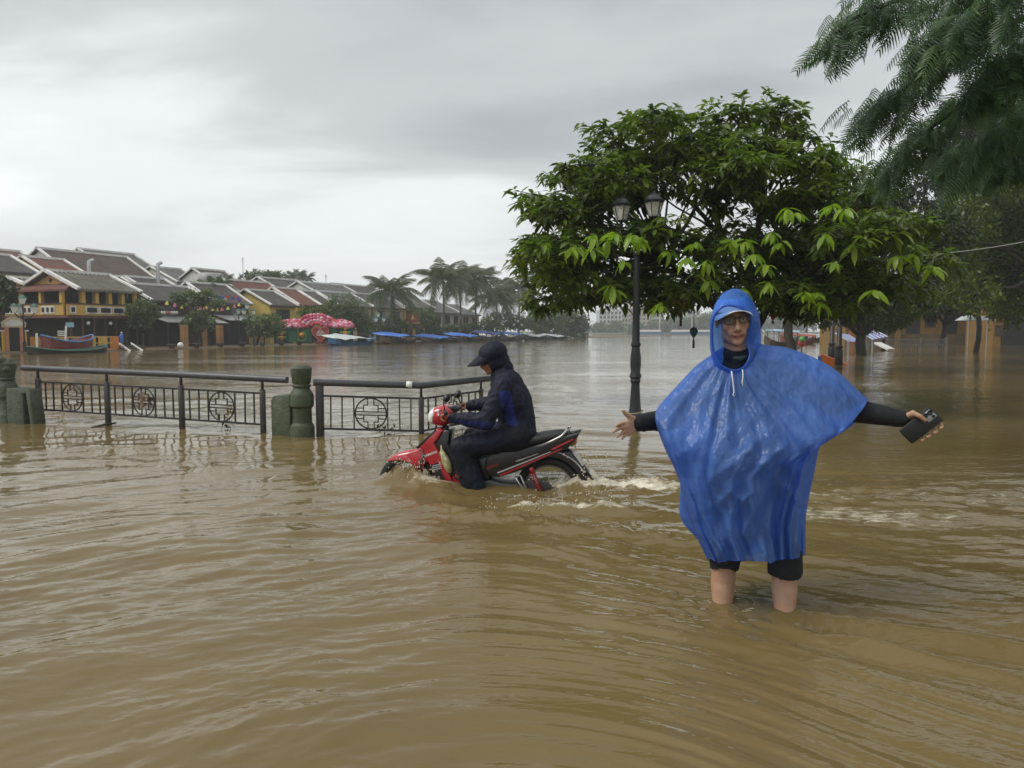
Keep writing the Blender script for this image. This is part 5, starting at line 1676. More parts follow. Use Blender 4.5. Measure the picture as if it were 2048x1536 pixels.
# ================================================================== TREES BESIDE THE WATER
def leaf_mat(name, dark, light, trans=0.35, rough=0.38):
    m = bpy.data.materials.new(name); m.use_nodes = True
    N = m.node_tree.nodes; L = m.node_tree.links
    b = N['Principled BSDF']; out = N['Material Output']
    at = N.new('ShaderNodeAttribute'); at.attribute_name = 'shade'
    oi = N.new('ShaderNodeObjectInfo')
    mx = N.new('ShaderNodeMix'); mx.data_type = 'RGBA'
    mx.inputs['A'].default_value = (*dark, 1); mx.inputs['B'].default_value = (*light, 1)
    L.new(at.outputs['Fac'], mx.inputs['Factor'])
    L.new(mx.outputs['Result'], b.inputs['Base Color'])
    b.inputs['Roughness'].default_value = rough
    tl = N.new('ShaderNodeBsdfTranslucent')
    ml = N.new('ShaderNodeMix'); ml.data_type = 'RGBA'; ml.blend_type = 'MULTIPLY'; ml.inputs['Factor'].default_value = 1
    L.new(mx.outputs['Result'], ml.inputs['A']); ml.inputs['B'].default_value = (1.5, 1.7, 0.7, 1)
    L.new(ml.outputs['Result'], tl.inputs[0])
    ms = N.new('ShaderNodeMixShader'); ms.inputs[0].default_value = trans
    L.new(b.outputs[0], ms.inputs[1]); L.new(tl.outputs[0], ms.inputs[2]); L.new(ms.outputs[0], out.inputs['Surface'])
    return m
def norm(a): return a / (np.linalg.norm(a, axis=-1, keepdims=True) + 1e-9)
def np_mesh(name, verts, faces_list, shade=None):
    "verts (n,3); faces_list: list of (k, idx array (m,k))"
    me = bpy.data.meshes.new(name)
    me.vertices.add(len(verts)); me.vertices.foreach_set('co', verts.astype(np.float32).ravel())
    tot_l = sum(f.size for f in faces_list); tot_f = sum(len(f) for f in faces_list)
    me.loops.add(tot_l); me.polygons.add(tot_f)
    me.loops.foreach_set('vertex_index', np.concatenate([f.ravel() for f in faces_list]).astype(np.int32))
    tots = np.concatenate([np.full(len(f), f.shape[1], dtype=np.int32) for f in faces_list])
    me.polygons.foreach_set('loop_total', tots)
    me.polygons.foreach_set('loop_start', np.concatenate([[0], np.cumsum(tots)[:-1]]).astype(np.int32))
    me.update(calc_edges=True)
    if shade is not None:
        at = me.attributes.new('shade', 'FLOAT', 'POINT'); at.data.foreach_set('value', shade.astype(np.float32))
    return me
def big_leaves(base, d, up, L, Wd, droop, shade, name='crown'):
    "folded drooping leaves, 8 vertices each"
    n = len(base)
    d = norm(d); s = norm(np.cross(d, up)); u = norm(np.cross(s, d))
    def pt(t, w, lift):
        return base + d * (L * t)[:, None] + s * (Wd * w)[:, None] + u * (Wd * lift)[:, None] - np.array([0, 0, 1.0]) * (droop * L * t * t)[:, None]
    z = np.zeros(n); o = np.ones(n)
    V = np.stack([pt(z, 0, 0), pt(0.36 * o, -0.46, 0.14), pt(0.36 * o, 0, 0), pt(0.36 * o, 0.46, 0.14),
                  pt(0.72 * o, -0.42, 0.12), pt(0.72 * o, 0, 0), pt(0.72 * o, 0.42, 0.12), pt(o, 0, 0)], 1).reshape(-1, 3)
    b = (np.arange(n) * 8)[:, None]
    tri = np.concatenate([b + np.array([[0, 2, 1]]), b + np.array([[0, 3, 2]]), b + np.array([[4, 5, 7]]), b + np.array([[5, 6, 7]])])
    quad = np.concatenate([b + np.array([[1, 2, 5, 4]]), b + np.array([[2, 3, 6, 5]])])
    return np_mesh(name, V, [tri, quad], np.repeat(shade, 8))
def small_leaves(base, d, up, L, Wd, shade, name='crown'):
    "kite leaves, 4 vertices"
    n = len(base)
    d = norm(d); s = norm(np.cross(d, up)); u = np.cross(s, d)
    V = np.stack([base, base + d * (L * 0.45)[:, None] - s * (Wd * 0.5)[:, None] + u * (Wd * 0.1)[:, None], base + d * L[:, None], base + d * (L * 0.45)[:, None] + s * (Wd * 0.5)[:, None] + u * (Wd * 0.1)[:, None]], 1).reshape(-1, 3)
    q = (np.arange(n) * 4)[:, None] + np.array([[0, 1, 2, 3]])
    return np_mesh(name, V, [q], np.repeat(shade, 4))
M_BARK = mat('dark_wet_bark', (0.030, 0.024, 0.018), 0.8, 0.4, 10, 0.8, 30, stretch=(1, 1, 0.3), dirt=(0.06, 0.065, 0.035), dscale=5)
M_LEAFBIG = leaf_mat('broad_leaf', (0.020, 0.046, 0.011), (0.155, 0.215, 0.026), 0.36, 0.36)
M_LEAFYOUNG = leaf_mat('young_leaf', (0.16, 0.26, 0.02), (0.25, 0.36, 0.03), 0.42, 0.40)
rng = np.random.default_rng(11)

def cluster_leaves(pos, out, nleaf, L0, rng):
    "whorl of drooping leaves at each twig end"
    n = len(pos)
    a = rng.uniform(0, 2 * np.pi, (n, 1)) + np.arange(nleaf)[None, :] * (2 * np.pi / nleaf) + rng.normal(0, 0.22, (n, nleaf))
    el = rng.uniform(-0.55, 0.55, (n, nleaf))
    d = np.stack([np.cos(a) * np.cos(el), np.sin(a) * np.cos(el), np.sin(el)], -1) + out[:, None, :] * 0.55
    base = pos[:, None, :] + rng.normal(0, 0.03, (n, nleaf, 3)) - np.array([0, 0, 1]) * rng.uniform(0, 0.05, (n, nleaf, 1))
    up = np.zeros_like(d); up[..., 2] = 1.0; up += rng.normal(0, 0.25, d.shape)
    L = L0 * rng.uniform(0.65, 1.1, (n, 1)) * rng.uniform(0.8, 1.15, (n, nleaf))
    return base.reshape(-1, 3), d.reshape(-1, 3), up.reshape(-1, 3), L.ravel()

def branchy(mb, a, b, r0, r1, sag=0.1, k=6, rng=None, n=8):
    a = Vector(a); b = Vector(b)
    pts = []
    for i in range(k + 1):
        t = i / k
        p = a.lerp(b, t)
        if 0 < i < k and rng is not None: p += Vector(rng.normal(0, 0.035 * (b - a).length * 0.6, 3))
        p.z += sag * math.sin(math.pi * t)
        pts.append(p)
    mb.tube(pts, [r0 + (r1 - r0) * (i / k) for i in range(k + 1)], n)
    return pts

# ---- the broad leaved tree
TREE_Y = 13.0
tb = P(1497, 762, TREE_Y); tb.z = GROUND_Z
bt = empty('broadleaf_tree', tb)
tag(bt, 'spreading tree with large drooping green leaves and reddish tips by the lamp post', 'tree')
tbo = Vector(bt.location)
boughs = [(1405, 268, .5), (1425, 285, .6), (1385, 290, .5), (1400, 350, .8), (1085, 398, .5), (1135, 352, .4), (1165, 425, .6), (1110, 420, .4), (1225, 300, .5), (1215, 265, .3), (1285, 252, .5), (1340, 246, .4), (1395, 300, .6), (1440, 242, .4), (1485, 226, .4),
          (1530, 218, .3), (1565, 226, .2), (1590, 275, .4), (1635, 315, .5), (1690, 345, .5), (1130, 478, .5), (1088, 486, .3), (1075, 515, .35), (1110, 508, .3), (1165, 520, .5), (1200, 540, .5),
          (1120, 560, .35), (1090, 598, .3), (1130, 600, .4), (1160, 590, .4), (1210, 585, .5), (1255, 562, .6), (1300, 585, .6), (1345, 600, .5), (1390, 575, .8), (1430, 560, .9),
          (1210, 350, .5), (1260, 320, .6), (1300, 330, .8), (1350, 300, .7), (1440, 300, .8), (1500, 280, .8), (1540, 320, .9), (1250, 400, .8), (1180, 470, .7), (1290, 470, 1.0),
          (1720, 400, .5), (1740, 460, .6), (1790, 480, .5), (1840, 505, .4), (1880, 520, .3), (1700, 540, .8), (1760, 560, .6), (1820, 575, .4), (1660, 580, .8), (1600, 590, .8), (1540, 580, .9), (1500, 590, .8), (1620, 615, .5), (1560, 615, .5)]
bpts, brad = [], []
for px, py, dd in boughs:
    bpts.append(np.array(P(px, py, TREE_Y + rng.uniform(-1, 1) * 1.9 * dd + (0.2 if dd < .5 else 0)))); brad.append(0.42)
poly = np.array([(1070, 520), (1075, 405), (1140, 345), (1205, 300), (1235, 245), (1340, 235), (1420, 260), (1480, 215), (1570, 215), (1610, 290), (1700, 350), (1800, 450), (1890, 520), (1800, 585), (1660, 615), (1560, 610), (1440, 585), (1340, 605), (1220, 600), (1130, 610)])
def in_poly(x, y, pg):
    c = np.zeros(len(x), bool); j = len(pg) - 1
    for i in range(len(pg)):
        xi, yi = pg[i]; xj, yj = pg[j]
        c ^= ((yi > y) != (yj > y)) & (x < (xj - xi) * (y - yi) / (yj - yi + 1e-9) + xi)
        j = i
    return c
qx = rng.uniform(1060, 1900, 900); qy = rng.uniform(210, 650, 900)
ok = in_poly(qx, qy, poly)
qx, qy = qx[ok][:100], qy[ok][:100]
for px, py in zip(qx, qy):
    bpts.append(np.array(P(px, py, TREE_Y + rng.uniform(-2.1, 2.3)))); brad.append(0.50)
bpts = np.array(bpts); brad = np.array(brad)
# twig ends inside flattened boughs
pos, outv, bid = [], [], []
for i, (c, r_) in enumerate(zip(bpts, brad)):
    k = 20 if i < len(boughs) else 22
    v = rng.normal(0, 1, (k, 3)); v = norm(v) * rng.uniform(0.35, 1.0, (k, 1)) ** 0.5
    v *= np.array([r_, r_, r_ * 0.40])
    pos.append(c + v); outv.append(norm(v * np.array([1, 1, 0.4])))
    bid.append(np.full(k, i))
ctr_px = np.array([1470.0, 450.0])
for i, (px, py, dd) in enumerate(boughs[:48]):
    for q in range(3):
        v2 = np.array([px, py]) - ctr_px; v2 = v2 / (np.linalg.norm(v2) + 1e-6)
        off_ = rng.uniform(18, 46)
        e_ = np.array(P(px + v2[0] * off_ + rng.normal(0, 14), py + v2[1] * off_ * 0.7 + rng.normal(0, 8), bpts[i][1] + rng.normal(0, 0.3)))
        pos.append(e_[None]); outv.append(norm(e_ - bpts[i])[None]); bid.append(np.array([i]))
pos = np.concatenate(pos); outv = np.concatenate(outv); bid = np.concatenate(bid)
tb_ = MB()
# trunk, limbs
crown_c = P(1480, 430, TREE_Y)
fork = P(1493, 690, TREE_Y)
branchy(tb_, tb, fork, 0.15, 0.12, 0.0, 5, rng, 12)
limbs = []
for (px, py, yy, r0) in ((1418, 600, -0.2, .085), (1330, 520, -0.6, .05), (1500, 560, 0.3, .09), (1560, 590, -0.3, .07), (1640, 560, 0.4, .06), (1450, 480, 0.5, .06), (1520, 430, -0.2, .06), (1560, 480, 0.9, .05)):
    limbs.append((P(px, py, TREE_Y + yy), r0))
l0 = branchy(tb_, fork, limbs[0][0], 0.10, 0.075, 0.05, 5, rng, 10)
l1 = branchy(tb_, limbs[0][0], limbs[1][0], 0.07, 0.04, 0.05, 5, rng)
l2 = branchy(tb_, fork, limbs[2][0], 0.11, 0.08, 0.0, 5, rng, 10)
l3 = branchy(tb_, fork, limbs[3][0], 0.08, 0.055, 0.05, 5, rng)
l4 = branchy(tb_, limbs[3][0], limbs[4][0], 0.055, 0.04, 0.05, 5, rng)
l5 = branchy(tb_, limbs[2][0], limbs[5][0], 0.065, 0.045, 0.0, 5, rng)
l6 = branchy(tb_, limbs[2][0], limbs[6][0], 0.065, 0.045, 0.0, 5, rng)
l7 = branchy(tb_, limbs[2][0], limbs[7][0], 0.055, 0.035, 0.0, 5, rng)
nodes = [p for l_ in (l0, l1, l2, l3, l4, l5, l6, l7) for p in l_]
for c in bpts:
    cv = Vector(c)
    src = min(nodes, key=lambda p: (p - cv).length + (0.6 if p.z > cv.z + 0.1 else 0))
    branchy(tb_, src, cv, 0.024, 0.010, 0.10, 4, rng, 5)
    tb_.v  # keep
for i in range(0, len(pos), 2):
    c = Vector(bpts[bid[i]])
    tb_.tube([c, (c + Vector(pos[i])) / 2 + Vector((0, 0, 0.03)), Vector(pos[i])], [0.008, 0.006, 0.004], 4, False)
o = tb_.build('trunk', M_BARK, bt, True)
o.data.transform(Matrix.Translation(-tbo))
base, d, up, L = cluster_leaves(pos, outv, 8, 0.225, rng)
shade = np.repeat(np.clip(rng.normal(0.42, 0.20, len(pos)) + 0.32 * (rng.uniform(0, 1, len(pos)) > 0.86), 0, 1), 8) + rng.normal(0, 0.05, len(base))
Mleaf = big_leaves(base - np.array(tbo), d, up, L, L * 0.36, rng.uniform(0.12, 0.55, len(L)), np.clip(shade, 0, 1))
cr_o = link_mesh('crown', Mleaf, M_LEAFBIG, bt); cr_o['kind'] = 'stuff'
# reddish young shoots at some tips
redi = rng.choice(len(pos), 60, replace=False)
bs_, d_, up_, L_ = cluster_leaves(pos[redi], outv[redi], 4, 0.10, rng)
rs_ = link_mesh('red_shoots', big_leaves(bs_ - np.array(tbo) + np.array([0, 0, 0.03]), d_ + np.array([0, 0, 0.5]), up_, L_, L_ * 0.38, np.full(len(L_), 0.4), np.zeros(len(L_)), 'red_shoots'),
          mat('red_shoot', (0.16, 0.035, 0.018), 0.5), bt); rs_['kind'] = 'stuff'
# pale young leaves: each is a part of its own (38 whorls of 7)
young = [(1262, 470), (1285, 495), (1240, 480), (1395, 490), (1450, 470), (1490, 478), (1505, 490), (1545, 455), (1560, 480), (1580, 425), (1600, 430), (1665, 420), (1690, 425), (1655, 470), (1710, 490), (1785, 505), (1825, 500),
         (1855, 520), (1660, 512), (1525, 545), (1535, 560), (1340, 500), (1370, 505), (1405, 512), (1130, 500), (1150, 495), (1185, 480), (1095, 490), (1210, 485), (1625, 590), (1610, 575), (1640, 600), (1755, 578), (1490, 575), (1420, 580), (1215, 580), (1235, 575), (1320, 600), (1505, 315), (1290, 480), (1245, 520), (1180, 500)]
lm_variants = []
for k in range(5):
    me = big_leaves(np.zeros((1, 3)), np.array([[1.0, 0, 0]]), np.array([[0, 0, 1.0]]), np.array([0.27]), np.array([0.10]), np.array([0.20 + 0.14 * k]), np.array([0.1 + 0.2 * k]), 'leaf')
    me.materials.append(M_LEAFYOUNG); lm_variants.append(me)
for px, py in young:
    c = P(px + rng.normal(0, 7), py + rng.normal(0, 9), TREE_Y - 2.2 - rng.uniform(0, 0.4)) - tbo
    a0 = rng.uniform(0, 6.28)
    for k in range(7):
        a = a0 + k * 2 * math.pi / 7 + rng.normal(0, 0.15)
        lo_ = share('leaf', lm_variants[rng.integers(0, 5)], bt, c + Vector((0, 0, rng.uniform(-.02, .03))), (rng.normal(0, 0.3), rng.uniform(0.0, 0.75), a), (rng.uniform(0.6, 0.95),) * 3)

# ---- trees that close the picture on the far side of the water, small leaved
def lump_tree(name, label, base, lobes, nleaf, L0, m, rngs, trunk=None, trunk_r=0.2, group=None, dens=None, forks=None, flat=0.7, wr=0.5):
    """lobes: (x,y,z,r) world. leaves crowd the outer shell of every lobe in tufts"""
    root = empty(name, base)
    tag(root, label, 'tree', group)
    o0 = np.array(base)
    lob = np.array(lobes, float)
    wts = lob[:, 3] ** 2; wts /= wts.sum()
    ntuft = max(40, nleaf // 14)
    pick = rngs.choice(len(lob), ntuft, p=wts)
    v = norm(rngs.normal(0, 1, (ntuft, 3))); rad = rngs.uniform(0.45, 1.05, (ntuft, 1)) ** 0.6
    tc_ = lob[pick, :3] + v * rad * lob[pick, 3:4] * np.array([1, 1, flat])
    per = nleaf // ntuft
    lp = np.repeat(tc_, per, 0) + rngs.normal(0, 1, (ntuft * per, 3)) * (np.repeat(lob[pick, 3:4], per, 0) * 0.16)
    dd = norm(np.repeat(v, per, 0) * 0.8 + rngs.normal(0, 0.8, lp.shape) + np.array([0, 0, -0.25]))
    up = np.tile([0, 0, 1.0], (len(lp), 1)) + rngs.normal(0, 0.5, lp.shape)
    L = L0 * rngs.uniform(0.6, 1.3, len(lp))
    sh = np.repeat(np.clip(rngs.normal(0.35, 0.22, ntuft), 0, 1), per) + rngs.normal(0, 0.08, len(lp))
    c = link_mesh('crown', small_leaves(lp - o0, dd, up, L, L * wr, np.clip(sh, 0, 1)), m, root); c['kind'] = 'stuff'
    t = MB()
    top = Vector(lob[:, :3].mean(0))
    b = Vector(base)
    fk_ = Vector(trunk) if trunk is not None else b.lerp(top, 0.45)
    branchy(t, b, fk_, trunk_r, trunk_r * 0.75, 0, 5, rngs, 10)
    for i in range(len(lob)):
        c_ = Vector(lob[i, :3])
        branchy(t, fk_, c_, trunk_r * 0.5, trunk_r * 0.12, 0.2, 5, rngs, 6)
    to = t.build('trunk', M_BARK, root, True)
    to.data.transform(Matrix.Translation(-b))
    return root
def lobes_px(lst, Y, spread, rngs):
    out = []
    for px, py, rpx in lst:
        yy = Y + rngs.uniform(-1, 1) * spread
        p = P(px, py, yy)
        out.append((p.x, p.y, p.z, rpx / FPX * yy))
    return out
M_LF2 = leaf_mat('dark_leaf', (0.010, 0.024, 0.008), (0.050, 0.085, 0.014), 0.22, 0.42)
M_LF3 = leaf_mat('olive_leaf', (0.026, 0.050, 0.008), (0.150, 0.195, 0.020), 0.34, 0.45)
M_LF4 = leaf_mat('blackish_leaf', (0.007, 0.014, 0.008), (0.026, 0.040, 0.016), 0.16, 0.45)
r2 = np.random.default_rng(21)
g_ = lambda px, Y: (P(px, 700, Y).x, Y, GROUND_Z)
lump_tree('bushy_tree', 'dark bushy tree with a straight trunk beside the moored boats', g_(1578, 24), lobes_px(
    [(1600, 520, 60), (1660, 470, 70), (1720, 430, 70), (1780, 470, 70), (1840, 520, 60), (1640, 570, 55), (1720, 560, 70), (1800, 580, 55), (1560, 590, 45), (1690, 610, 45), (1760, 400, 50), (1690, 380, 45), (1640, 350, 45), (1880, 470, 60), (1510, 590, 35)], 24, 1.6, r2),
    26000, 0.17, M_LF2, r2, P(1580, 610, 24), 0.17)
lump_tree('olive_tree', 'olive green tree whose forked trunk leans over the flooded railing', g_(1722, 40), lobes_px(
    [(1650, 600, 42), (1700, 590, 45), (1760, 600, 42), (1800, 620, 35), (1660, 635, 25), (1740, 640, 30), (1780, 640, 28), (1830, 600, 40), (1620, 620, 30)], 40, 2.0, r2),
    13000, 0.22, M_LF3, r2, P(1722, 672, 40), 0.30)
lump_tree('tall_dark_tree', 'tall almost black tree rising behind the olive tree', g_(1950, 46), lobes_px(
    [(1900, 270, 60), (1960, 240, 60), (1880, 340, 50), (1940, 330, 70), (2010, 300, 80), (1860, 390, 40), (1930, 420, 60), (2040, 250, 60), (2080, 350, 90), (2000, 470, 90), (1900, 520, 80), (2080, 500, 100)], 46, 3, r2),
    24000, 0.36, M_LF4, r2, P(1960, 560, 46), 0.16)
lump_tree('yellow_green_tree', 'bushy yellow green tree overhanging the yellow house', g_(2170, 30), lobes_px(
    [(1950, 390, 55), (2010, 350, 60), (1920, 450, 60), (1990, 440, 80), (2060, 400, 90), (1890, 520, 60), (1960, 530, 80), (2050, 520, 90), (1860, 580, 45), (1940, 590, 50), (2030, 600, 60), (2120, 470, 110), (1850, 450, 35)], 30, 2.2, r2),
    28000, 0.19, M_LF3, r2, P(2120, 560, 30), 0.24)
lump_tree('shade_tree', 'low dark shade tree in front of the yellow house wall', g_(1880, 56), lobes_px(
    [(1840, 590, 40), (1900, 580, 44), (1960, 580, 42), (2010, 585, 34), (1858, 625, 20), (2060, 580, 50), (1900, 615, 18)], 56, 2, r2),
    14000, 0.30, M_LF4, r2, P(1890, 650, 56), 0.2)

# ---- feathery tree overhead: leaves of many narrow leaflet combs
M_FEATH = leaf_mat('feather_leaf', (0.024, 0.068, 0.028), (0.085, 0.150, 0.050), 0.40, 0.36)
def frond_mesh(seed, npair=13, Lr=0.33, Lp=0.082):
    rg = np.random.default_rng(seed)
    V, F = [], []
    def strip(p0, d, side, L, w, droop, seg=4):
        b = len(V)
        for i in range(seg + 1):
            t = i / seg
            c = p0 + d * (L * t) - Vector((0, 0, 1)) * (droop * L * t * t)
            ww = w * (0.55 + 0.9 * t - 1.35 * t * t) if t < 1 else w * 0.08
            V.append(c - side * ww); V.append(c + side * ww)
        for i in range(seg):
            F.append((b + 2 * i, b + 2 * i + 1, b + 2 * i + 3, b + 2 * i + 2))
    # rachis runs along +x and sags
    for i in range(npair):
        t = (i + 0.6) / npair
        p = Vector((Lr * t, 0, -0.10 * Lr * t * t * 3))
        for s in (-1, 1):
            fw = 0.32 + 0.40 * t
            d = Vector((fw, s * (1.0 - 0.25 * t), rg.uniform(-0.25, 0.05))).normalized()
            L = Lp * (0.72 + 0.5 * math.sin(math.pi * min(1, t + 0.12))) * rg.uniform(0.85, 1.1)
            side = Vector((-d.y, d.x, rg.uniform(-0.3, 0.3))).normalized()
            # two half-combs with a thin gap give the serrated feather look
            strip(p, d, side, L, 0.0092, rg.uniform(0.5, 1.2), 3)
    bb = len(V)
    for i in range(5):
        t = i / 4
        c = Vector((Lr * t, 0, -0.30 * Lr * t * t))
        V.append(c + Vector((0, 0.0022, 0))); V.append(c - Vector((0, 0.0022, 0)))
    for i in range(4): F.append((bb + 2 * i, bb + 2 * i + 1, bb + 2 * i + 3, bb + 2 * i + 2))
    me = bpy.data.meshes.new('leaf')
    me.from_pydata([tuple(v) for v in V], [], F); me.update()
    at = me.attributes.new('shade', 'FLOAT', 'POINT'); at.data.foreach_set('value', np.full(len(V), rg.uniform(0.15, 0.9), dtype=np.float32))
    me.materials.append(M_FEATH)
    return me
fronds = [frond_mesh(300 + k) for k in range(7)]
ft_base = Vector((7.6, 5.2, GROUND_Z))
ftree = empty('feathery_tree', ft_base)
tag(ftree, 'feathery leaved tree whose branches hang overhead in front of the sky', 'tree')
fb = MB()
r3 = np.random.default_rng(33)
top = Vector((6.6, 5.3, 4.6))
branchy(fb, ft_base, top, 0.24, 0.17, 0, 6, r3, 12)
br_px = [
    [(2300, -260, 6.0), (2060, -70, 5.9), (1930, -25, 5.7), (1800, 0, 5.5), (1725, 28, 5.4), (1672, 66, 5.3)],
    [(2300, -100, 6.0), (2080, 20, 6.1), (1960, 75, 6.0), (1870, 130, 5.8), (1790, 190, 5.7), (1735, 232, 5.6)],
    [(2300, 20, 6.3), (2100, 130, 6.4), (1990, 180, 6.3), (1890, 235, 6.2), (1820, 290, 6.1), (1775, 335, 6.0)],
    [(2300, 80, 5.6), (2120, 180, 5.7), (2050, 230, 5.7), (1980, 270, 5.6), (1900, 330, 5.5)],
    [(2200, -200, 5.0), (2040, -60, 5.0), (1960, 20, 5.0), (1900, 60, 5.0), (1850, 95, 5.0)],
    [(2250, -20, 5.2), (2100, 70, 5.2), (2020, 120, 5.2), (1960, 170, 5.2)],
    [(2300, 160, 6.4), (2150, 230, 6.4), (2080, 290, 6.4), (2000, 330, 6.3)],
]
npl = 0
stuff_V = []
def frond_at(p, dirv, tilt, single, sc):
    "place a leaf: +x of the leaf follows dirv"
    x = Vector(dirv).normalized()
    y = Vector((0, 0, 1)).cross(x).normalized()
    z = x.cross(y)
    M = Matrix((x, y, z)).transposed().to_4x4() @ Matrix.Rotation(tilt, 4, 'X')
    M = Matrix.Translation(p - ft_base) @ M @ Matrix.Scale(sc, 4)
    k = int(r3.integers(0, 7))
    if single:
        ob = bpy.data.objects.new('leaf', fronds[k]); COL.objects.link(ob); ob.parent = ftree
        ob.matrix_local = M
    else:
        stuff_V.append((k, M))
for bpl in br_px:
    pts = [P(*q) for q in bpl]
    cc = catmull(np.array([list(p) for p in pts]), 26)
    fb.tube([top] + [Vector(p) for p in cc], [0.06] + [0.030 * (1 - i / 26) + 0.004 for i in range(26)], 7)
    for i in range(5, 26):
        p = Vector(cc[i]); dv = Vector(cc[min(i + 1, 25)] - cc[i - 1]).normalized()
        for s in (-1, 1):
            for rep in range(4):
                side = Vector((-dv.y, dv.x, 0)).normalized() * s
                d = dv * r3.uniform(0.3, 1.1) + side * r3.uniform(0.2, 0.9) + Vector((0, 0, r3.uniform(-0.95, 0.10)))
                if i >= 23: d = dv + side * r3.uniform(0, .5) + Vector((0, 0, r3.uniform(-.6, .1)))
                inside = npl < 296
                frond_at(p + Vector(r3.normal(0, 0.07, 3)), d, r3.normal(0, 0.6), inside and i >= 8 and rep < 2, r3.uniform(0.5, 0.9))
                if inside and i >= 8 and rep < 2: npl += 1
# the rest of the crown: goes on overhead, to the side and behind
for k in range(26):
    e_ = Vector((r3.uniform(2.6, 12.5), r3.uniform(-3.0, 11.0), r3.uniform(3.9, 6.6)))
    if e_.y > 3.5 and e_.x < e_.y * 0.78: e_.x = e_.y * 0.78 + r3.uniform(0, 2)
    q = branchy(fb, top, e_, 0.05, 0.012, 0.5, 10, r3, 6)
    for i in range(3, 11):
        for rep in range(12):
            d = Vector(r3.normal(0, 1, 3)); d.z = r3.uniform(-0.7, 0.2)
            frond_at(q[i] + Vector(r3.normal(0, 0.35, 3)), d, r3.normal(0, 0.5), False, r3.uniform(1.0, 1.6))
fo_ = fb.build('trunk', M_BARK, ftree, True)
fo_.data.transform(Matrix.Translation(-ft_base))
allV, allF, allS, off = [], [], [], 0
fdat = []
for me in fronds:
    v = np.empty(len(me.vertices) * 3); me.vertices.foreach_get('co', v)
    f = np.array([list(p.vertices) for p in me.polygons])
    sh = np.empty(len(me.vertices)); me.attributes['shade'].data.foreach_get('value', sh.astype(np.float32))
    fdat.append((v.reshape(-1, 3), f))
for k, M in stuff_V:
    v, f = fdat[k]
    A = np.array(M)
    allV.append(v @ A[:3, :3].T + A[:3, 3]); allF.append(f + off); allS.append(np.full(len(v), r3.uniform(0.1, 0.8))); off += len(v)
cro = link_mesh('crown', np_mesh('crown', np.concatenate(allV), [np.concatenate(allF)], np.concatenate(allS)), M_FEATH, ftree); cro['kind'] = 'stuff'
# ================================================================== THE FAR BANK ON THE LEFT: OLD TOWN HOUSES
S0 = Vector((-27.9, 44.7)); SD = Vector((0.415, 0.91)).normalized(); SI = Vector((-SD.y, SD.x))
SRZ = math.atan2(SD.y, SD.x)
def s_of(px, n):
    k = (px - 1024.0) / FPX * _cp
    return (k * (S0.y + SI.y * n) - (S0.x + SI.x * n)) / (SD.x - k * SD.y)
def SPn(s, n, z=0.0):
    p = S0 + SD * s + SI * n
    return Vector((p.x, p.y, z))
def bank(px, n, z=0.0): return SPn(s_of(px, n), n, z)
def zrow(px, py, n):
    p = bank(px, n)
    return P(px, py, p.y).z
BANK_Z = 0.06
def roof_mat(name, col, moss, wave=7.0):
    m = mat(name, col, 0.85, 0.35, 1.2, 0, dirt=moss, dscale=0.9, dlo=0.48, dhi=0.75)
    N = m.node_tree.nodes; L = m.node_tree.links
    w = N.new('ShaderNodeTexWave'); w.wave_type = 'BANDS'; w.bands_direction = 'X'; w.inputs['Scale'].default_value = wave * 0.31; w.inputs['Distortion'].default_value = 0.6
    w.inputs['Detail'].default_value = 2
    tc = N.new('ShaderNodeTexCoord'); L.new(tc.outputs['Object'], w.inputs['Vector'])
    b = N.new('ShaderNodeBump'); b.inputs['Strength'].default_value = 0.9; b.inputs['Distance'].default_value = 0.08
    L.new(w.outputs['Fac'], b.inputs['Height']); L.new(b.outputs[0], N['Principled BSDF'].inputs['Normal'])
    return m
RF = {'dark': roof_mat('dark_tile_roof', (0.075, 0.062, 0.056), (0.13, 0.125, 0.11)), 'red': roof_mat('red_tile_roof', (0.17, 0.058, 0.040), (0.10, 0.075, 0.065)),
      'grey': roof_mat('grey_tile_roof', (0.12, 0.115, 0.11), (0.20, 0.20, 0.18)), 'mossy': roof_mat('mossy_tile_roof', (0.16, 0.145, 0.12), (0.26, 0.25, 0.21)),
      'brown': roof_mat('brown_tile_roof', (0.105, 0.070, 0.055), (0.07, 0.06, 0.05))}
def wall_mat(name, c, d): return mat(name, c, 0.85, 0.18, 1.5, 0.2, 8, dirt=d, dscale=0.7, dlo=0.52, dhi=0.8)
WL = {'shade': wall_mat('shaded_ochre_plaster', (0.22, 0.125, 0.028), (0.11, 0.07, 0.03)), 'yellow': wall_mat('ochre_plaster', (0.54, 0.34, 0.075), (0.30, 0.22, 0.10)), 'cream': wall_mat('cream_plaster', (0.52, 0.44, 0.30), (0.32, 0.28, 0.21)), 'white': wall_mat('grey_white_plaster', (0.56, 0.55, 0.51), (0.36, 0.35, 0.32)),  # first ochre is darkened so the colour itself carries the trees' shade
      'blue': wall_mat('blue_grey_boards', (0.22, 0.25, 0.33), (0.15, 0.16, 0.2)), 'wood': wall_mat('dark_timber', (0.045, 0.025, 0.020), (0.02, 0.015, 0.012)), 'lemon': wall_mat('lemon_plaster', (0.56, 0.42, 0.10), (0.36, 0.28, 0.10)),
      'peach': wall_mat('peach_plaster', (0.60, 0.35, 0.12), (0.42, 0.28, 0.14))}
M_TRIM = wall_mat('pale_lime_trim', (0.68, 0.67, 0.64), (0.34, 0.33, 0.31))
M_DARKIN = mat('dark_interior', (0.016, 0.013, 0.011), 0.7, 0.4, 2)  # near-black colour paints the shade inside rooms and openings
M_SHUT = mat('brown_shutter', (0.060, 0.032, 0.020), 0.6, 0.3, 4)
M_PANE = mat('window_glass', (0.035, 0.045, 0.05), 0.12, 0.3, 2)
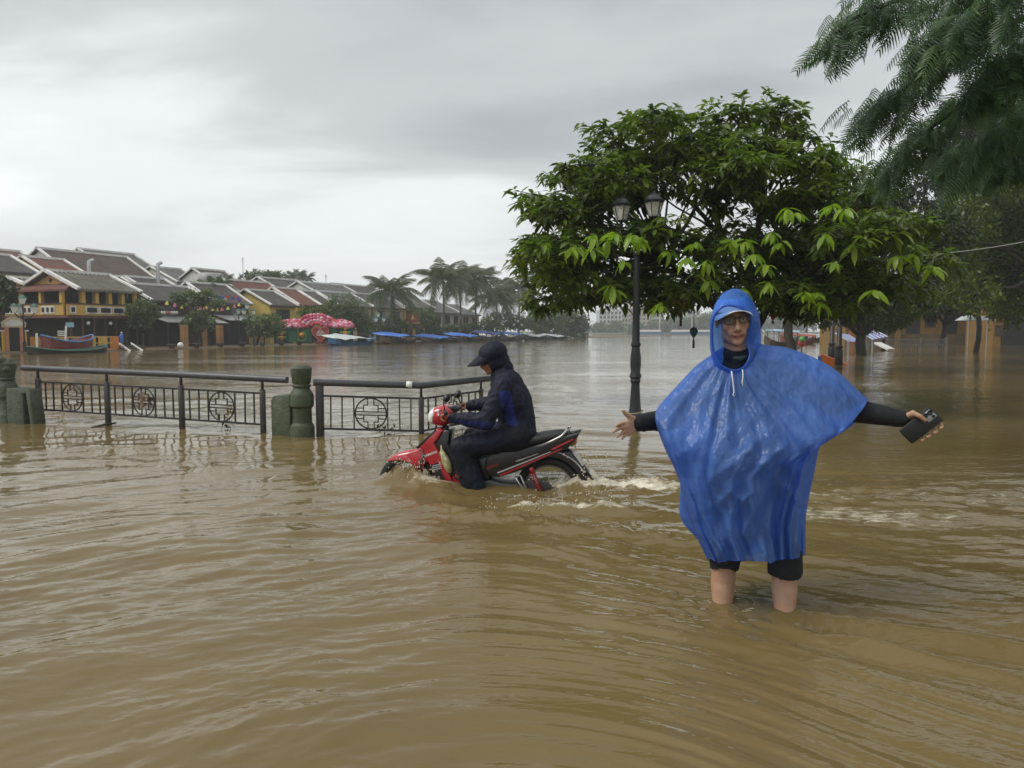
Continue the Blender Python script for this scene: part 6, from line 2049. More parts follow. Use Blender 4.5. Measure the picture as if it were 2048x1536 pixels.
M_TIN = mat('grey_tin_awning', (0.34, 0.34, 0.34), 0.5, 0.2, 2, dirt=(0.22, 0.17, 0.13), dscale=1.2)
hr_ = random.Random(77)

def house(px0, px1, n0, depth, eave, ridge, wall, roof, label, floors=2, name='town_house', detail=True, awning=None, group=None, ribs=False, gable_hole=False, base_z=None):
    s0, s1 = s_of(px0, n0), s_of(px1, n0)
    Lx = s1 - s0
    pm = (px0 + px1) / 2
    ze = zrow(pm, eave, n0) - BANK_Z
    zr = zrow(pm, ridge, n0 + depth / 2) - BANK_Z
    root = empty(name, SPn(s0, n0, BANK_Z), SRZ)
    tag(root, label, 'house', group)
    hy = depth / 2
    # wall body with gables
    wb = MB()
    pr = [(0, 0, 0), (0, depth, 0), (0, depth, ze), (0, hy, zr - 0.08), (0, 0, ze)]
    wb.prism(pr, (Lx, 0, 0))
    wo = wb.build('wall', WL[wall], root)
    ov, th = 0.35, 0.16
    sl = (zr - ze) / hy
    rb_ = MB()
    def slope(y0, y1, z0, z1):
        rb_.hexa([(-0.18, y0, z0), (Lx + 0.18, y0, z0), (Lx + 0.18, y1, z1), (-0.18, y1, z1), (-0.18, y0, z0 + th), (Lx + 0.18, y0, z0 + th), (Lx + 0.18, y1, z1 + th), (-0.18, y1, z1 + th)])
    slope(-ov, hy, ze - ov * sl, zr)
    slope(depth + ov, hy + 0.002, ze - ov * sl, zr)
    ro = rb_.build('roof', RF[roof], root)
    MB().beam((-0.25, hy, zr + th + 0.03), (Lx + 0.25, hy, zr + th + 0.03), 0.30, 0.20).build('ridge_cap', M_TRIM, ro)
    for xx in (-0.12, Lx + 0.12):
        vb_ = MB()
        vb_.beam((xx, -ov, ze - ov * sl + th + 0.02), (xx, hy, zr + th + 0.03), 0.26, 0.15)
        vb_.beam((xx, depth + ov, ze - ov * sl + th + 0.02), (xx, hy, zr + th + 0.03), 0.26, 0.15)
        vb_.build('verge', M_TRIM, ro)
    if ribs:
        rr_ = MB(); x = 0.2
        while x < Lx:
            rr_.beam((x, -ov, ze - ov * sl + th + 0.01), (x, hy - 0.1, zr - 0.1 * sl + th + 0.01), 0.10, 0.09)
            x += 0.34
        t_ = rr_.build('tile_rows', RF[roof], ro); t_['kind'] = 'stuff'
    if gable_hole:
        MB().lathe([(0.16, -0.03), (0.16, 0.03)], 10, (-0.02, hy, ze + (zr - ze) * 0.42), Matrix.Rotation(R(90), 3, 'Y')).build('vent', M_SHUT, root)
    if detail:
        fh = ze / floors
        nb = max(1, int(Lx / 2.3))
        for f in range(floors):
            for b_ in range(nb):
                cx = Lx * (b_ + 0.5) / nb
                if f == 0:
                    w_, h_, zc = Lx / nb * 0.72, fh * 0.82, fh * 0.42
                    d = MB().box((cx, -0.02, zc), (w_, 0.10, h_)).build('door', M_DARKIN if hr_.random() < 0.6 else M_SHUT, root)  # the near-black ones paint the shade of an open doorway
                    MB().box((cx, -0.06, zc + h_ / 2 + 0.05), (w_ + 0.2, 0.10, 0.10)).build('lintel', M_SHUT, d)
                else:
                    w_, h_, zc = Lx / nb * 0.46, fh * 0.55, fh * (f + 0.48)
                    d = MB().box((cx, -0.015, zc), (w_ + 0.16, 0.09, h_ + 0.16)).build('window', M_SHUT, root)
                    MB().box((cx - w_ * 0.26, -0.05, zc), (w_ * 0.44, 0.06, h_)).build('pane', M_PANE if hr_.random() < 0.5 else M_DARKIN, d)
                    MB().box((cx + w_ * 0.26, -0.05, zc), (w_ * 0.44, 0.06, h_)).build('pane', M_PANE, d)
    if awning:
        za = zrow(pm, awning, n0 - 1.2) - BANK_Z
        MB().hexa([(0, -2.0, za - 0.25), (Lx, -2.0, za - 0.25), (Lx, 0, za + 0.25), (0, 0, za + 0.25), (0, -2.0, za - 0.20), (Lx, -2.0, za - 0.20), (Lx, 0, za + 0.30), (0, 0, za + 0.30)]).build('awning', M_TIN, root)
        k = max(2, int(Lx / 3))
        for i in range(k + 1):
            MB().box((0.06 + (Lx - 0.12) * i / k, -1.9, (za - 0.27) / 2), (0.09, 0.09, za - 0.27)).build('awning_post', M_SHUT, root)
    return root, Lx, ze, zr

# ---- bank
qb = MB()
sA, sB = -40, 178
qb.hexa([SPn(sA, 0, -0.6), SPn(sB, 0, -0.6), SPn(sB, 70, -0.6), SPn(sA, 70, -0.6), SPn(sA, 0.4, BANK_Z), SPn(sB, 0.4, BANK_Z), SPn(sB, 70, BANK_Z), SPn(sA, 70, BANK_Z)])
qo = qb.build('riverbank', mat('muddy_bank', (0.12, 0.085, 0.045), 0.7, 0.3, 0.8, 0.5, 4)); tag(qo, 'low muddy quay under the old town houses', 'bank', kind='structure')

# ---- second row and behind (roofs over roofs)
house(-70, 78, 15.5, 7, 543, 513, 'cream', 'dark', 'dark roofed house with a white scalloped eave behind the yellow balcony house', 2)
house(-330, -90, 8.5, 7, 575, 540, 'lemon', 'brown', 'long lemon house with brown roof up the quay from the archway', 2)
house(-360, -110, 20, 9, 545, 505, 'white', 'grey', 'white house with grey roof behind the long lemon house', 2)
house(0, 92, 23, 7, 530, 507, 'cream', 'red', 'red roofed house standing behind the dark scalloped roof', 2, detail=False)
house(92, 168, 16, 5, 545, 523, 'lemon', 'red', 'narrow house with a red tile roof and pale yellow gable above the balcony house', 2, detail=False, gable_hole=False)
house(150, 318, 19, 9, 558, 515, 'white', 'brown', 'long house under the widest brown tile roof', 2, detail=False)
house(225, 330, 30, 10, 545, 512, 'white', 'grey', 'pale gabled house peeking over the widest brown roof', 2, detail=False)
house(356, 412, 26, 8, 566, 543, 'white', 'grey', 'grey gabled house beside the rooftop water tank', 2, detail=False)
house(300, 372, 15, 6, 586, 562, 'cream', 'dark', 'small dark roofed house behind the timber shop', 2, detail=False, gable_hole=True)
house(462, 520, 19, 11, 592, 549, 'white', 'dark', 'tall blank white gable house above the lanterns', 2, detail=False)
house(500, 585, 13, 7, 603, 569, 'cream', 'red', 'beige gabled house with a red tile roof in the second row', 2, detail=False)
house(575, 650, 19, 9, 592, 565, 'white', 'dark', 'long white walled house behind the lemon yellow shop', 2, detail=False)
house(650, 735, 14, 8, 598, 574, 'white', 'grey', 'white gabled house behind the round green tree', 2, detail=False)
house(712, 790, 17, 8, 600, 577, 'cream', 'dark', 'dark roofed house behind the leaning coconut palm', 2, detail=False)
# ---- front row
house(214, 286, 10.0, 5.5, 584, 558, 'blue', 'red', 'blue grey boarded house with a red tile roof beside the balcony house', 2, ribs=True)
house(302, 424, 7.5, 6, 603, 577, 'wood', 'dark', 'dark timber shop house with a tin awning hung with lanterns', 2, awning=640)
house(426, 498, 8, 6, 606, 574, 'wood', 'dark', 'dark timber house with yellow sign board and open front', 2, awning=636)
house(540, 592, 8, 6, 611, 587, 'lemon', 'dark', 'lemon yellow shop house with a dark roof and white gable', 2)
house(596, 640, 9, 6.5, 610, 583, 'lemon', 'red', 'yellow house with a red roof next to the lotus lantern display', 2)
house(640, 672, 9, 6, 612, 588, 'peach', 'dark', 'orange yellow gabled house above the lotus lantern display', 2, gable_hole=True)
house(676, 742, 9, 6, 612, 590, 'cream', 'grey', 'cream house with a grey roof behind the round green tree', 2)
house(748, 806, 9, 7, 616, 594, 'cream', 'dark', 'cream house half hidden by the leaning coconut palm', 2)
house(808, 866, 9, 8, 615, 590, 'lemon', 'grey', 'pale yellow house with a stepped grey roof near the tall palms', 2)
house(868, 920, 9, 8, 626, 606, 'white', 'grey', 'white balconied house behind the palm trunks', 2)
house(922, 958, 9, 8, 630, 614, 'cream', 'grey', 'small cream house at the end of the row', 2)

# ---- the ochre house with the wrap-round balcony
def balcony_house():
    n0 = 6.5
    s0, s1 = s_of(146, n0), s_of(256, n0)
    Lx = s1 - s0; depth = 8.6
    root = empty('balcony_house', SPn(s0, n0, BANK_Z), SRZ)
    tag(root, 'ochre two storey house with a wrap-round balcony and twin white edged gables', 'house')
    zed = zrow(200, 584, n0 - 1.3) - BANK_Z; zr = zrow(170, 551, n0 + 2.2) - BANK_Z
    slr = (zr - zed) / (2.2 + 1.35); ze = zed + 1.35 * slr
    zb0 = zrow(200, 632, n0) - BANK_Z; zb1 = zrow(200, 611, n0) - BANK_Z
    MB().box((Lx / 2, depth / 2, ze / 2), (Lx, depth, ze)).build('wall', M_DARKIN, root)  # near-black walls stand in for the shaded recess behind the balcony
    # gables over two parallel roofs
    for (y0, y1, zz, xs) in ((0, 4.4, zr, 0.0), (4.7, 7.9, zrow(60, 562, n0 + 6.3) - BANK_Z, 0.0)):
        hy = (y0 + y1) / 2
        MB().prism([(xs, y0, ze), (xs, y1, ze), (xs, hy, zz - 0.06)], (Lx - xs, 0, 0)).build('gable_wall', WL['peach'], root)
        rb_ = MB(); sl = (zz - ze) / (hy - y0); ov = 1.35 if y0 == 0 else 0.3
        for a, b in ((y0 - ov, hy), (y1 + (0.4 if y1 > 6 else 0.1), hy + 0.002)):
            za = ze - abs(abs(a - hy) - (hy - y0)) * sl
            rb_.hexa([(-0.45, a, za), (Lx + 0.3, a, za), (Lx + 0.3, b, zz), (-0.45, b, zz), (-0.45, a, za + .15), (Lx + .3, a, za + .15), (Lx + .3, b, zz + .15), (-0.45, b, zz + .15)])
        ro = rb_.build('roof', RF['mossy'], root)
        MB().beam((-0.55, hy, zz + 0.2), (Lx + 0.35, hy, zz + 0.2), 0.30, 0.24).build('ridge_cap', M_TRIM, ro)
        for xx in (-0.38, Lx + 0.22):
            vb_ = MB()
            for a in (y0 - ov, y1 + (0.4 if y1 > 6 else 0.1)):
                za = ze - abs(abs(a - hy) - (hy - y0)) * sl
                vb_.beam((xx, a, za + 0.17), (xx, hy, zz + 0.18), 0.28, 0.20)
            vb_.build('verge', M_TRIM, ro)
        rr_ = MB(); x = -0.1
        while x < Lx + .2:
            rr_.beam((x, y0 - ov, ze - ov * sl + .16), (x, hy - 0.1, zz - 0.1 * sl + .16), 0.11, 0.10); x += 0.34
        t_ = rr_.build('tile_rows', RF['mossy'], ro); t_['kind'] = 'stuff'
        MB().lathe([(0.15, -0.03), (0.15, 0.03)], 10, (-0.02, hy, ze + (zz - ze) * 0.4), Matrix.Rotation(R(90), 3, 'Y')).build('vent', M_SHUT, root)
    # skirt roof over the gable end
    MB().hexa([(-1.25, -1.3, zed - .02), (0, -0.0, ze - .05), (0, depth, ze - .05), (-1.25, depth + .5, zed - .02), (-1.25, -1.3, zed + .12), (0, 0, ze + .08), (0, depth, ze + .08), (-1.25, depth + .5, zed + .12)]).build('skirt_roof', RF['red'], root)
    # balcony slab, balustrade, tiles skirt
    pr_ = 1.1
    sb = MB(); sb.box((Lx / 2 - pr_ / 2, -pr_ / 2, zb0 - 0.10), (Lx + pr_, pr_, 0.16)); sb.box((-pr_ / 2, depth / 2, zb0 - 0.10), (pr_, depth, 0.158)); sb.build('balcony_slab', RF['red'], root)
    bz = (zb0 + zb1) / 2; bh = zb1 - zb0
    bw = MB(); bw.box((Lx / 2 - pr_ / 2, -pr_ + 0.08, bz), (Lx + pr_, 0.12, bh - 0.02)); bw.box((-pr_ + 0.08, depth / 2 - 0.2, bz), (0.118, depth + 0.9, bh - 0.02))
    ba = bw.build('balustrade', WL['yellow'], root)
    cp_ = MB(); cp_.box((Lx / 2 - pr_ / 2, -pr_ + 0.08, zb1 + 0.04), (Lx + pr_ + .1, 0.2, 0.10)); cp_.box((-pr_ + 0.08, depth / 2, zb1 + 0.04), (0.198, depth + 1.0, 0.098)); cp_.build('coping', M_SHUT, ba)
    sq = 0.46 * bh / 0.75
    def vent(cx, cy, face):  # a dark inset paints the shade inside each opening
        if face == 'f':
            o = MB().box((cx, cy, bz), (sq, 0.05, sq * 1.15)).build('vent_frame', M_TRIM, ba); MB().box((cx, cy - 0.02, bz), (sq * .55, 0.05, sq * .7)).build('dark_vent_inset', M_DARKIN, ba)
        else:
            o = MB().box((cx, cy, bz), (0.05, sq, sq * 1.15)).build('vent_frame', M_TRIM, ba); MB().box((cx - 0.02, cy, bz), (0.05, sq * .55, sq * .7)).build('dark_vent_inset', M_DARKIN, ba)
    nb = 4
    bay = (Lx - 0.2) / nb
    for b_ in range(nb):
        for k in (-1, 0, 1): vent(0.2 + bay * (b_ + .5) + k * bay * 0.24, -pr_ + 0.01, 'f')
    vent(-0.7, -pr_ + 0.01, 'f')
    for b_ in range(4):
        for k in (-1, 0, 1): vent(-pr_ + 0.01, 0.6 + 2.0 * (b_ + .2) + k * 0.5, 's')
    # upper storey columns and shutters
    for b_ in range(nb + 1):
        MB().box((0.12 + (Lx - 0.24) * b_ / nb, -pr_ + 0.12, (zb1 + zed) / 2), (0.24, 0.24, zed - zb1 + 0.02)).build('column', WL['yellow'], root)
    for b_ in range(5):
        MB().box((-pr_ + 0.12, -0.4 + (depth + .3) * b_ / 4, (zb1 + zed) / 2), (0.24, 0.24, zed - zb1 + 0.0)).build('column', WL['yellow'], root)
    for b_ in range(nb):
        cx = 0.12 + (Lx - .24) * (b_ + .62) / nb
        MB().box((cx, -0.04, (zb1 + ze) / 2), (0.55, 0.06, (ze - zb1) * .92)).build('door', WL['cream'], root)
    # ground floor posts, pale globe lamps
    for b_ in range(7):
        cx = -0.8 + (Lx + .8) * b_ / 6
        MB().box((cx, -pr_ + 0.15, (zb0 - .2) / 2), (0.12, 0.12, zb0 - 0.2)).build('post', M_SHUT, root)
        if b_ % 2: MB().ball((cx + .4, -pr_ + .1, zb0 - 0.55), 0.13, 8, 6).build('globe_lamp', M_WHITE_PAINT, root)
    return root
balcony_house()

# rooftop water tank and stair tower, antenna masts, chimney vents
def small(name, label, cat, mb, m, loc, group=None):
    o = mb.build(name, m); o.location = loc; o.rotation_euler = (0, 0, SRZ)
    return tag(o, label, cat, group)
def on_bank(px, py, n):
    p = bank(px, n); return P(px, py, p.y)
p = on_bank(421, 566, 20)
tk = empty('water_tank', (p.x, p.y, BANK_Z)); tag(tk, 'white round rooftop water tank tower behind the small palms', 'tank')
hz = p.z - BANK_Z
MB().lathe([(0.9, 0), (0.9, hz)], 8).build('tower', WL['white'], tk)
MB().lathe([(1.25, hz), (1.3, hz + .1), (1.3, hz + 0.95), (1.1, hz + 1.05), (0, hz + 1.1)], 18).build('tank_body', M_TIN, tk, True)
for (px, py0, py1, n, lab) in ((486, 545, 515, 30, 'tall thin antenna mast above the white gable house'), (652, 572, 549, 26, 'short thin antenna mast above the white walled house')):
    a = on_bank(px, py0, n); b = on_bank(px, py1, n)
    am = MB(); am.tube([(0, 0, -a.z + BANK_Z), (0, 0, b.z - a.z)], 0.05, 5)
    for q in (0.75, 0.85, 0.93): am.box((0, 0, (b.z - a.z) * q), (0.5, 0.04, 0.04))
    small('antenna', lab, 'antenna', am, M_STEEL, a)
for (px, py, n, lab) in ((178, 545, 13, 'bent steel kitchen flue beside a ventilator on the brown roof'), (316, 548, 13, 'steel flue at the end of the brown roof')):
    a = on_bank(px, py, n)
    fl = MB(); fl.tube([(0, 0, -a.z + 2), (0, 0, 0.5), (0.05, 0, 0.9), (0.4, 0, 1.05)], 0.16, 8); 
    small('flue', lab, 'flue', fl, M_STEEL, a)

# archway gate
def archway():
    p = bank(28, 3.0, BANK_Z)
    root = empty('archway', p, R(40)); root.scale = (0.62, 0.8, 1.0); tag(root, 'small ornate pink and yellow archway with a scalloped pediment', 'archway')
    h = zrow(28, 655, 3.0) - BANK_Z
    for s in (-1, 1):
        MB().box((s * 0.62, 0, h * .5), (0.34, 0.4, h)).build('pier', mat('salmon_plaster', (0.50, 0.22, 0.13), 0.8), root)
        MB().box((s * 0.92, 0, h * .42), (0.22, 0.3, h * .84)).build('pilaster', mat('bright_yellow_plaster', (0.58, 0.36, 0.03), 0.8), root)
        MB().box((s * 1.0, 0, h * .86), (0.4, 0.34, 0.08)).build('bracket', M_TRIM, root)
    poly = [(-0.95, h), (0.95, h), (1.05, h + .3), (0.62, h + .52), (0.25, h + .66), (0, h + .70), (-0.25, h + .66), (-0.62, h + .52), (-1.05, h + .3)]
    MB().prism([(x, -.2, z) for x, z in poly], (0, .4, 0)).build('pediment', WL['cream'], root)
    MB().prism([(x * .72, -.22, h + .1 + (z - h) * .6) for x, z in poly], (0, .02, 0)).build('name_board', M_TRIM, root)
    MB().box((0, 0.05, h * .5), (0.86, 0.1, h)).build('door', M_DARKIN, root)
archway()

# yellow quay railing and steps
def quay_rail():
    root = empty('quay_railing', bank(75, 1.2, BANK_Z)); tag(root, 'yellow posted railing along the quay behind the red boat', 'railing')
    o0 = Vector(root.location)
    pxs = [70, 98, 127, 154, 181, 205, 228]
    z0, z1 = BANK_Z, zrow(150, 673, 1.2)
    for i, px in enumerate(pxs):
        p = bank(px, 1.2) - Vector((0, 0, 0))
        MB().box(p - o0 + Vector((0, 0, (z0 + z1) / 2)), (0.42, 0.35, z1 - z0)).build('post', WL['yellow'] if i % 3 else mat('orange_post', (0.5, 0.2, 0.04), .8), root)
        if i:
            q = bank(pxs[i - 1], 1.2)
            for zz in (z1 - 0.04, z0 + (z1 - z0) * .5):
                MB().beam(q - o0 + Vector((0, 0, zz)), p - o0 + Vector((0, 0, zz)), 0.07, 0.07).build('rail', WL['lemon'], root)
    return root
quay_rail()
st = empty('quay_steps', bank(262, 0.6, BANK_Z)); tag(st, 'wooden steps with pale handrails going down into the river', 'steps')
o0 = Vector(st.location)
for k, (a, b) in enumerate((((238, 686), (262, 703)), ((262, 686), (288, 703)))):
    pa, pb = on_bank(a[0], a[1], 1.6), on_bank(b[0], b[1], -0.6)
    MB().beam(pa - o0, pb - o0, 0.07, 0.07).build('handrail', M_TRIM, st)
    MB().beam(pa - o0 - Vector((0, 0, .35)), pb - o0 - Vector((0, 0, .35)), 0.05, 0.05).build('handrail', M_TRIM, st)
    for t in np.linspace(0.05, 1, 7):
        q = pa.lerp(pb, t) - o0
        MB().beam(q, q - Vector((0, 0, 0.75)), 0.05, 0.05, up=(1, 0, 0)).build('baluster', M_TRIM, st)
for k in range(4):
    q = bank(262, 1.4 - 0.5 * k) - o0
    MB().box(q + Vector((0, 0, 0.25 - 0.14 * k)), (1.8, 0.55, 0.12), Matrix.Rotation(SRZ, 3, 'Z')).build('tread', M_SHUT, st)

# person in blue on the steps
def far_person(px, n, py_top, py_bot, coat, label, hat=None):
    b = bank(px, n); b.z = P(px, py_bot, b.y).z
    h = P(px, py_top, b.y).z - b.z
    mb = MB(); s = h / 1.7
    limb(mb, [Vector((-.1, 0, .05)) * s, Vector((-.09, 0, .45)) * s, Vector((-.08, 0, .88)) * s], [.07 * s, .075 * s, .09 * s], 8)
    limb(mb, [Vector((.1, -.05, .05)) * s, Vector((.09, 0, .45)) * s, Vector((.08, 0, .88)) * s], [.07 * s, .075 * s, .09 * s], 8)
    limb(mb, [Vector((0, 0, .9)) * s, Vector((0, 0, 1.15)) * s, Vector((0, 0, 1.36)) * s], [.15 * s, .17 * s, .14 * s], 10)
    for q in (-1, 1): limb(mb, [Vector((q * .17, 0, 1.36)) * s, Vector((q * .24, -.05, 1.1)) * s, Vector((q * .2, -.15, .9)) * s], [.06 * s, .05 * s, .045 * s], 8)
    limb(mb, [Vector((0, 0, 1.4)) * s, Vector((0, -.02, 1.58)) * s], [.055 * s, .105 * s], 8)
    o = remesh_to('person', mb, 0.035, 2, M_SKIN2); o.location = b
    tag(o, label, 'person'); set_tint(o, lambda co: np.zeros(len(co)))
    c = MB(); limb(c, [Vector((0, 0, .45)) * s, Vector((0, 0, .9)) * s, Vector((0, 0, 1.2)) * s, Vector((0, 0, 1.42)) * s], [.24 * s, .21 * s, .22 * s, .15 * s], 10)
    for q in (-1, 1): limb(c, [Vector((q * .17, 0, 1.36)) * s, Vector((q * .25, -.05, 1.1)) * s, Vector((q * .2, -.14, .95)) * s], [.085 * s, .08 * s, .07 * s], 8)
    remesh_to('raincoat', c, 0.04, 2, coat, o)
    if hat: MB().lathe([(.16 * s, 1.60 * s), (.12 * s, 1.64 * s), (.06 * s, 1.72 * s), (0, 1.74 * s)], 12).build('hat', hat, o, True)
    return o
far_person(243, 1.4, 664, 690, mat('blue_raincoat', (0.05, 0.12, 0.45), 0.5), 'small figure in a blue raincoat and pale hat on the quay steps', mat('straw_hat', (0.6, 0.5, 0.28), 0.8))
far_person(398, 3.2, 680, 693, mat('dark_coat', (0.03, 0.03, 0.035), 0.6), 'small figure in dark clothes on the quay before the timber shop')

# ---- quay lamps with clustered lanterns
M_OPAL = mat('opal_lantern_glass', (0.72, 0.76, 0.74), 0.3, 0.05)
M_GRNI = mat('green_lamp_iron', (0.03, 0.11, 0.08), 0.45)
def quay_lamp(px, n, py_top, heads, label, s=1.0, lean=0.0):
    b = bank(px, n, BANK_Z)
    root = empty('quay_lamp', b, 0.3); tag(root, label, 'street lamp', 'clustered lantern lamps along the quay')
    h = P(px, py_top, b.y).z - BANK_Z
    MB().tube([(0, 0, 0), (0, 0, .6), (0, 0, .62), (lean, 0, h)], [0.11, 0.10, 0.05, 0.04], 8).build('post', M_BLACK, root)
    for k in range(heads):
        a = 2 * math.pi * k / max(1, heads - 1)
        x, y, z = (0.62 * s * math.cos(a), 0.62 * s * math.sin(a), h - .55 * s) if k < heads - 1 else (0, 0, h)
        x += lean
        if k < heads - 1: MB().tube([(lean, 0, h - .7 * s), (lean + (x - lean) * .6, y * .6, h - .85 * s), (x, y, z)], 0.03, 5, False).build('arm', M_BLACK, root)
        ln = MB().lathe([(0.10 * s, z), (0.22 * s, z + .34 * s), (0.23 * s, z + .36 * s), (0, z + .37 * s)], 6, (x, y, 0)).build('lantern', M_OPAL, root)
        MB().lathe([(0.27 * s, z + .37 * s), (0.16 * s, z + .50 * s), (0, z + .60 * s)], 6, (x, y, 0)).build('lantern_roof', M_GRNI, ln)
quay_lamp(48, 0.8, 608, 4, 'quay lamp with four white and green lanterns in front of the ornate archway', 0.95)
quay_lamp(478, 2.5, 628, 4, 'quay lamp with four lanterns beside the open timber house', 0.75)
quay_lamp(508, 1.0, 618, 4, 'leaning quay lamp with four lanterns near the lotus lantern display', 0.8, -0.5)
quay_lamp(757, 1.0, 634, 4, 'quay lamp with four lanterns between the round tree and the leaning palm', 0.9)
quay_lamp(1036, 1.5, 645, 3, 'quay lamp with three lanterns at the end of the palms', 1.0)

# ---- hanging bell lanterns
M_LY = mat('yellow_lantern_silk', (0.62, 0.56, 0.08), 0.6); M_LP = mat('pink_lantern_silk', (0.56, 0.14, 0.20), 0.6)
bellY = MB().lathe([(0.02, .42), (.10, .40), (.16, .25), (.20, .1), (.30, 0), (.28, -.02), (.06, -.03), (.05, -.12), (0, -.12)], 10).mesh('bell_lantern'); bellY.materials.append(M_LY)
bellP = bellY.copy(); bellP.materials.clear(); bellP.materials.append(M_LP)
bl_px = [(334, 609, 1), (350, 613, 0), (364, 617, 1), (373, 612, 1), (379, 619, 0), (392, 614, 1), (394, 620, 1), (401, 619, 0), (409, 620, 0), (413, 618, 1), (425, 621, 1), (434, 622, 1), (444, 621, 0), (456, 619, 1), (469, 615, 0), (478, 612, 1)]
for px, py, y in bl_px:
    p = on_bank(px, py, 4.5)
    o = share('bell_lantern', bellY if y else bellP, None, p, (0, 0, 0), (.55, .55, .62))
    tag(o, 'yellow bell shaped lantern strung in front of the timber shops' if y else 'pink bell shaped lantern strung in front of the timber shops', 'lantern', 'yellow bell lanterns' if y else 'pink bell lanterns')
str_ = MB()
str_.tube([on_bank(px, py - 6 - 3 * 0, 4.5) for px, py, _ in bl_px], 0.015, 4, False)
o = str_.build('lantern_string', M_SHUT); tag(o, 'thin cord carrying the bell lanterns between the shops', 'cord')
rl = random.Random(5)
for k in range(18):
    px = 400 + k * 5.0
    p = on_bank(px, 594 + rl.uniform(-2, 4) + 8 * abs(k - 9) / 9 * 0.5, 5.0)
    c = rl.choice([(0.5, 0.05, 0.05), (0.05, 0.1, 0.4), (0.6, 0.3, 0.04), (0.5, 0.5, 0.45), (0.06, 0.25, 0.1)])
    o = MB().prism([(-.16, 0, .1), (.16, 0, .1), (.12, 0, -.14), (-.12, 0, -.14)], (0, 0.02, 0)).build('bunting_flag', mat('flag_%d%d' % (int(c[0] * 100), int(c[2] * 100)), c, 0.7))
    o.location = p; o.rotation_euler = (0, 0, 0.3)
    cn = {50: {5: 'red', 45: 'white'}, 5: {40: 'blue'}, 60: {4: 'orange'}, 6: {10: 'green'}}[int(round(c[0] * 100))][int(round(c[2] * 100))]
    tag(o, 'small %s bunting flag above the bell lanterns' % cn, 'flag', cn + ' bunting flags')
sg = MB().box((0, 0, 0), (1.6, 0.08, 0.55)).build('sign_board', mat('yellow_sign', (0.58, 0.42, 0.04), 0.6)); sg.location = on_bank(437, 641, 7.6); sg.rotation_euler = (0, 0, SRZ)
tag(sg, 'yellow sign board over the open timber house', 'sign')
for px, py, w, c, lab in ((345, 632, 0.5, (0.5, 0.5, 0.45), 'row of small red and white lanterns'),):
    for k in range(8):
        o = MB().ball((0, 0, 0), (.1, .1, .13), 8, 6).build('paper_lantern', M_LP if k in (3, 4) else M_WHITE_PAINT, None, True); o.location = on_bank(319 + k * 5, 625.5, 6.0)
        tag(o, 'small round paper lantern in the row on the timber shop front' , 'lantern', 'row of small round lanterns')

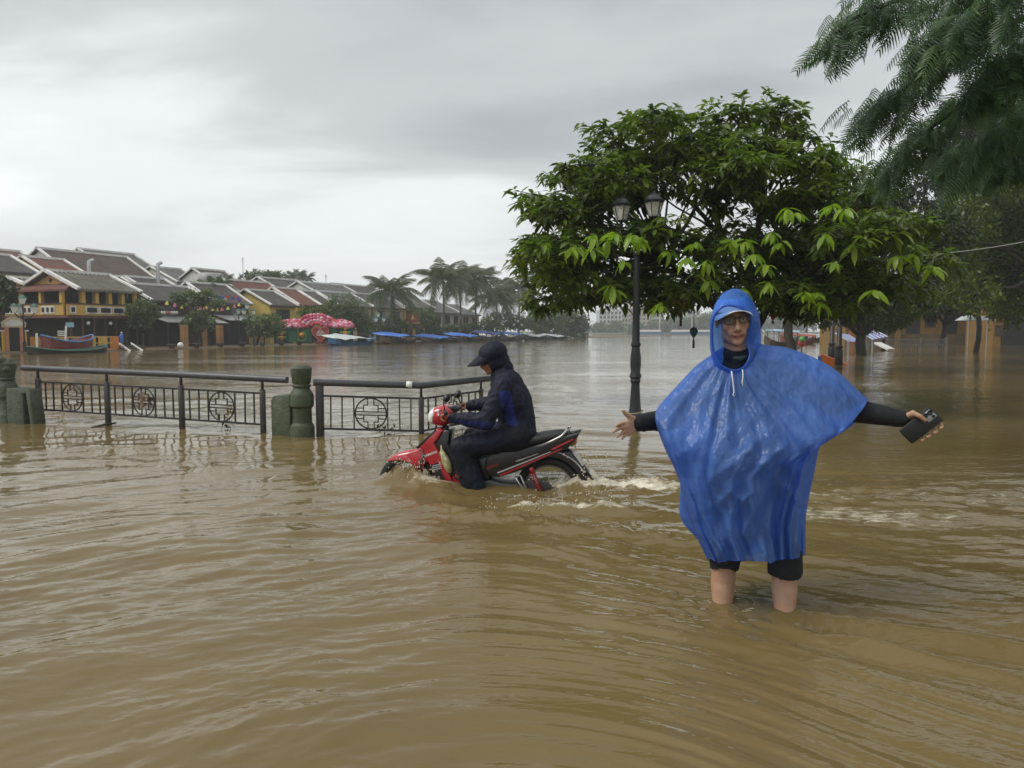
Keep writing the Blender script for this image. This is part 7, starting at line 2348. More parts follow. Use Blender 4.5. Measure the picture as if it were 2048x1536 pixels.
# ---- lotus lantern display with the heart
def lotus_display():
    root = empty('lotus_display', bank(628, 3.0, BANK_Z), 0.15); tag(root, 'festival display of pink lotus lantern domes over green panels with a red heart', 'display')
    o0 = Vector(root.location); Ri = Matrix.Rotation(-0.15, 3, 'Z')
    base = bank(628, 3.0)
    def LP(px, py, off=0.0):
        return Ri @ (P(px, py, base.y + off) - o0)
    ball = MB().ball((0, 0, 0), (.20, .20, .17), 8, 6).mesh('lotus_ball')
    bm_ = []
    for c in ((0.55, 0.07, 0.13), (0.60, 0.20, 0.28), (0.66, 0.40, 0.48), (0.45, 0.03, 0.06)):
        b = ball.copy(); b.materials.append(mat('lotus_pink_%d' % int(c[1] * 100), c, 0.5)); b.polygons.foreach_set('use_smooth', [True] * len(b.polygons)); bm_.append(b)
    rd = random.Random(9)
    for (cx, cy, rx, ry) in ((585, 653, 30, 14), (633, 650, 37, 22), (681, 652, 24, 12)):
        for ring in range(4):
            t = ring / 3
            nn = int(5 + 9 * t * rx / 30)
            for k in range(nn):
                a = math.pi * (k + 0.5) / nn
                f = 0.25 + 0.75 * t
                px = cx + rx * f * math.cos(a); py = cy - ry * f * math.sin(a) + 1.5
                share('lotus_ball', bm_[rd.choice([0, 0, 1, 1, 2, 3]) if ring != 1 else rd.choice([1, 2])], root, LP(px, py, -0.25 * (1 - t)), (0, 0, 0), (rd.uniform(.9, 1.2),) * 3)
    grn = mat('festival_green', (0.015, 0.13, 0.055), 0.5); grd = mat('festival_dark_green', (0.012, 0.045, 0.03), 0.6)
    for (x0, x1, y0, y1, m) in ((577, 596, 655, 684, grn), (597, 626, 654, 686, grd), (606, 624, 657, 684, grn), (660, 690, 656, 688, grd), (664, 672, 656, 684, grn), (690, 702, 660, 688, grd)):
        a, b = LP(x0, y0, .2), LP(x1, y1, .2)
        d = .12 + .06 * (m is grn)
        MB().box(((a.x + b.x) / 2, a.y - d / 2, (a.z + b.z) / 2), (abs(b.x - a.x), d, abs(a.z - b.z))).build('panel', m, root)
    # heart
    c = LP(641, 667, -0.5); s = 0.78
    pts = []
    for k in range(28):
        t = 2 * math.pi * k / 28
        pts.append(Vector((c.x + s * 16 * math.sin(t) ** 3 / 16, c.y, c.z + s * (13 * math.cos(t) - 5 * math.cos(2 * t) - 2 * math.cos(3 * t) - math.cos(4 * t)) / 15)))
    hrt = MB().prism(pts, (0, 0.25, 0)).build('heart', mat('heart_red', (0.33, 0.035, 0.03), 0.5), root)
    rim = MB().tube([p + Vector((0, -0.02, 0)) for p in pts + pts[:1]], 0.06, 6, False).build('heart_rim', mat('heart_rim_red', (0.42, 0.10, 0.05), 0.5), hrt)
    MB().box((c.x, c.y + .1, (c.z - s * 1.0) / 2), (1.1, 0.2, max(0.3, c.z - s * .9))).build('heart_base', mat('brick_base', (0.16, 0.05, 0.035), 0.7), root)
    # white emblem: roof over wavy lines in a hexagonal outline
    em = MB()
    w = 0.28
    for (x0, z0, x1, z1) in ((-w, .12, 0, .30), (0, .30, w, .12), (-w * 1.2, .02, w * 1.2, .02), (-w * .8, .12, w * .8, .12), (-w * .7, -.08, w * .7, -.08), (-w * .5, -.17, w * .5, -.17), (-w * 1.25, .02, -w * 1.1, -.2), (w * 1.25, .02, w * 1.1, -.2), (-w * 1.1, -.2, w * 1.1, -.2)):
        em.beam((c.x + x0, c.y - .02, c.z + z0 + .02), (c.x + x1, c.y - .02, c.z + z1 + .02), 0.05, 0.05, up=(0, 1, 0))
    em.build('emblem', M_WHITE_PAINT, hrt)
    # yellow tulip columns
    for px in (563, 690):
        for py in (655, 666, 676):
            q = LP(px, py, -.1)
            MB().lathe([(.06, -.22), (.20, -.05), (.24, .12), (.16, .18), (0, .1)], 9, q).build('tulip', mat('tulip_orange', (0.62, 0.30, 0.03), 0.5), root)
            for s_ in (-1, 1):
                MB().lathe([(.05, -.16), (.15, 0), (.16, .12), (0, .08)], 7, q + Vector((s_ * .34, 0, .05))).build('leaf_cup', mat('cup_green', (0.10, 0.30, 0.05), 0.5), root)
        q0 = LP(px, 684, -.1)
        MB().tube([Vector((q0.x, q0.y + .05, 0)), Vector((q0.x, q0.y + .05, q0.z + 1.2))], .05, 6).build('stalk', grn, root)
    q = LP(604, 670, -.3)
    MB().lathe([(.05, -.25), (.25, 0), (.2, .2), (0, .25)], 9, q).build('tulip', mat('tulip_orange', (0.62, 0.30, 0.03), 0.5), root)
    MB().tube([q + Vector((.38 * math.sin(a), 0, -.1 + .45 * math.cos(a))) for a in np.linspace(0.2, 4.2, 12)], .05, 6).build('curled_leaf', mat('cup_green', (0.10, 0.30, 0.05), 0.5), root)
lotus_display()

# ---- low planters along the quay edge
pt_m = MB().lathe([(0.16, 0), (0.30, 0.28), (0.34, 0.30), (0.30, 0.33), (0, 0.30)], 10).mesh('planter')
pt_m.materials.append(mat('dark_clay_pot', (0.06, 0.05, 0.04), 0.8))
for px, wh in ((342, 'beside the white ball float'), (392, 'in front of the small leafy tree'), (440, 'in front of the yellow sign board'), (484, 'at the foot of the upright quay lamp'), (524, 'past the leaning quay lamp'), (562, 'at the tulip column of the lotus display'), (598, 'below the green panels of the lotus display')):
    o = share('planter', pt_m, None, bank(px, 0.5, BANK_Z), (0, 0, 0), (0.95,) * 3); tag(o, 'low dark clay planter on the quay edge ' + wh, 'planter', 'planters along the quay edge')
o = MB().ball((0, 0, .2), .22, 10, 7).build('buoy', M_WHITE_PAINT, None, True); o.location = bank(360, 0.6, BANK_Z); tag(o, 'white ball float lying on the quay before the timber shop', 'float')
for px, n, lab in ((368, 3.2, 'ochre tree trunk shaped pillar before the timber shop'), (406, 3.4, 'slim ochre pillar under the small leafy tree'), (439, 4.5, 'ochre pillar of the open timber house')):
    h = zrow(px, 650, n) - BANK_Z
    o = MB().box((0, 0, h / 2), (0.45, 0.4, h)).build('pillar', mat('ochre_pillar', (0.34, 0.18, 0.07), .8, .3, 2)); o.location = bank(px, n, BANK_Z); o.rotation_euler = (0, 0, SRZ); tag(o, lab, 'pillar')

# ---- boats
def boat(px0, px1, n, label, hull, tarp=None, h=0.5, beam_=1.5, tarp_h=1.3, sheer=0.5, waterpy=None, trim=None, z=0.0, group=None):
    a, b = bank(px0, n), bank(px1, n)
    c = (a + b) / 2; L = (b - a).length
    root = empty('boat', (c.x, c.y, z - 0.20), math.atan2(b.y - a.y, b.x - a.x)); tag(root, label, 'boat', group)
    ns = 12; V = []; F = []
    for i in range(ns + 1):
        t = i / ns * 2 - 1
        w = beam_ / 2 * (1 - abs(t) ** 2.6) ** 0.6 + 0.02
        zs = h + sheer * abs(t) ** 2.5
        zb = sheer * 0.6 * abs(t) ** 3
        x = t * L / 2
        V += [(x, -w, zs), (x, -w * .75, zb + .12), (x, 0, zb), (x, w * .75, zb + .12), (x, w, zs), (x, w * .86, zs - .03), (x, 0, zb + .22), (x, -w * .86, zs - .03)]
    for i in range(ns):
        for k in range(8): F.append((i * 8 + k, i * 8 + (k + 1) % 8, (i + 1) * 8 + (k + 1) % 8, (i + 1) * 8 + k))
    F.append(tuple(range(8))); F.append(tuple(reversed(range(ns * 8, ns * 8 + 8))))
    hl = MB().add(V, F).build('hull', hull, root)
    if trim:
        for s in (-1, 1):
            MB().tube([((i / ns * 2 - 1) * L / 2, s * (beam_ / 2 * (1 - abs(i / ns * 2 - 1) ** 2.6) ** 0.6 + 0.03), h + sheer * abs(i / ns * 2 - 1) ** 2.5) for i in range(ns + 1)], 0.05, 6).build('gunwale', trim, hl)
    if tarp:
        tv, tf = [], []; nx, ny = 8, 7
        for i in range(nx + 1):
            for j in range(ny + 1):
                x = (i / nx - .5) * L * .80; y = (j / ny - .5) * (beam_ + 1.2)
                zz = tarp_h - .10 + .40 * (j / ny - .3) - .26 * (abs(i / nx - .5) * 2) ** 2 + 0.22 * (0.5 - i / nx) + 0.05 * math.sin(i * 2.3 + j)
                tv.append((x, y, zz))
        for i in range(nx):
            for j in range(ny):
                q = i * (ny + 1) + j; tf.append((q, q + ny + 1, q + ny + 2, q + 1))
        to = MB().add(tv, tf).build('tarpaulin', tarp, root, True)
        sm = to.modifiers.new('t', 'SOLIDIFY'); sm.thickness = 0.02
        for x in (-.3, 0, .3):
            for s in (-1, 1): MB().tube([(x * L, s * beam_ * .42, h * .5), (x * L, s * beam_ * .45, tarp_h - .18 + .12 * s - .2 * x)], 0.03, 5).build('pole', M_SHUT, root)
    else:
        for x in (-.25, .05, .3): MB().box((x * L, 0, h * .8), (0.25, beam_ * .8, 0.05)).build('thwart', M_SHUT, root)
    return root
M_TB = mat('blue_tarp', (0.05, 0.16, 0.55), 0.45, 0.2, 2); M_TW = mat('pale_tarp', (0.50, 0.53, 0.52), 0.5, 0.15, 2)
M_HB = mat('dark_hull', (0.035, 0.035, 0.035), 0.5, 0.3, 2); M_HR = mat('red_hull', (0.20, 0.045, 0.035), 0.5, 0.25, 2); M_HBL = mat('blue_hull', (0.05, 0.16, 0.35), 0.45, 0.2, 2); M_HBR = mat('brown_hull', (0.08, 0.055, 0.04), 0.6, 0.3, 2)
M_GRN2 = mat('green_gunwale', (0.05, 0.13, 0.10), 0.5)
boat(52, 212, -2.0, 'long low dark rowing boat with a green edge alongside the red hulled boat', M_HB, None, 0.36, 1.4, sheer=.28, trim=M_GRN2)
boat(82, 184, -0.5, 'red hulled boat with a blue gunwale and painted eye tied at the yellow railing', M_HR, None, 0.75, 1.7, sheer=.42, trim=M_HBL, z=0.1)
boat(656, 748, -1.2, 'blue boat under a pale tarpaulin next to the heart display', M_HBL, M_TW, 0.45, 1.6, 1.05)
boat(764, 826, -0.8, 'brown boat under a wide blue tarpaulin below the leaning palm', M_HBR, M_TB, 0.45, 2.4, 1.25)
boat(846, 906, -1.0, 'brown boat under a sagging blue tarpaulin beside the sign post', M_HBR, M_TB, 0.4, 2.4, 1.0)
boat(908, 958, -1.2, 'brown boat under a blue tarpaulin beneath the tall palm trunks', M_HBR, M_TB, 0.4, 2.6, 1.15)
boat(966, 992, -1.2, 'small brown boat with a violet blue cover past the tall palms', M_HBR, mat('violet_tarp', (0.10, 0.12, 0.42), 0.5), 0.4, 2.4, 1.4)
boat(1002, 1040, -1.4, 'brown boat under the last blue tarpaulin of the row', M_HBR, M_TB, 0.4, 2.8, 1.3)
boat(1052, 1085, -1.0, 'long grey boat with a pale cover at the weeping trees', M_HB, M_TW, 0.4, 2.4, 1.0)
boat(1092, 1130, -1.0, 'grey boat with a pale cover at the tip of the bank', M_HB, M_TW, 0.4, 2.4, 0.9)
for (px, n, py0, lab, m) in ((128, 0.2, 648, 'white mooring pole with a striped board', M_WHITE_PAINT), (73, -1.0, 663, 'pale mooring post with a small lamp', M_TRIM), (826, 1.0, 655, 'orange post carrying shop signs', mat('orange_post', (0.5, 0.2, 0.04), .8))):
    h = zrow(px, py0, n)
    o = empty('pole', bank(px, n, -0.1)); tag(o, lab, 'pole')
    MB().tube([(0, 0, 0), (0.15 if px == 128 else 0, 0, h)], 0.07, 6).build('shaft', m, o)
    if px == 128:
        for k in range(3): MB().box((-.15, 0, h - .35 - .12 * k), (0.5, 0.04, 0.06)).build('stripe_board', M_WHITE_PAINT, o)
        MB().box((.38, 0, h + .05), (0.5, 0.03, 0.3)).build('pennant', mat('pale_blue_flag', (0.2, 0.36, 0.46), .7), o)
    if px == 826:
        MB().box((0, 0, h + 1.2), (1.2, .1, 1.0)).build('sign', mat('red_sign', (0.25, 0.05, 0.04), .6), o)
        MB().prism([(-.2, -.07, h + 1.0), (.2, -.07, h + 1.0), (0, -.07, h + 1.65)], (0, .02, 0)).build('yellow_mark', mat('yellow_sign', (0.58, 0.42, 0.04), 0.6), o)
        MB().box((0, 0, h + .25), (1.8, .1, .55)).build('sign', M_SHUT, o)

# ---- palms
M_PALM = leaf_mat('palm_leaf', (0.030, 0.052, 0.022), (0.085, 0.115, 0.045), 0.25, 0.45)
def palm_frond(seed, L=2.7):
    rg = random.Random(seed); V, F, S = [], [], []
    arch = rg.uniform(0.55, 0.9)
    def rp(t): return Vector((L * (t - 0.16 * arch * t * t), 0, L * (0.50 * t * (1 - t * 0.55) - arch * 0.62 * t * t)))
    K = 15
    for i in range(K):
        t = 0.12 + 0.86 * i / K
        p = rp(t); tg = (rp(t + .02) - p).normalized()
        ll = L * 0.27 * math.sin(math.pi * min(1, .12 + t * .86)) + 0.12
        for s in (-1, 1):
            d = (tg * 0.65 + Vector((0, s * 0.8, -0.45 - 0.3 * rg.random()))).normalized()
            b = len(V); w = tg * 0.055
            V += [p - w, p + w, p + d * ll * .6 + w * .7 - Vector((0, 0, .03)), p + d * ll - Vector((0, 0, .18 * ll))]
            F.append((b, b + 1, b + 2, b + 3)); S += [rg.uniform(.1, .9)] * 4
    b = len(V)
    for i in range(7):
        p = rp(i / 6); V += [p + Vector((0, .03 * (1 - i / 7), 0)), p - Vector((0, .03 * (1 - i / 7), 0))]; S += [.6, .6]
    for i in range(6): F.append((b + 2 * i, b + 2 * i + 1, b + 2 * i + 3, b + 2 * i + 2))
    me = bpy.data.meshes.new('frond'); me.from_pydata([tuple(v) for v in V], [], F); me.update()
    at = me.attributes.new('shade', 'FLOAT', 'POINT'); at.data.foreach_set('value', np.array(S, dtype=np.float32)); me.materials.append(M_PALM)
    return me
PF = [palm_frond(k) for k in range(5)]
M_PTR = mat('palm_trunk', (0.085, 0.072, 0.058), 0.85, 0.3, 3, 0.6, 12)
def palm(px, n, py_crown, r_px, label, seed, lean=0.0, nf=24, base_px=None, z0=None):
    b = bank(base_px or px, n, BANK_Z); rg = random.Random(seed)
    q = bank(px, n); c = P(px, py_crown, b.y); c.y = b.y
    root = empty('palm_tree', b); tag(root, label, 'palm')
    c = c - b
    sc = r_px / FPX * b.y / 1.75
    pts = [Vector((c.x * t + 0.25 * math.sin(math.pi * t) * (lean or .4), 0.0, c.z * t)) for t in np.linspace(0, 1, 9)]
    MB().tube(pts, [0.19, .15, .14, .135, .13, .125, .12, .12, .13], 8).build('trunk', M_PTR, root, True)
    for k in range(nf):
        az = 2.4 * k + rg.uniform(-.2, .2); el = R(58) - R(105) * (k / nf) + rg.uniform(-.12, .12)
        share('frond', PF[rg.randrange(5)], root, c, (rg.uniform(-.2, .2), -el, az), (sc * rg.uniform(.85, 1.1),) * 3)
    for k in range(5):
        a = rg.uniform(0, 6.28); MB().ball(c + Vector((.22 * math.cos(a), .22 * math.sin(a), -.25)), .13, 7, 5).build('coconut', mat('green_coconut', (0.10, 0.13, 0.04), .6), root, True)
palm(785, 2.6, 588, 46, 'short stout coconut palm standing before the cream house', 1, -0.6)
palm(886, 2.2, 563, 46, 'tall coconut palm, first of the tight palm row', 2)
palm(918, 2.5, 565, 44, 'tall coconut palm crowded between two others', 3, .8)
palm(953, 2.0, 568, 44, 'tall slender coconut palm with the highest spread fronds', 4, -.5)
palm(992, 2.2, 600, 44, 'lower drooping coconut palm past the tight palm row', 5, .6)
palm(1037, 1.8, 585, 46, 'last coconut palm of the waterside row', 6, .5)
palm(410, 12, 580, 26, 'small palm in the courtyard below the water tank', 7, nf=16)
palm(428, 13, 575, 26, 'small palm right before the water tank', 8, nf=16)
palm(446, 12, 572, 24, 'small palm beside the blank white gable', 9, nf=14)
for k, (px, py) in enumerate(((583, 556), (598, 553), (614, 557))):
    palm(px, 38, py, 17, ('far bushy palm above the white walled house', 'far tall palm in the middle of the rooftop trio', 'far palm with loose fronds over the rooftops')[k], 20 + k, nf=16)

# ---- bank trees and shrubs
r4 = np.random.default_rng(44)
M_LFB = leaf_mat('bank_leaf', (0.055, 0.085, 0.040), (0.165, 0.210, 0.085), 0.32, 0.5)
def bank_tree(px, n, lst, label, nleaf, L0, m=None, name='bank_tree'):
    b = bank(px, n, BANK_Z)
    lump_tree(name, label, tuple(b), lobes_px(lst, b.y, 0.8, r4), int(nleaf * 0.72), L0 * 0.92, m or M_LFB, r4, None, 0.12)
bank_tree(285, 4, [(270, 620, 16), (290, 615, 18), (300, 630, 14), (276, 640, 14), (294, 645, 12)], 'feathery tree between the balcony house and the timber shop', 2600, 0.30)
bank_tree(402, 3.4, [(380, 598, 20), (355, 596, 14), (410, 592, 16), (395, 640, 22), (415, 648, 16), (380, 650, 16), (430, 605, 14)], 'small leafy tree in front of the timber shop', 4200, 0.30)
bank_tree(512, 3.5, [(500, 640, 16), (525, 645, 18), (545, 640, 16), (510, 660, 14), (535, 662, 16), (555, 650, 14)], 'rounded shrub beside the leaning quay lamp', 3600, 0.28)
bank_tree(695, 4, [(660, 618, 18), (685, 608, 24), (705, 618, 24), (720, 635, 22), (690, 640, 26), (665, 640, 16), (735, 655, 18)], 'round green tree behind the lotus lantern display', 6000, 0.34)
bank_tree(620, 5, [(605, 622, 10), (625, 618, 12), (645, 622, 12), (615, 632, 10), (640, 634, 10)], 'light green creeper on the yellow house wall', 1800, 0.3, M_LF3)
bank_tree(770, 4, [(745, 655, 16), (765, 650, 18), (790, 645, 18), (810, 655, 16), (780, 668, 14)], 'leafy shrub under the leaning palm', 3600, 0.34)
bank_tree(850, 4, [(845, 625, 16), (858, 640, 16), (848, 655, 14), (866, 655, 14)], 'dark tree between the pale yellow house and the first tall palm', 3000, 0.36)
bank_tree(905, 4, [(900, 660, 14), (925, 655, 14), (945, 660, 14), (970, 652, 16), (990, 655, 16)], 'low green shrubs under the tall palms', 3600, 0.4)
bank_tree(1000, 5, [(985, 640, 18), (1010, 640, 18), (1030, 645, 18), (1050, 650, 16)], 'bushy tree between the last coconut palms', 3600, 0.5)
bank_tree(1085, 3, [(1065, 645, 20), (1085, 635, 24), (1105, 640, 24), (1080, 660, 16), (1105, 660, 16)], 'rounded weeping tree at the waterside', 5200, 0.6)
bank_tree(1140, 3, [(1130, 640, 22), (1150, 642, 22), (1165, 650, 16), (1135, 660, 16), (1160, 664, 14)], 'weeping tree at the tip of the bank', 5200, 0.7)
bank_tree(-70, 3.5, [(-90, 590, 30), (-60, 575, 34), (-40, 600, 30), (-75, 620, 30)], 'large leafy tree between the long lemon house and the archway', 4200, 0.34)
bank_tree(5, 5, [(-10, 570, 24), (12, 585, 18), (-5, 610, 20), (15, 600, 12)], 'dark bushy tree at the archway', 3000, 0.3, M_LF2)
bank_tree(515, 34, [(495, 557, 14), (520, 553, 16), (545, 556, 14)], 'rooftop hedge beyond the red roofed house', 2400, 0.5)
bank_tree(560, 40, [(548, 552, 9), (560, 550, 9)], 'small tree top over the rooftops', 900, 0.5)
# ================================================================== THE SHADED BANK, FAR SHORE, SMALL THINGS IN BETWEEN
def at_w(px, py, z=0.0): return W(px, py, z)
# ---- yellow house behind the trees
def yard_house():
    Y = 72.0
    a, b = P(1690, 690, Y), P(1985, 690, Y)
    root = empty('yellow_house', (a.x, Y, 0)); tag(root, 'long ochre yellow house in the shade behind the flooded railing', 'house')
    Lx = b.x - a.x; zt = P(1800, 590, Y).z
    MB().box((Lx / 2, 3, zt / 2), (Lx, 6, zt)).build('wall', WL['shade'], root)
    MB().box((Lx / 2, -.05, .5), (Lx + .1, .12, 1.0)).build('plinth', mat('damp_plinth', (0.13, 0.09, 0.045), .85, .3, 1), root)
    MB().hexa([(-.6, -1.2, zt - .3), (Lx + .6, -1.2, zt - .3), (Lx + .6, 3, zt + 1.5), (-.6, 3, zt + 1.5), (-.6, -1.2, zt - .1), (Lx + .6, -1.2, zt - .1), (Lx + .6, 3, zt + 1.7), (-.6, 3, zt + 1.7)]).build('roof', RF['dark'], root)
    for k, px in enumerate((1712, 1738, 1764, 1795, 1826, 1860, 1900)):
        x = P(px, 650, Y).x - a.x
        if k % 2: 
            w = MB().box((x, -.03, zt * .52), (1.0, .12, 1.7)).build('window', M_SHUT, root); MB().box((x, -.08, zt * .52), (.7, .06, 1.4)).build('pane', M_DARKIN, w)
        else:
            d = MB().box((x, -.03, zt * .36), (1.3, .12, zt * .68)).build('door', M_DARKIN, root); MB().box((x, -.08, zt * .72), (1.6, .1, .14)).build('lintel', M_TRIM, d)
    for px, m in ((1700, 'orange'), (1711, 'white'), (1790, 'ochre')):
        x = P(px, 650, Y).x - a.x
        MB().box((x, -.5, zt / 2), (.42, .42, zt)).build('column', {'orange': mat('orange_plaster', (0.26, 0.09, 0.025), .8), 'white': mat('shaded_column_plaster', (0.30, 0.29, 0.27), .8), 'ochre': WL['shade']}[m], root)  # columns toned down like the wall, shade painted into their colours
    return root
yard_house()
def gatehouse():
    Y = 66.0
    a, b = P(1985, 690, Y), P(2130, 690, Y)
    root = empty('gatehouse', (a.x, Y, 0)); tag(root, 'small ochre gatehouse with an arched opening and black tile roof', 'house')
    Lx = b.x - a.x; zt = P(2000, 615, Y).z
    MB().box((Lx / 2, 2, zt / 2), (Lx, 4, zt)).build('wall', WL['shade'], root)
    MB().hexa([(-.7, -1.0, zt - .2), (Lx, -1.0, zt - .2), (Lx, 2, zt + 1.4), (.4, 2, zt + 1.4), (-.7, -1.0, zt), (Lx, -1.0, zt), (Lx, 2, zt + 1.6), (.4, 2, zt + 1.6)]).build('roof', RF['dark'], root)
    arch = [(P(2028, 690, Y).x - a.x - 1.0, 0)] ; cx = P(2030, 650, Y).x - a.x
    pts = [(cx - 1.2, -.04, 0)] + [(cx + 1.2 * math.cos(t), -.04, 1.35 + 1.2 * math.sin(t)) for t in np.linspace(math.pi, 0, 9)] + [(cx + 1.2, -.04, 0)]
    MB().prism(pts, (0, .1, 0)).build('archway', M_DARKIN, root)
    MB().box((P(1999, 650, Y).x - a.x, -.05, 1.35), (.7, .1, .9)).build('window', M_SHUT, root)
gatehouse()
def canopy(px0, px1, py, Y, label, m):
    a, b = P(px0, py, Y), P(px1, py, Y)
    root = empty('canopy', ((a.x + b.x) / 2, Y, -0.3)); tag(root, label, 'canopy')
    w = (b.x - a.x) / 2; z = a.z + 0.3
    MB().hexa([(-w, -1.2, z - .12), (w, -1.2, z - .12), (w, 1.2, z - .12), (-w, 1.2, z - .12), (-w * .3, -.3, z + .3), (w * .3, -.3, z + .3), (w * .3, .3, z + .3), (-w * .3, .3, z + .3)]).build('cover', m, root)
    for x in (-w * .6, -w * .1, w * .55): MB().tube([(x, -.8, 0), (x, -.8, z - .08)], .05, 6).build('post', M_STEEL, root)
canopy(1912, 1976, 638, 60, 'pale flat topped canopy on thin posts beside the gatehouse', M_TW)

# ---- flooded railing in front of the yellow house
def far_fence():
    pts = [(1696, 700), (1735, 700), (1775, 699), (1842, 697), (1893, 697)]
    Y = 52.0
    root = empty('railing', (P(1696, 690, Y).x, Y, -0.35)); tag(root, 'grey pipe railing standing in the flood before the yellow house', 'railing')
    o0 = Vector(root.location)
    tops = [680, 679, 678.5, 678, 678]
    xs = [P(p[0], 690, Y).x for p in pts]
    zt = P(1800, 679, Y).z
    for i, x in enumerate(xs):
        MB().box(Vector((x, Y, zt / 2)) - o0 + Vector((0, 0, -.1)), (.14, .14, zt + .5)).build('post', mat('grey_pipe', (0.16, 0.15, 0.13), .6, .3, 3), root)
        if i:
            for zz in (zt, zt * .45):
                MB().beam(Vector((xs[i - 1], Y, zz)) - o0, Vector((x, Y, zz)) - o0, .07, .07).build('rail', MATS['grey_pipe'], root)
            if i == 4 or i == 3:
                k = 14
                for j in range(1, k):
                    q = Vector((xs[i - 1] + (x - xs[i - 1]) * j / k, Y, zt / 2)) - o0
                    MB().box(q, (.035, .035, zt)).build('baluster', MATS['grey_pipe'], root)
far_fence()
# ---- posts and lamp standing in the water
M_POLE = mat('black_pole', (0.014, 0.013, 0.012), .5, .3, 6)
def water_pole(px, py, py_top, r_, label, lantern_=False):
    b = W(px, py); b.z = GROUND_Z
    root = empty('lamp_pole', b); tag(root, label, 'pole')
    h = P(px, py_top, b.y).z - GROUND_Z
    MB().lathe([(r_ * 1.5, 0), (r_ * 1.5, .9), (r_ * 1.15, 1.0), (r_ * 1.7, 1.05), (r_ * 1.0, 1.12), (r_ * .7, h)], 10).build('shaft', M_POLE, root, True)
    if lantern_:
        MB().lathe([(.12, h), (.26, h + .4), (.3, h + .42), (.12, h + .6), (0, h + .66)], 8).build('lantern', M_OPAL if lantern_ == 2 else M_POLE, root)
water_pole(1677, 731, 590, 0.10, 'black lamp pole standing in the water beside the orange boat', True)
water_pole(1663, 718, 600, 0.11, 'thicker black pole just behind the lamp pole at the orange boat')
water_pole(1766, 701, 608, 0.09, 'thin black lamp pole in front of the grey pipe railing', True)
water_pole(1613, 684, 638, 0.10, 'white lantern pole past the moored boats', 2)
# ---- orange and blue boat bow
ob = W(1668, 729)
bo = empty('sunken_boat', (ob.x, ob.y, -0.2), R(-20)); tag(bo, 'tilted orange and blue sampan half under water at the lamp pole', 'boat')
MB().hexa([(-.35, -.1, 0), (.55, -.1, -.1), (.65, .35, -.1), (-.35, .4, 0), (-.5, -.25, .62), (.45, -.15, .22), (.55, .5, .22), (-.5, .6, .62)]).build('hull', mat('orange_hull', (0.50, 0.13, 0.02), .5, .2, 3), bo)
MB().box((-.5, .1, .25), (.10, .5, .55), (0, R(-10), 0)).build('stern_board', mat('deep_blue_board', (0.02, 0.07, 0.28), .5), bo)
# ---- moored boats beyond the bushy tree
def right_boat(px0, px1, py, label, hull, roof, h=1.3):
    a, b = W(px0, py), W(px1, py)
    L = (b - a).length; c = (a + b) / 2
    root = empty('boat', (c.x, c.y, -0.15), math.atan2(b.y - a.y, b.x - a.x)); tag(root, label, 'boat')
    V, F = [], []
    for i in range(9):
        t = i / 8 * 2 - 1; w = .9 * (1 - abs(t) ** 2.5) ** .6 + .03; z = .5 + .6 * abs(t) ** 3
        V += [(t * L / 2, -w, z), (t * L / 2, -w * .6, .05 + .3 * abs(t) ** 3), (t * L / 2, w * .6, .05 + .3 * abs(t) ** 3), (t * L / 2, w, z)]
    for i in range(8):
        for k in range(4): F.append((i * 4 + k, i * 4 + (k + 1) % 4, i * 4 + 4 + (k + 1) % 4, i * 4 + 4 + k))
    F += [(0, 1, 2, 3), (35, 34, 33, 32)]
    MB().add(V, F).build('hull', hull, root)
    MB().hexa([(-L * .36, -1.1, h), (L * .36, -1.1, h - .15), (L * .36, 1.1, h - .15), (-L * .36, 1.1, h), (-L * .36, -.9, h + .18), (L * .36, -.9, h + .05), (L * .36, .9, h + .05), (-L * .36, .9, h + .18)]).build('roof', roof, root)
    for x in (-.32, 0, .32):
        for s in (-1, 1): MB().tube([(x * L, s * .8, .3), (x * L, s * .8, h)], .035, 5).build('pole', M_SHUT, root)
M_RT = mat('faded_red_roof', (0.36, 0.10, 0.07), .55, .2, 2); M_LB = mat('light_blue_roof', (0.30, 0.42, 0.52), .5, .15, 2)
right_boat(1528, 1600, 692, 'long boat with a pale blue roof moored by the straight trunk', M_HBR, M_LB, 1.45)
right_boat(1560, 1632, 688, 'long boat with a faded red roof moored past the straight trunk', M_HR, M_RT, 1.05)
right_boat(1598, 1650, 684, 'low grey boat with a white roof behind the red roofed boat', M_HB, M_TW, 1.0)
def scooter_heap():
    b = W(1603, 701)
    root = empty('parked_scooter', (b.x, b.y, -.3), 1.2); tag(root, 'red and green covered scooter parked in the water by the trunk', 'scooter')
    MB().ball((0, 0, .8), (.5, .25, .3), 10, 8).build('body', mat('red_cover', (0.45, 0.03, 0.05), .5), root, True)
    MB().ball((-.45, 0, 1.05), (.22, .2, .2), 10, 8).build('front', mat('green_cover', (0.10, 0.30, 0.06), .5), root, True)
    for x in (-.5, .5): MB().tube([(x + .28 * math.cos(t), 0, .28 + .28 * math.sin(t)) for t in np.linspace(0, 6.28, 15)], .05, 6, False).build('wheel', M_BRUB, root, True)
scooter_heap()
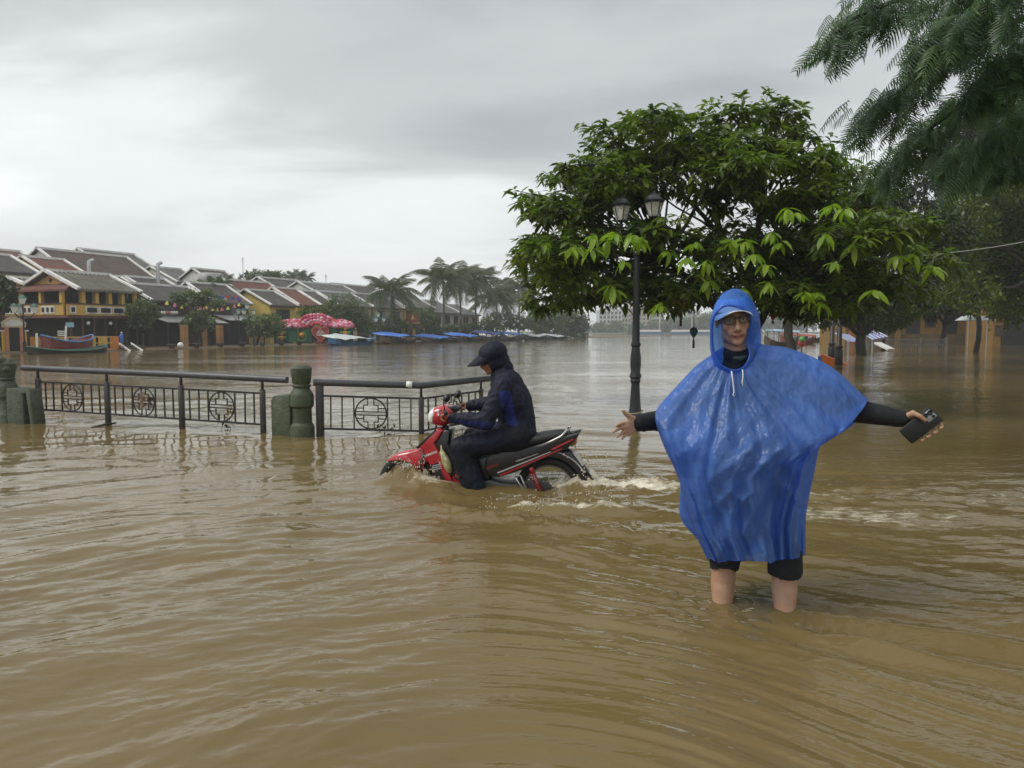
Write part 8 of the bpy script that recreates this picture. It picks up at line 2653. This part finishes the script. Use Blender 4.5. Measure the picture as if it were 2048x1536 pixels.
# ---- striped awnings on poles under the olive tree
def stripe_awn(px0, px1, py, Y, tilt, label):
    a, b = P(px0, py, Y), P(px1, py, Y)
    root = empty('striped_parasol', ((a.x + b.x) / 2, Y, GROUND_Z)); tag(root, label, 'awning')
    w = (b.x - a.x); z = a.z - GROUND_Z; n = 9
    ma, mb_ = mat('violet_stripe', (0.10, 0.11, 0.40), .6), mat('pale_stripe', (0.48, 0.50, 0.56), .6)
    for k in range(n):
        x0 = -w / 2 + w * k / n; x1 = x0 + w / n
        MB().hexa([(x0, -1, z - .35 + tilt * x0), (x1, -1, z - .35 + tilt * x1), (x1, 1, z + .15 + tilt * x1), (x0, 1, z + .15 + tilt * x0), (x0, -1, z - .32 + tilt * x0), (x1, -1, z - .32 + tilt * x1), (x1, 1, z + .18 + tilt * x1), (x0, 1, z + .18 + tilt * x0)]).build('stripe', ma if k % 2 else mb_, root)
    MB().tube([(0, 0, 0), (0, 0, z - .1)], .05, 6).build('post', M_STEEL, root)
stripe_awn(1682, 1712, 673, 44, -.12, 'violet and white striped awning low over the water at the forked trunk')
stripe_awn(1730, 1760, 665, 46, .2, 'tilted violet and white striped awning behind the forked trunk')
rp = W(1776, 700)
o = MB().beam(P(1755, 686, 49) , P(1782, 699, 48), .6, .12).build('loading_ramp', M_TRIM); tag(o, 'pale wooden ramp sloping into the water beside the thin lamp pole', 'ramp')
for (px, py, c, lab) in ((1868, 690, (0.5, 0.5, 0.48), 'white plastic chair tipped over by the pipe railing'),):
    pass

# ---- lanterns hung in the broad leaved tree
def silk_lantern(px, py, Y, s, m, label, cord, tas):
    p = P(px, py, Y)
    root = empty('silk_lantern', p); tag(root, label, 'lantern')
    MB().lathe([(.03 * s, .5 * s), (.22 * s, .46 * s), (.38 * s, .30 * s), (.42 * s, .10 * s), (.30 * s, -.20 * s), (.12 * s, -.44 * s), (.10 * s, -.5 * s), (0, -.5 * s)], 12).build('shade', m, root, True)
    MB().lathe([(.12 * s, .5 * s), (.12 * s, .56 * s), (0, .56 * s)], 8).build('cap', M_SHUT, root)
    MB().tube([(0, 0, .5 * s), (0, 0, cord)], .004, 4).build('cord', M_SHUT, root)
    MB().tube([(0, 0, -.5 * s), (0, 0, -.5 * s - tas * .3), (0, 0, -.5 * s - tas)], [.005, .018, .022], 6).build('tassel', M_SHUT, root)
silk_lantern(1387.5, 665, 12.0, 0.165, mat('teal_silk', (0.012, 0.050, 0.052), .6), 'dark teal silk lantern with a tassel hanging under the tree', 0.75, 0.17)
silk_lantern(1362, 610, 12.2, 0.20, mat('amber_silk', (0.50, 0.24, 0.02), .6), 'amber yellow silk lantern among the lowest leaves', 0.4, 0.25)
silk_lantern(1546, 634, 12.5, 0.11, mat('red_silk', (0.30, 0.03, 0.02), .6), 'small red silk lantern under the tree beside the hood', 0.35, 0.06)
# ---- slack pale wire
wa, wb_, wc = P(1838, 512, 16), P(1940, 501, 13), P(2200, 452, 10)
o = MB().tube([Vector(q) for q in catmull(np.array([list(wa), list(wb_), list(P(2048, 484, 11.5)), list(wc)]), 16)], 0.008, 5).build('hanging_wire', mat('pale_wire', (0.35, 0.35, 0.33), .6)); tag(o, 'thin pale wire slung between the leafy trees', 'wire')

# ---- far shore: hazy town and trees
FS_Y = 330.0
fb_ = MB()
fb_.hexa([(P(1150, 668, FS_Y).x, FS_Y - 4, -.6), (P(2400, 668, FS_Y).x, FS_Y - 4, -.6), (900, 1200, -.6), (-300, 1200, -.6), (P(1150, 668, FS_Y).x, FS_Y, .5), (P(2400, 668, FS_Y).x, FS_Y, .5), (900, 1200, .5), (-300, 1200, .5)])
o = fb_.build('far_bank', mat('far_bank_soil', (0.12, 0.11, 0.08), .9)); tag(o, 'far hazy bank across the wide river', 'bank', kind='structure')
def block(px0, px1, py_top, Y, m, label, floors, bays, roof=None, frame=False):
    a, b = P(px0, 660, Y), P(px1, 660, Y)
    root = empty('apartment_building', ((a.x + b.x) / 2, Y, .5)); tag(root, label, 'building')
    w = b.x - a.x; h = P(px0, py_top, Y).z - .5
    MB().box((0, 6, h / 2), (w, 12, h)).build('wall', m, root)
    for f in range(floors):
        for k in range(bays):
            x = -w / 2 + w * (k + .5) / bays; z = h * (f + .55) / floors
            d = MB().box((x, -.06, z), (w / bays * .55, .2, h / floors * .5)).build('window', M_PANE, root)
    if roof: MB().box((0, 6, h + .4), (w + 1, 13, .8)).build('roof', roof, root)
    if frame:
        for k in range(bays + 1): MB().box((-w / 2 + w * k / bays, -.3, h / 2), (.5, .5, h)).build('pillar', M_TRIM, root)
        for f in range(floors + 1): MB().box((0, -.35, h * f / floors), (w, .4, .4)).build('floor_band', M_TRIM, root)
block(1198, 1243, 622, 350, mat('pale_blue_glass', (0.30, 0.36, 0.40), .3), 'hazy glass fronted building with white floor bands across the river', 5, 6, M_TRIM, True)
block(1243, 1262, 617, 360, WL['cream'], 'hazy cream apartment block beside the glass fronted building', 5, 3, M_TRIM)
block(1258, 1300, 604, 365, mat('beige_tower_plaster', (0.48, 0.40, 0.30), .8), 'tallest hazy beige apartment tower across the river', 8, 5, M_TRIM)
block(1302, 1328, 618, 370, WL['white'], 'hazy white block just past the tallest tower', 5, 3)
block(1345, 1400, 622, 380, WL['white'], 'wide hazy white building behind the teal lantern', 4, 6, M_TRIM)
block(1402, 1440, 630, 380, WL['cream'], 'low hazy cream building near the far trees', 3, 4)
block(1215, 1235, 600, 420, WL['white'], 'faint white tower rising behind the glass fronted building', 8, 2)
r5 = np.random.default_rng(55)
far_l = ['rounded hazy tree below the glass fronted building', 'broad hazy tree at the foot of the cream block', 'low hazy tree under the tallest tower', 'hazy tree between tower and white block', 'wide hazy tree below the white building',
         'hazy tree behind the teal lantern', 'tall hazy tree near the leaning branch', 'dense hazy tree at the end of the far shore', 'hazy feathery tree past the hood', 'pale hazy tree behind the moored boats']
for k, (px, py, r_) in enumerate(((1200, 655, 11), (1232, 654, 12), (1272, 656, 11), (1310, 654, 13), (1345, 648, 18), (1382, 650, 17), (1415, 645, 20), (1460, 640, 26), (1540, 640, 30), (1590, 642, 30))):
    Y = FS_Y - 2 + r5.uniform(0, 10)
    b = P(px, 668, Y)
    lump_tree('far_tree', far_l[k], (b.x, Y, .3), lobes_px([(px, py, r_), (px - r_ * .7, py + 6, r_ * .6), (px + r_ * .7, py + 5, r_ * .65)], Y, 2, r5), 2400, 1.3, M_LFB, r5, None, .3)
for k, px in enumerate((1365, 1405, 1300)):
    b = P(px, 666.5, FS_Y - 8); root = empty('ferry_boat', (b.x, FS_Y - 8, -.1)); tag(root, ('long white river boat moored below the white building', 'white river boat under the last far trees', 'small white river boat below the tallest tower')[k], 'boat')
    MB().hexa([(-5, -1, 0), (5, -1, 0), (5, 1, 0), (-5, 1, 0), (-6, -1.3, .9), (6, -1.3, .9), (6, 1.3, .9), (-6, 1.3, .9)]).build('hull', M_HBL, root)
    MB().box((0, 0, 1.5), (9, 2.2, .9)).build('cabin', M_WHITE_PAINT, root); MB().tube([(4, 0, 1), (4, 0, 7)], .12, 5).build('mast', M_WHITE_PAINT, root)

# ---- froth thrown up by the wheels
fr = MB()
rf = random.Random(3)
for k in range(420):
    c = rf.random()
    if c < .45: p = Vector((BIKE_R.x + rf.gauss(.30, .16), BIKE_R.y + rf.gauss(-.02, .12), 0)); hgt = .20
    elif c < .75: p = Vector((BIKE_F.x + rf.gauss(.10, .14), BIKE_F.y - .14 + rf.gauss(0, .07), 0)); hgt = .13
    else: p = Vector((BIKE_R.x + rf.uniform(-.6, .6), BIKE_R.y - .30 - .55 * rf.random(), 0)); hgt = .02
    z = float(water_height(np.array([p.x]), np.array([p.y]))[0]); p.z = z + abs(rf.gauss(0, hgt)) * .6
    r_ = rf.uniform(.003, .008)
    fr.ball(p, (r_, r_, r_ * rf.uniform(.8, 1.8)), 5, 4)
def drop_mat():
    m = bpy.data.materials.new('muddy_droplets'); m.use_nodes = True
    b = m.node_tree.nodes['Principled BSDF']; b.inputs['Base Color'].default_value = (0.50, 0.44, 0.32, 1); b.inputs['Roughness'].default_value = .15
    return m
o = fr.build('spray', drop_mat(), None, True); tag(o, 'spray of muddy droplets thrown up by the motorbike wheels', 'spray', kind='stuff')

# ---- damp air
hz_ = MB().box((30, 300, 11), (900, 830, 25)).build('haze', None); hz_['kind'] = 'stuff'; tag(hz_, 'thin damp haze over the river', 'haze')
hm = bpy.data.materials.new('damp_air'); hm.use_nodes = True
hm.node_tree.nodes.remove(hm.node_tree.nodes['Principled BSDF'])
pv = hm.node_tree.nodes.new('ShaderNodeVolumePrincipled'); pv.inputs['Color'].default_value = (0.93, 0.96, 0.97, 1); pv.inputs['Density'].default_value = 0.0010; pv.inputs['Anisotropy'].default_value = 0.0
hm.node_tree.links.new(pv.outputs[0], hm.node_tree.nodes['Material Output'].inputs['Volume'])
hz_.data.materials.append(hm)
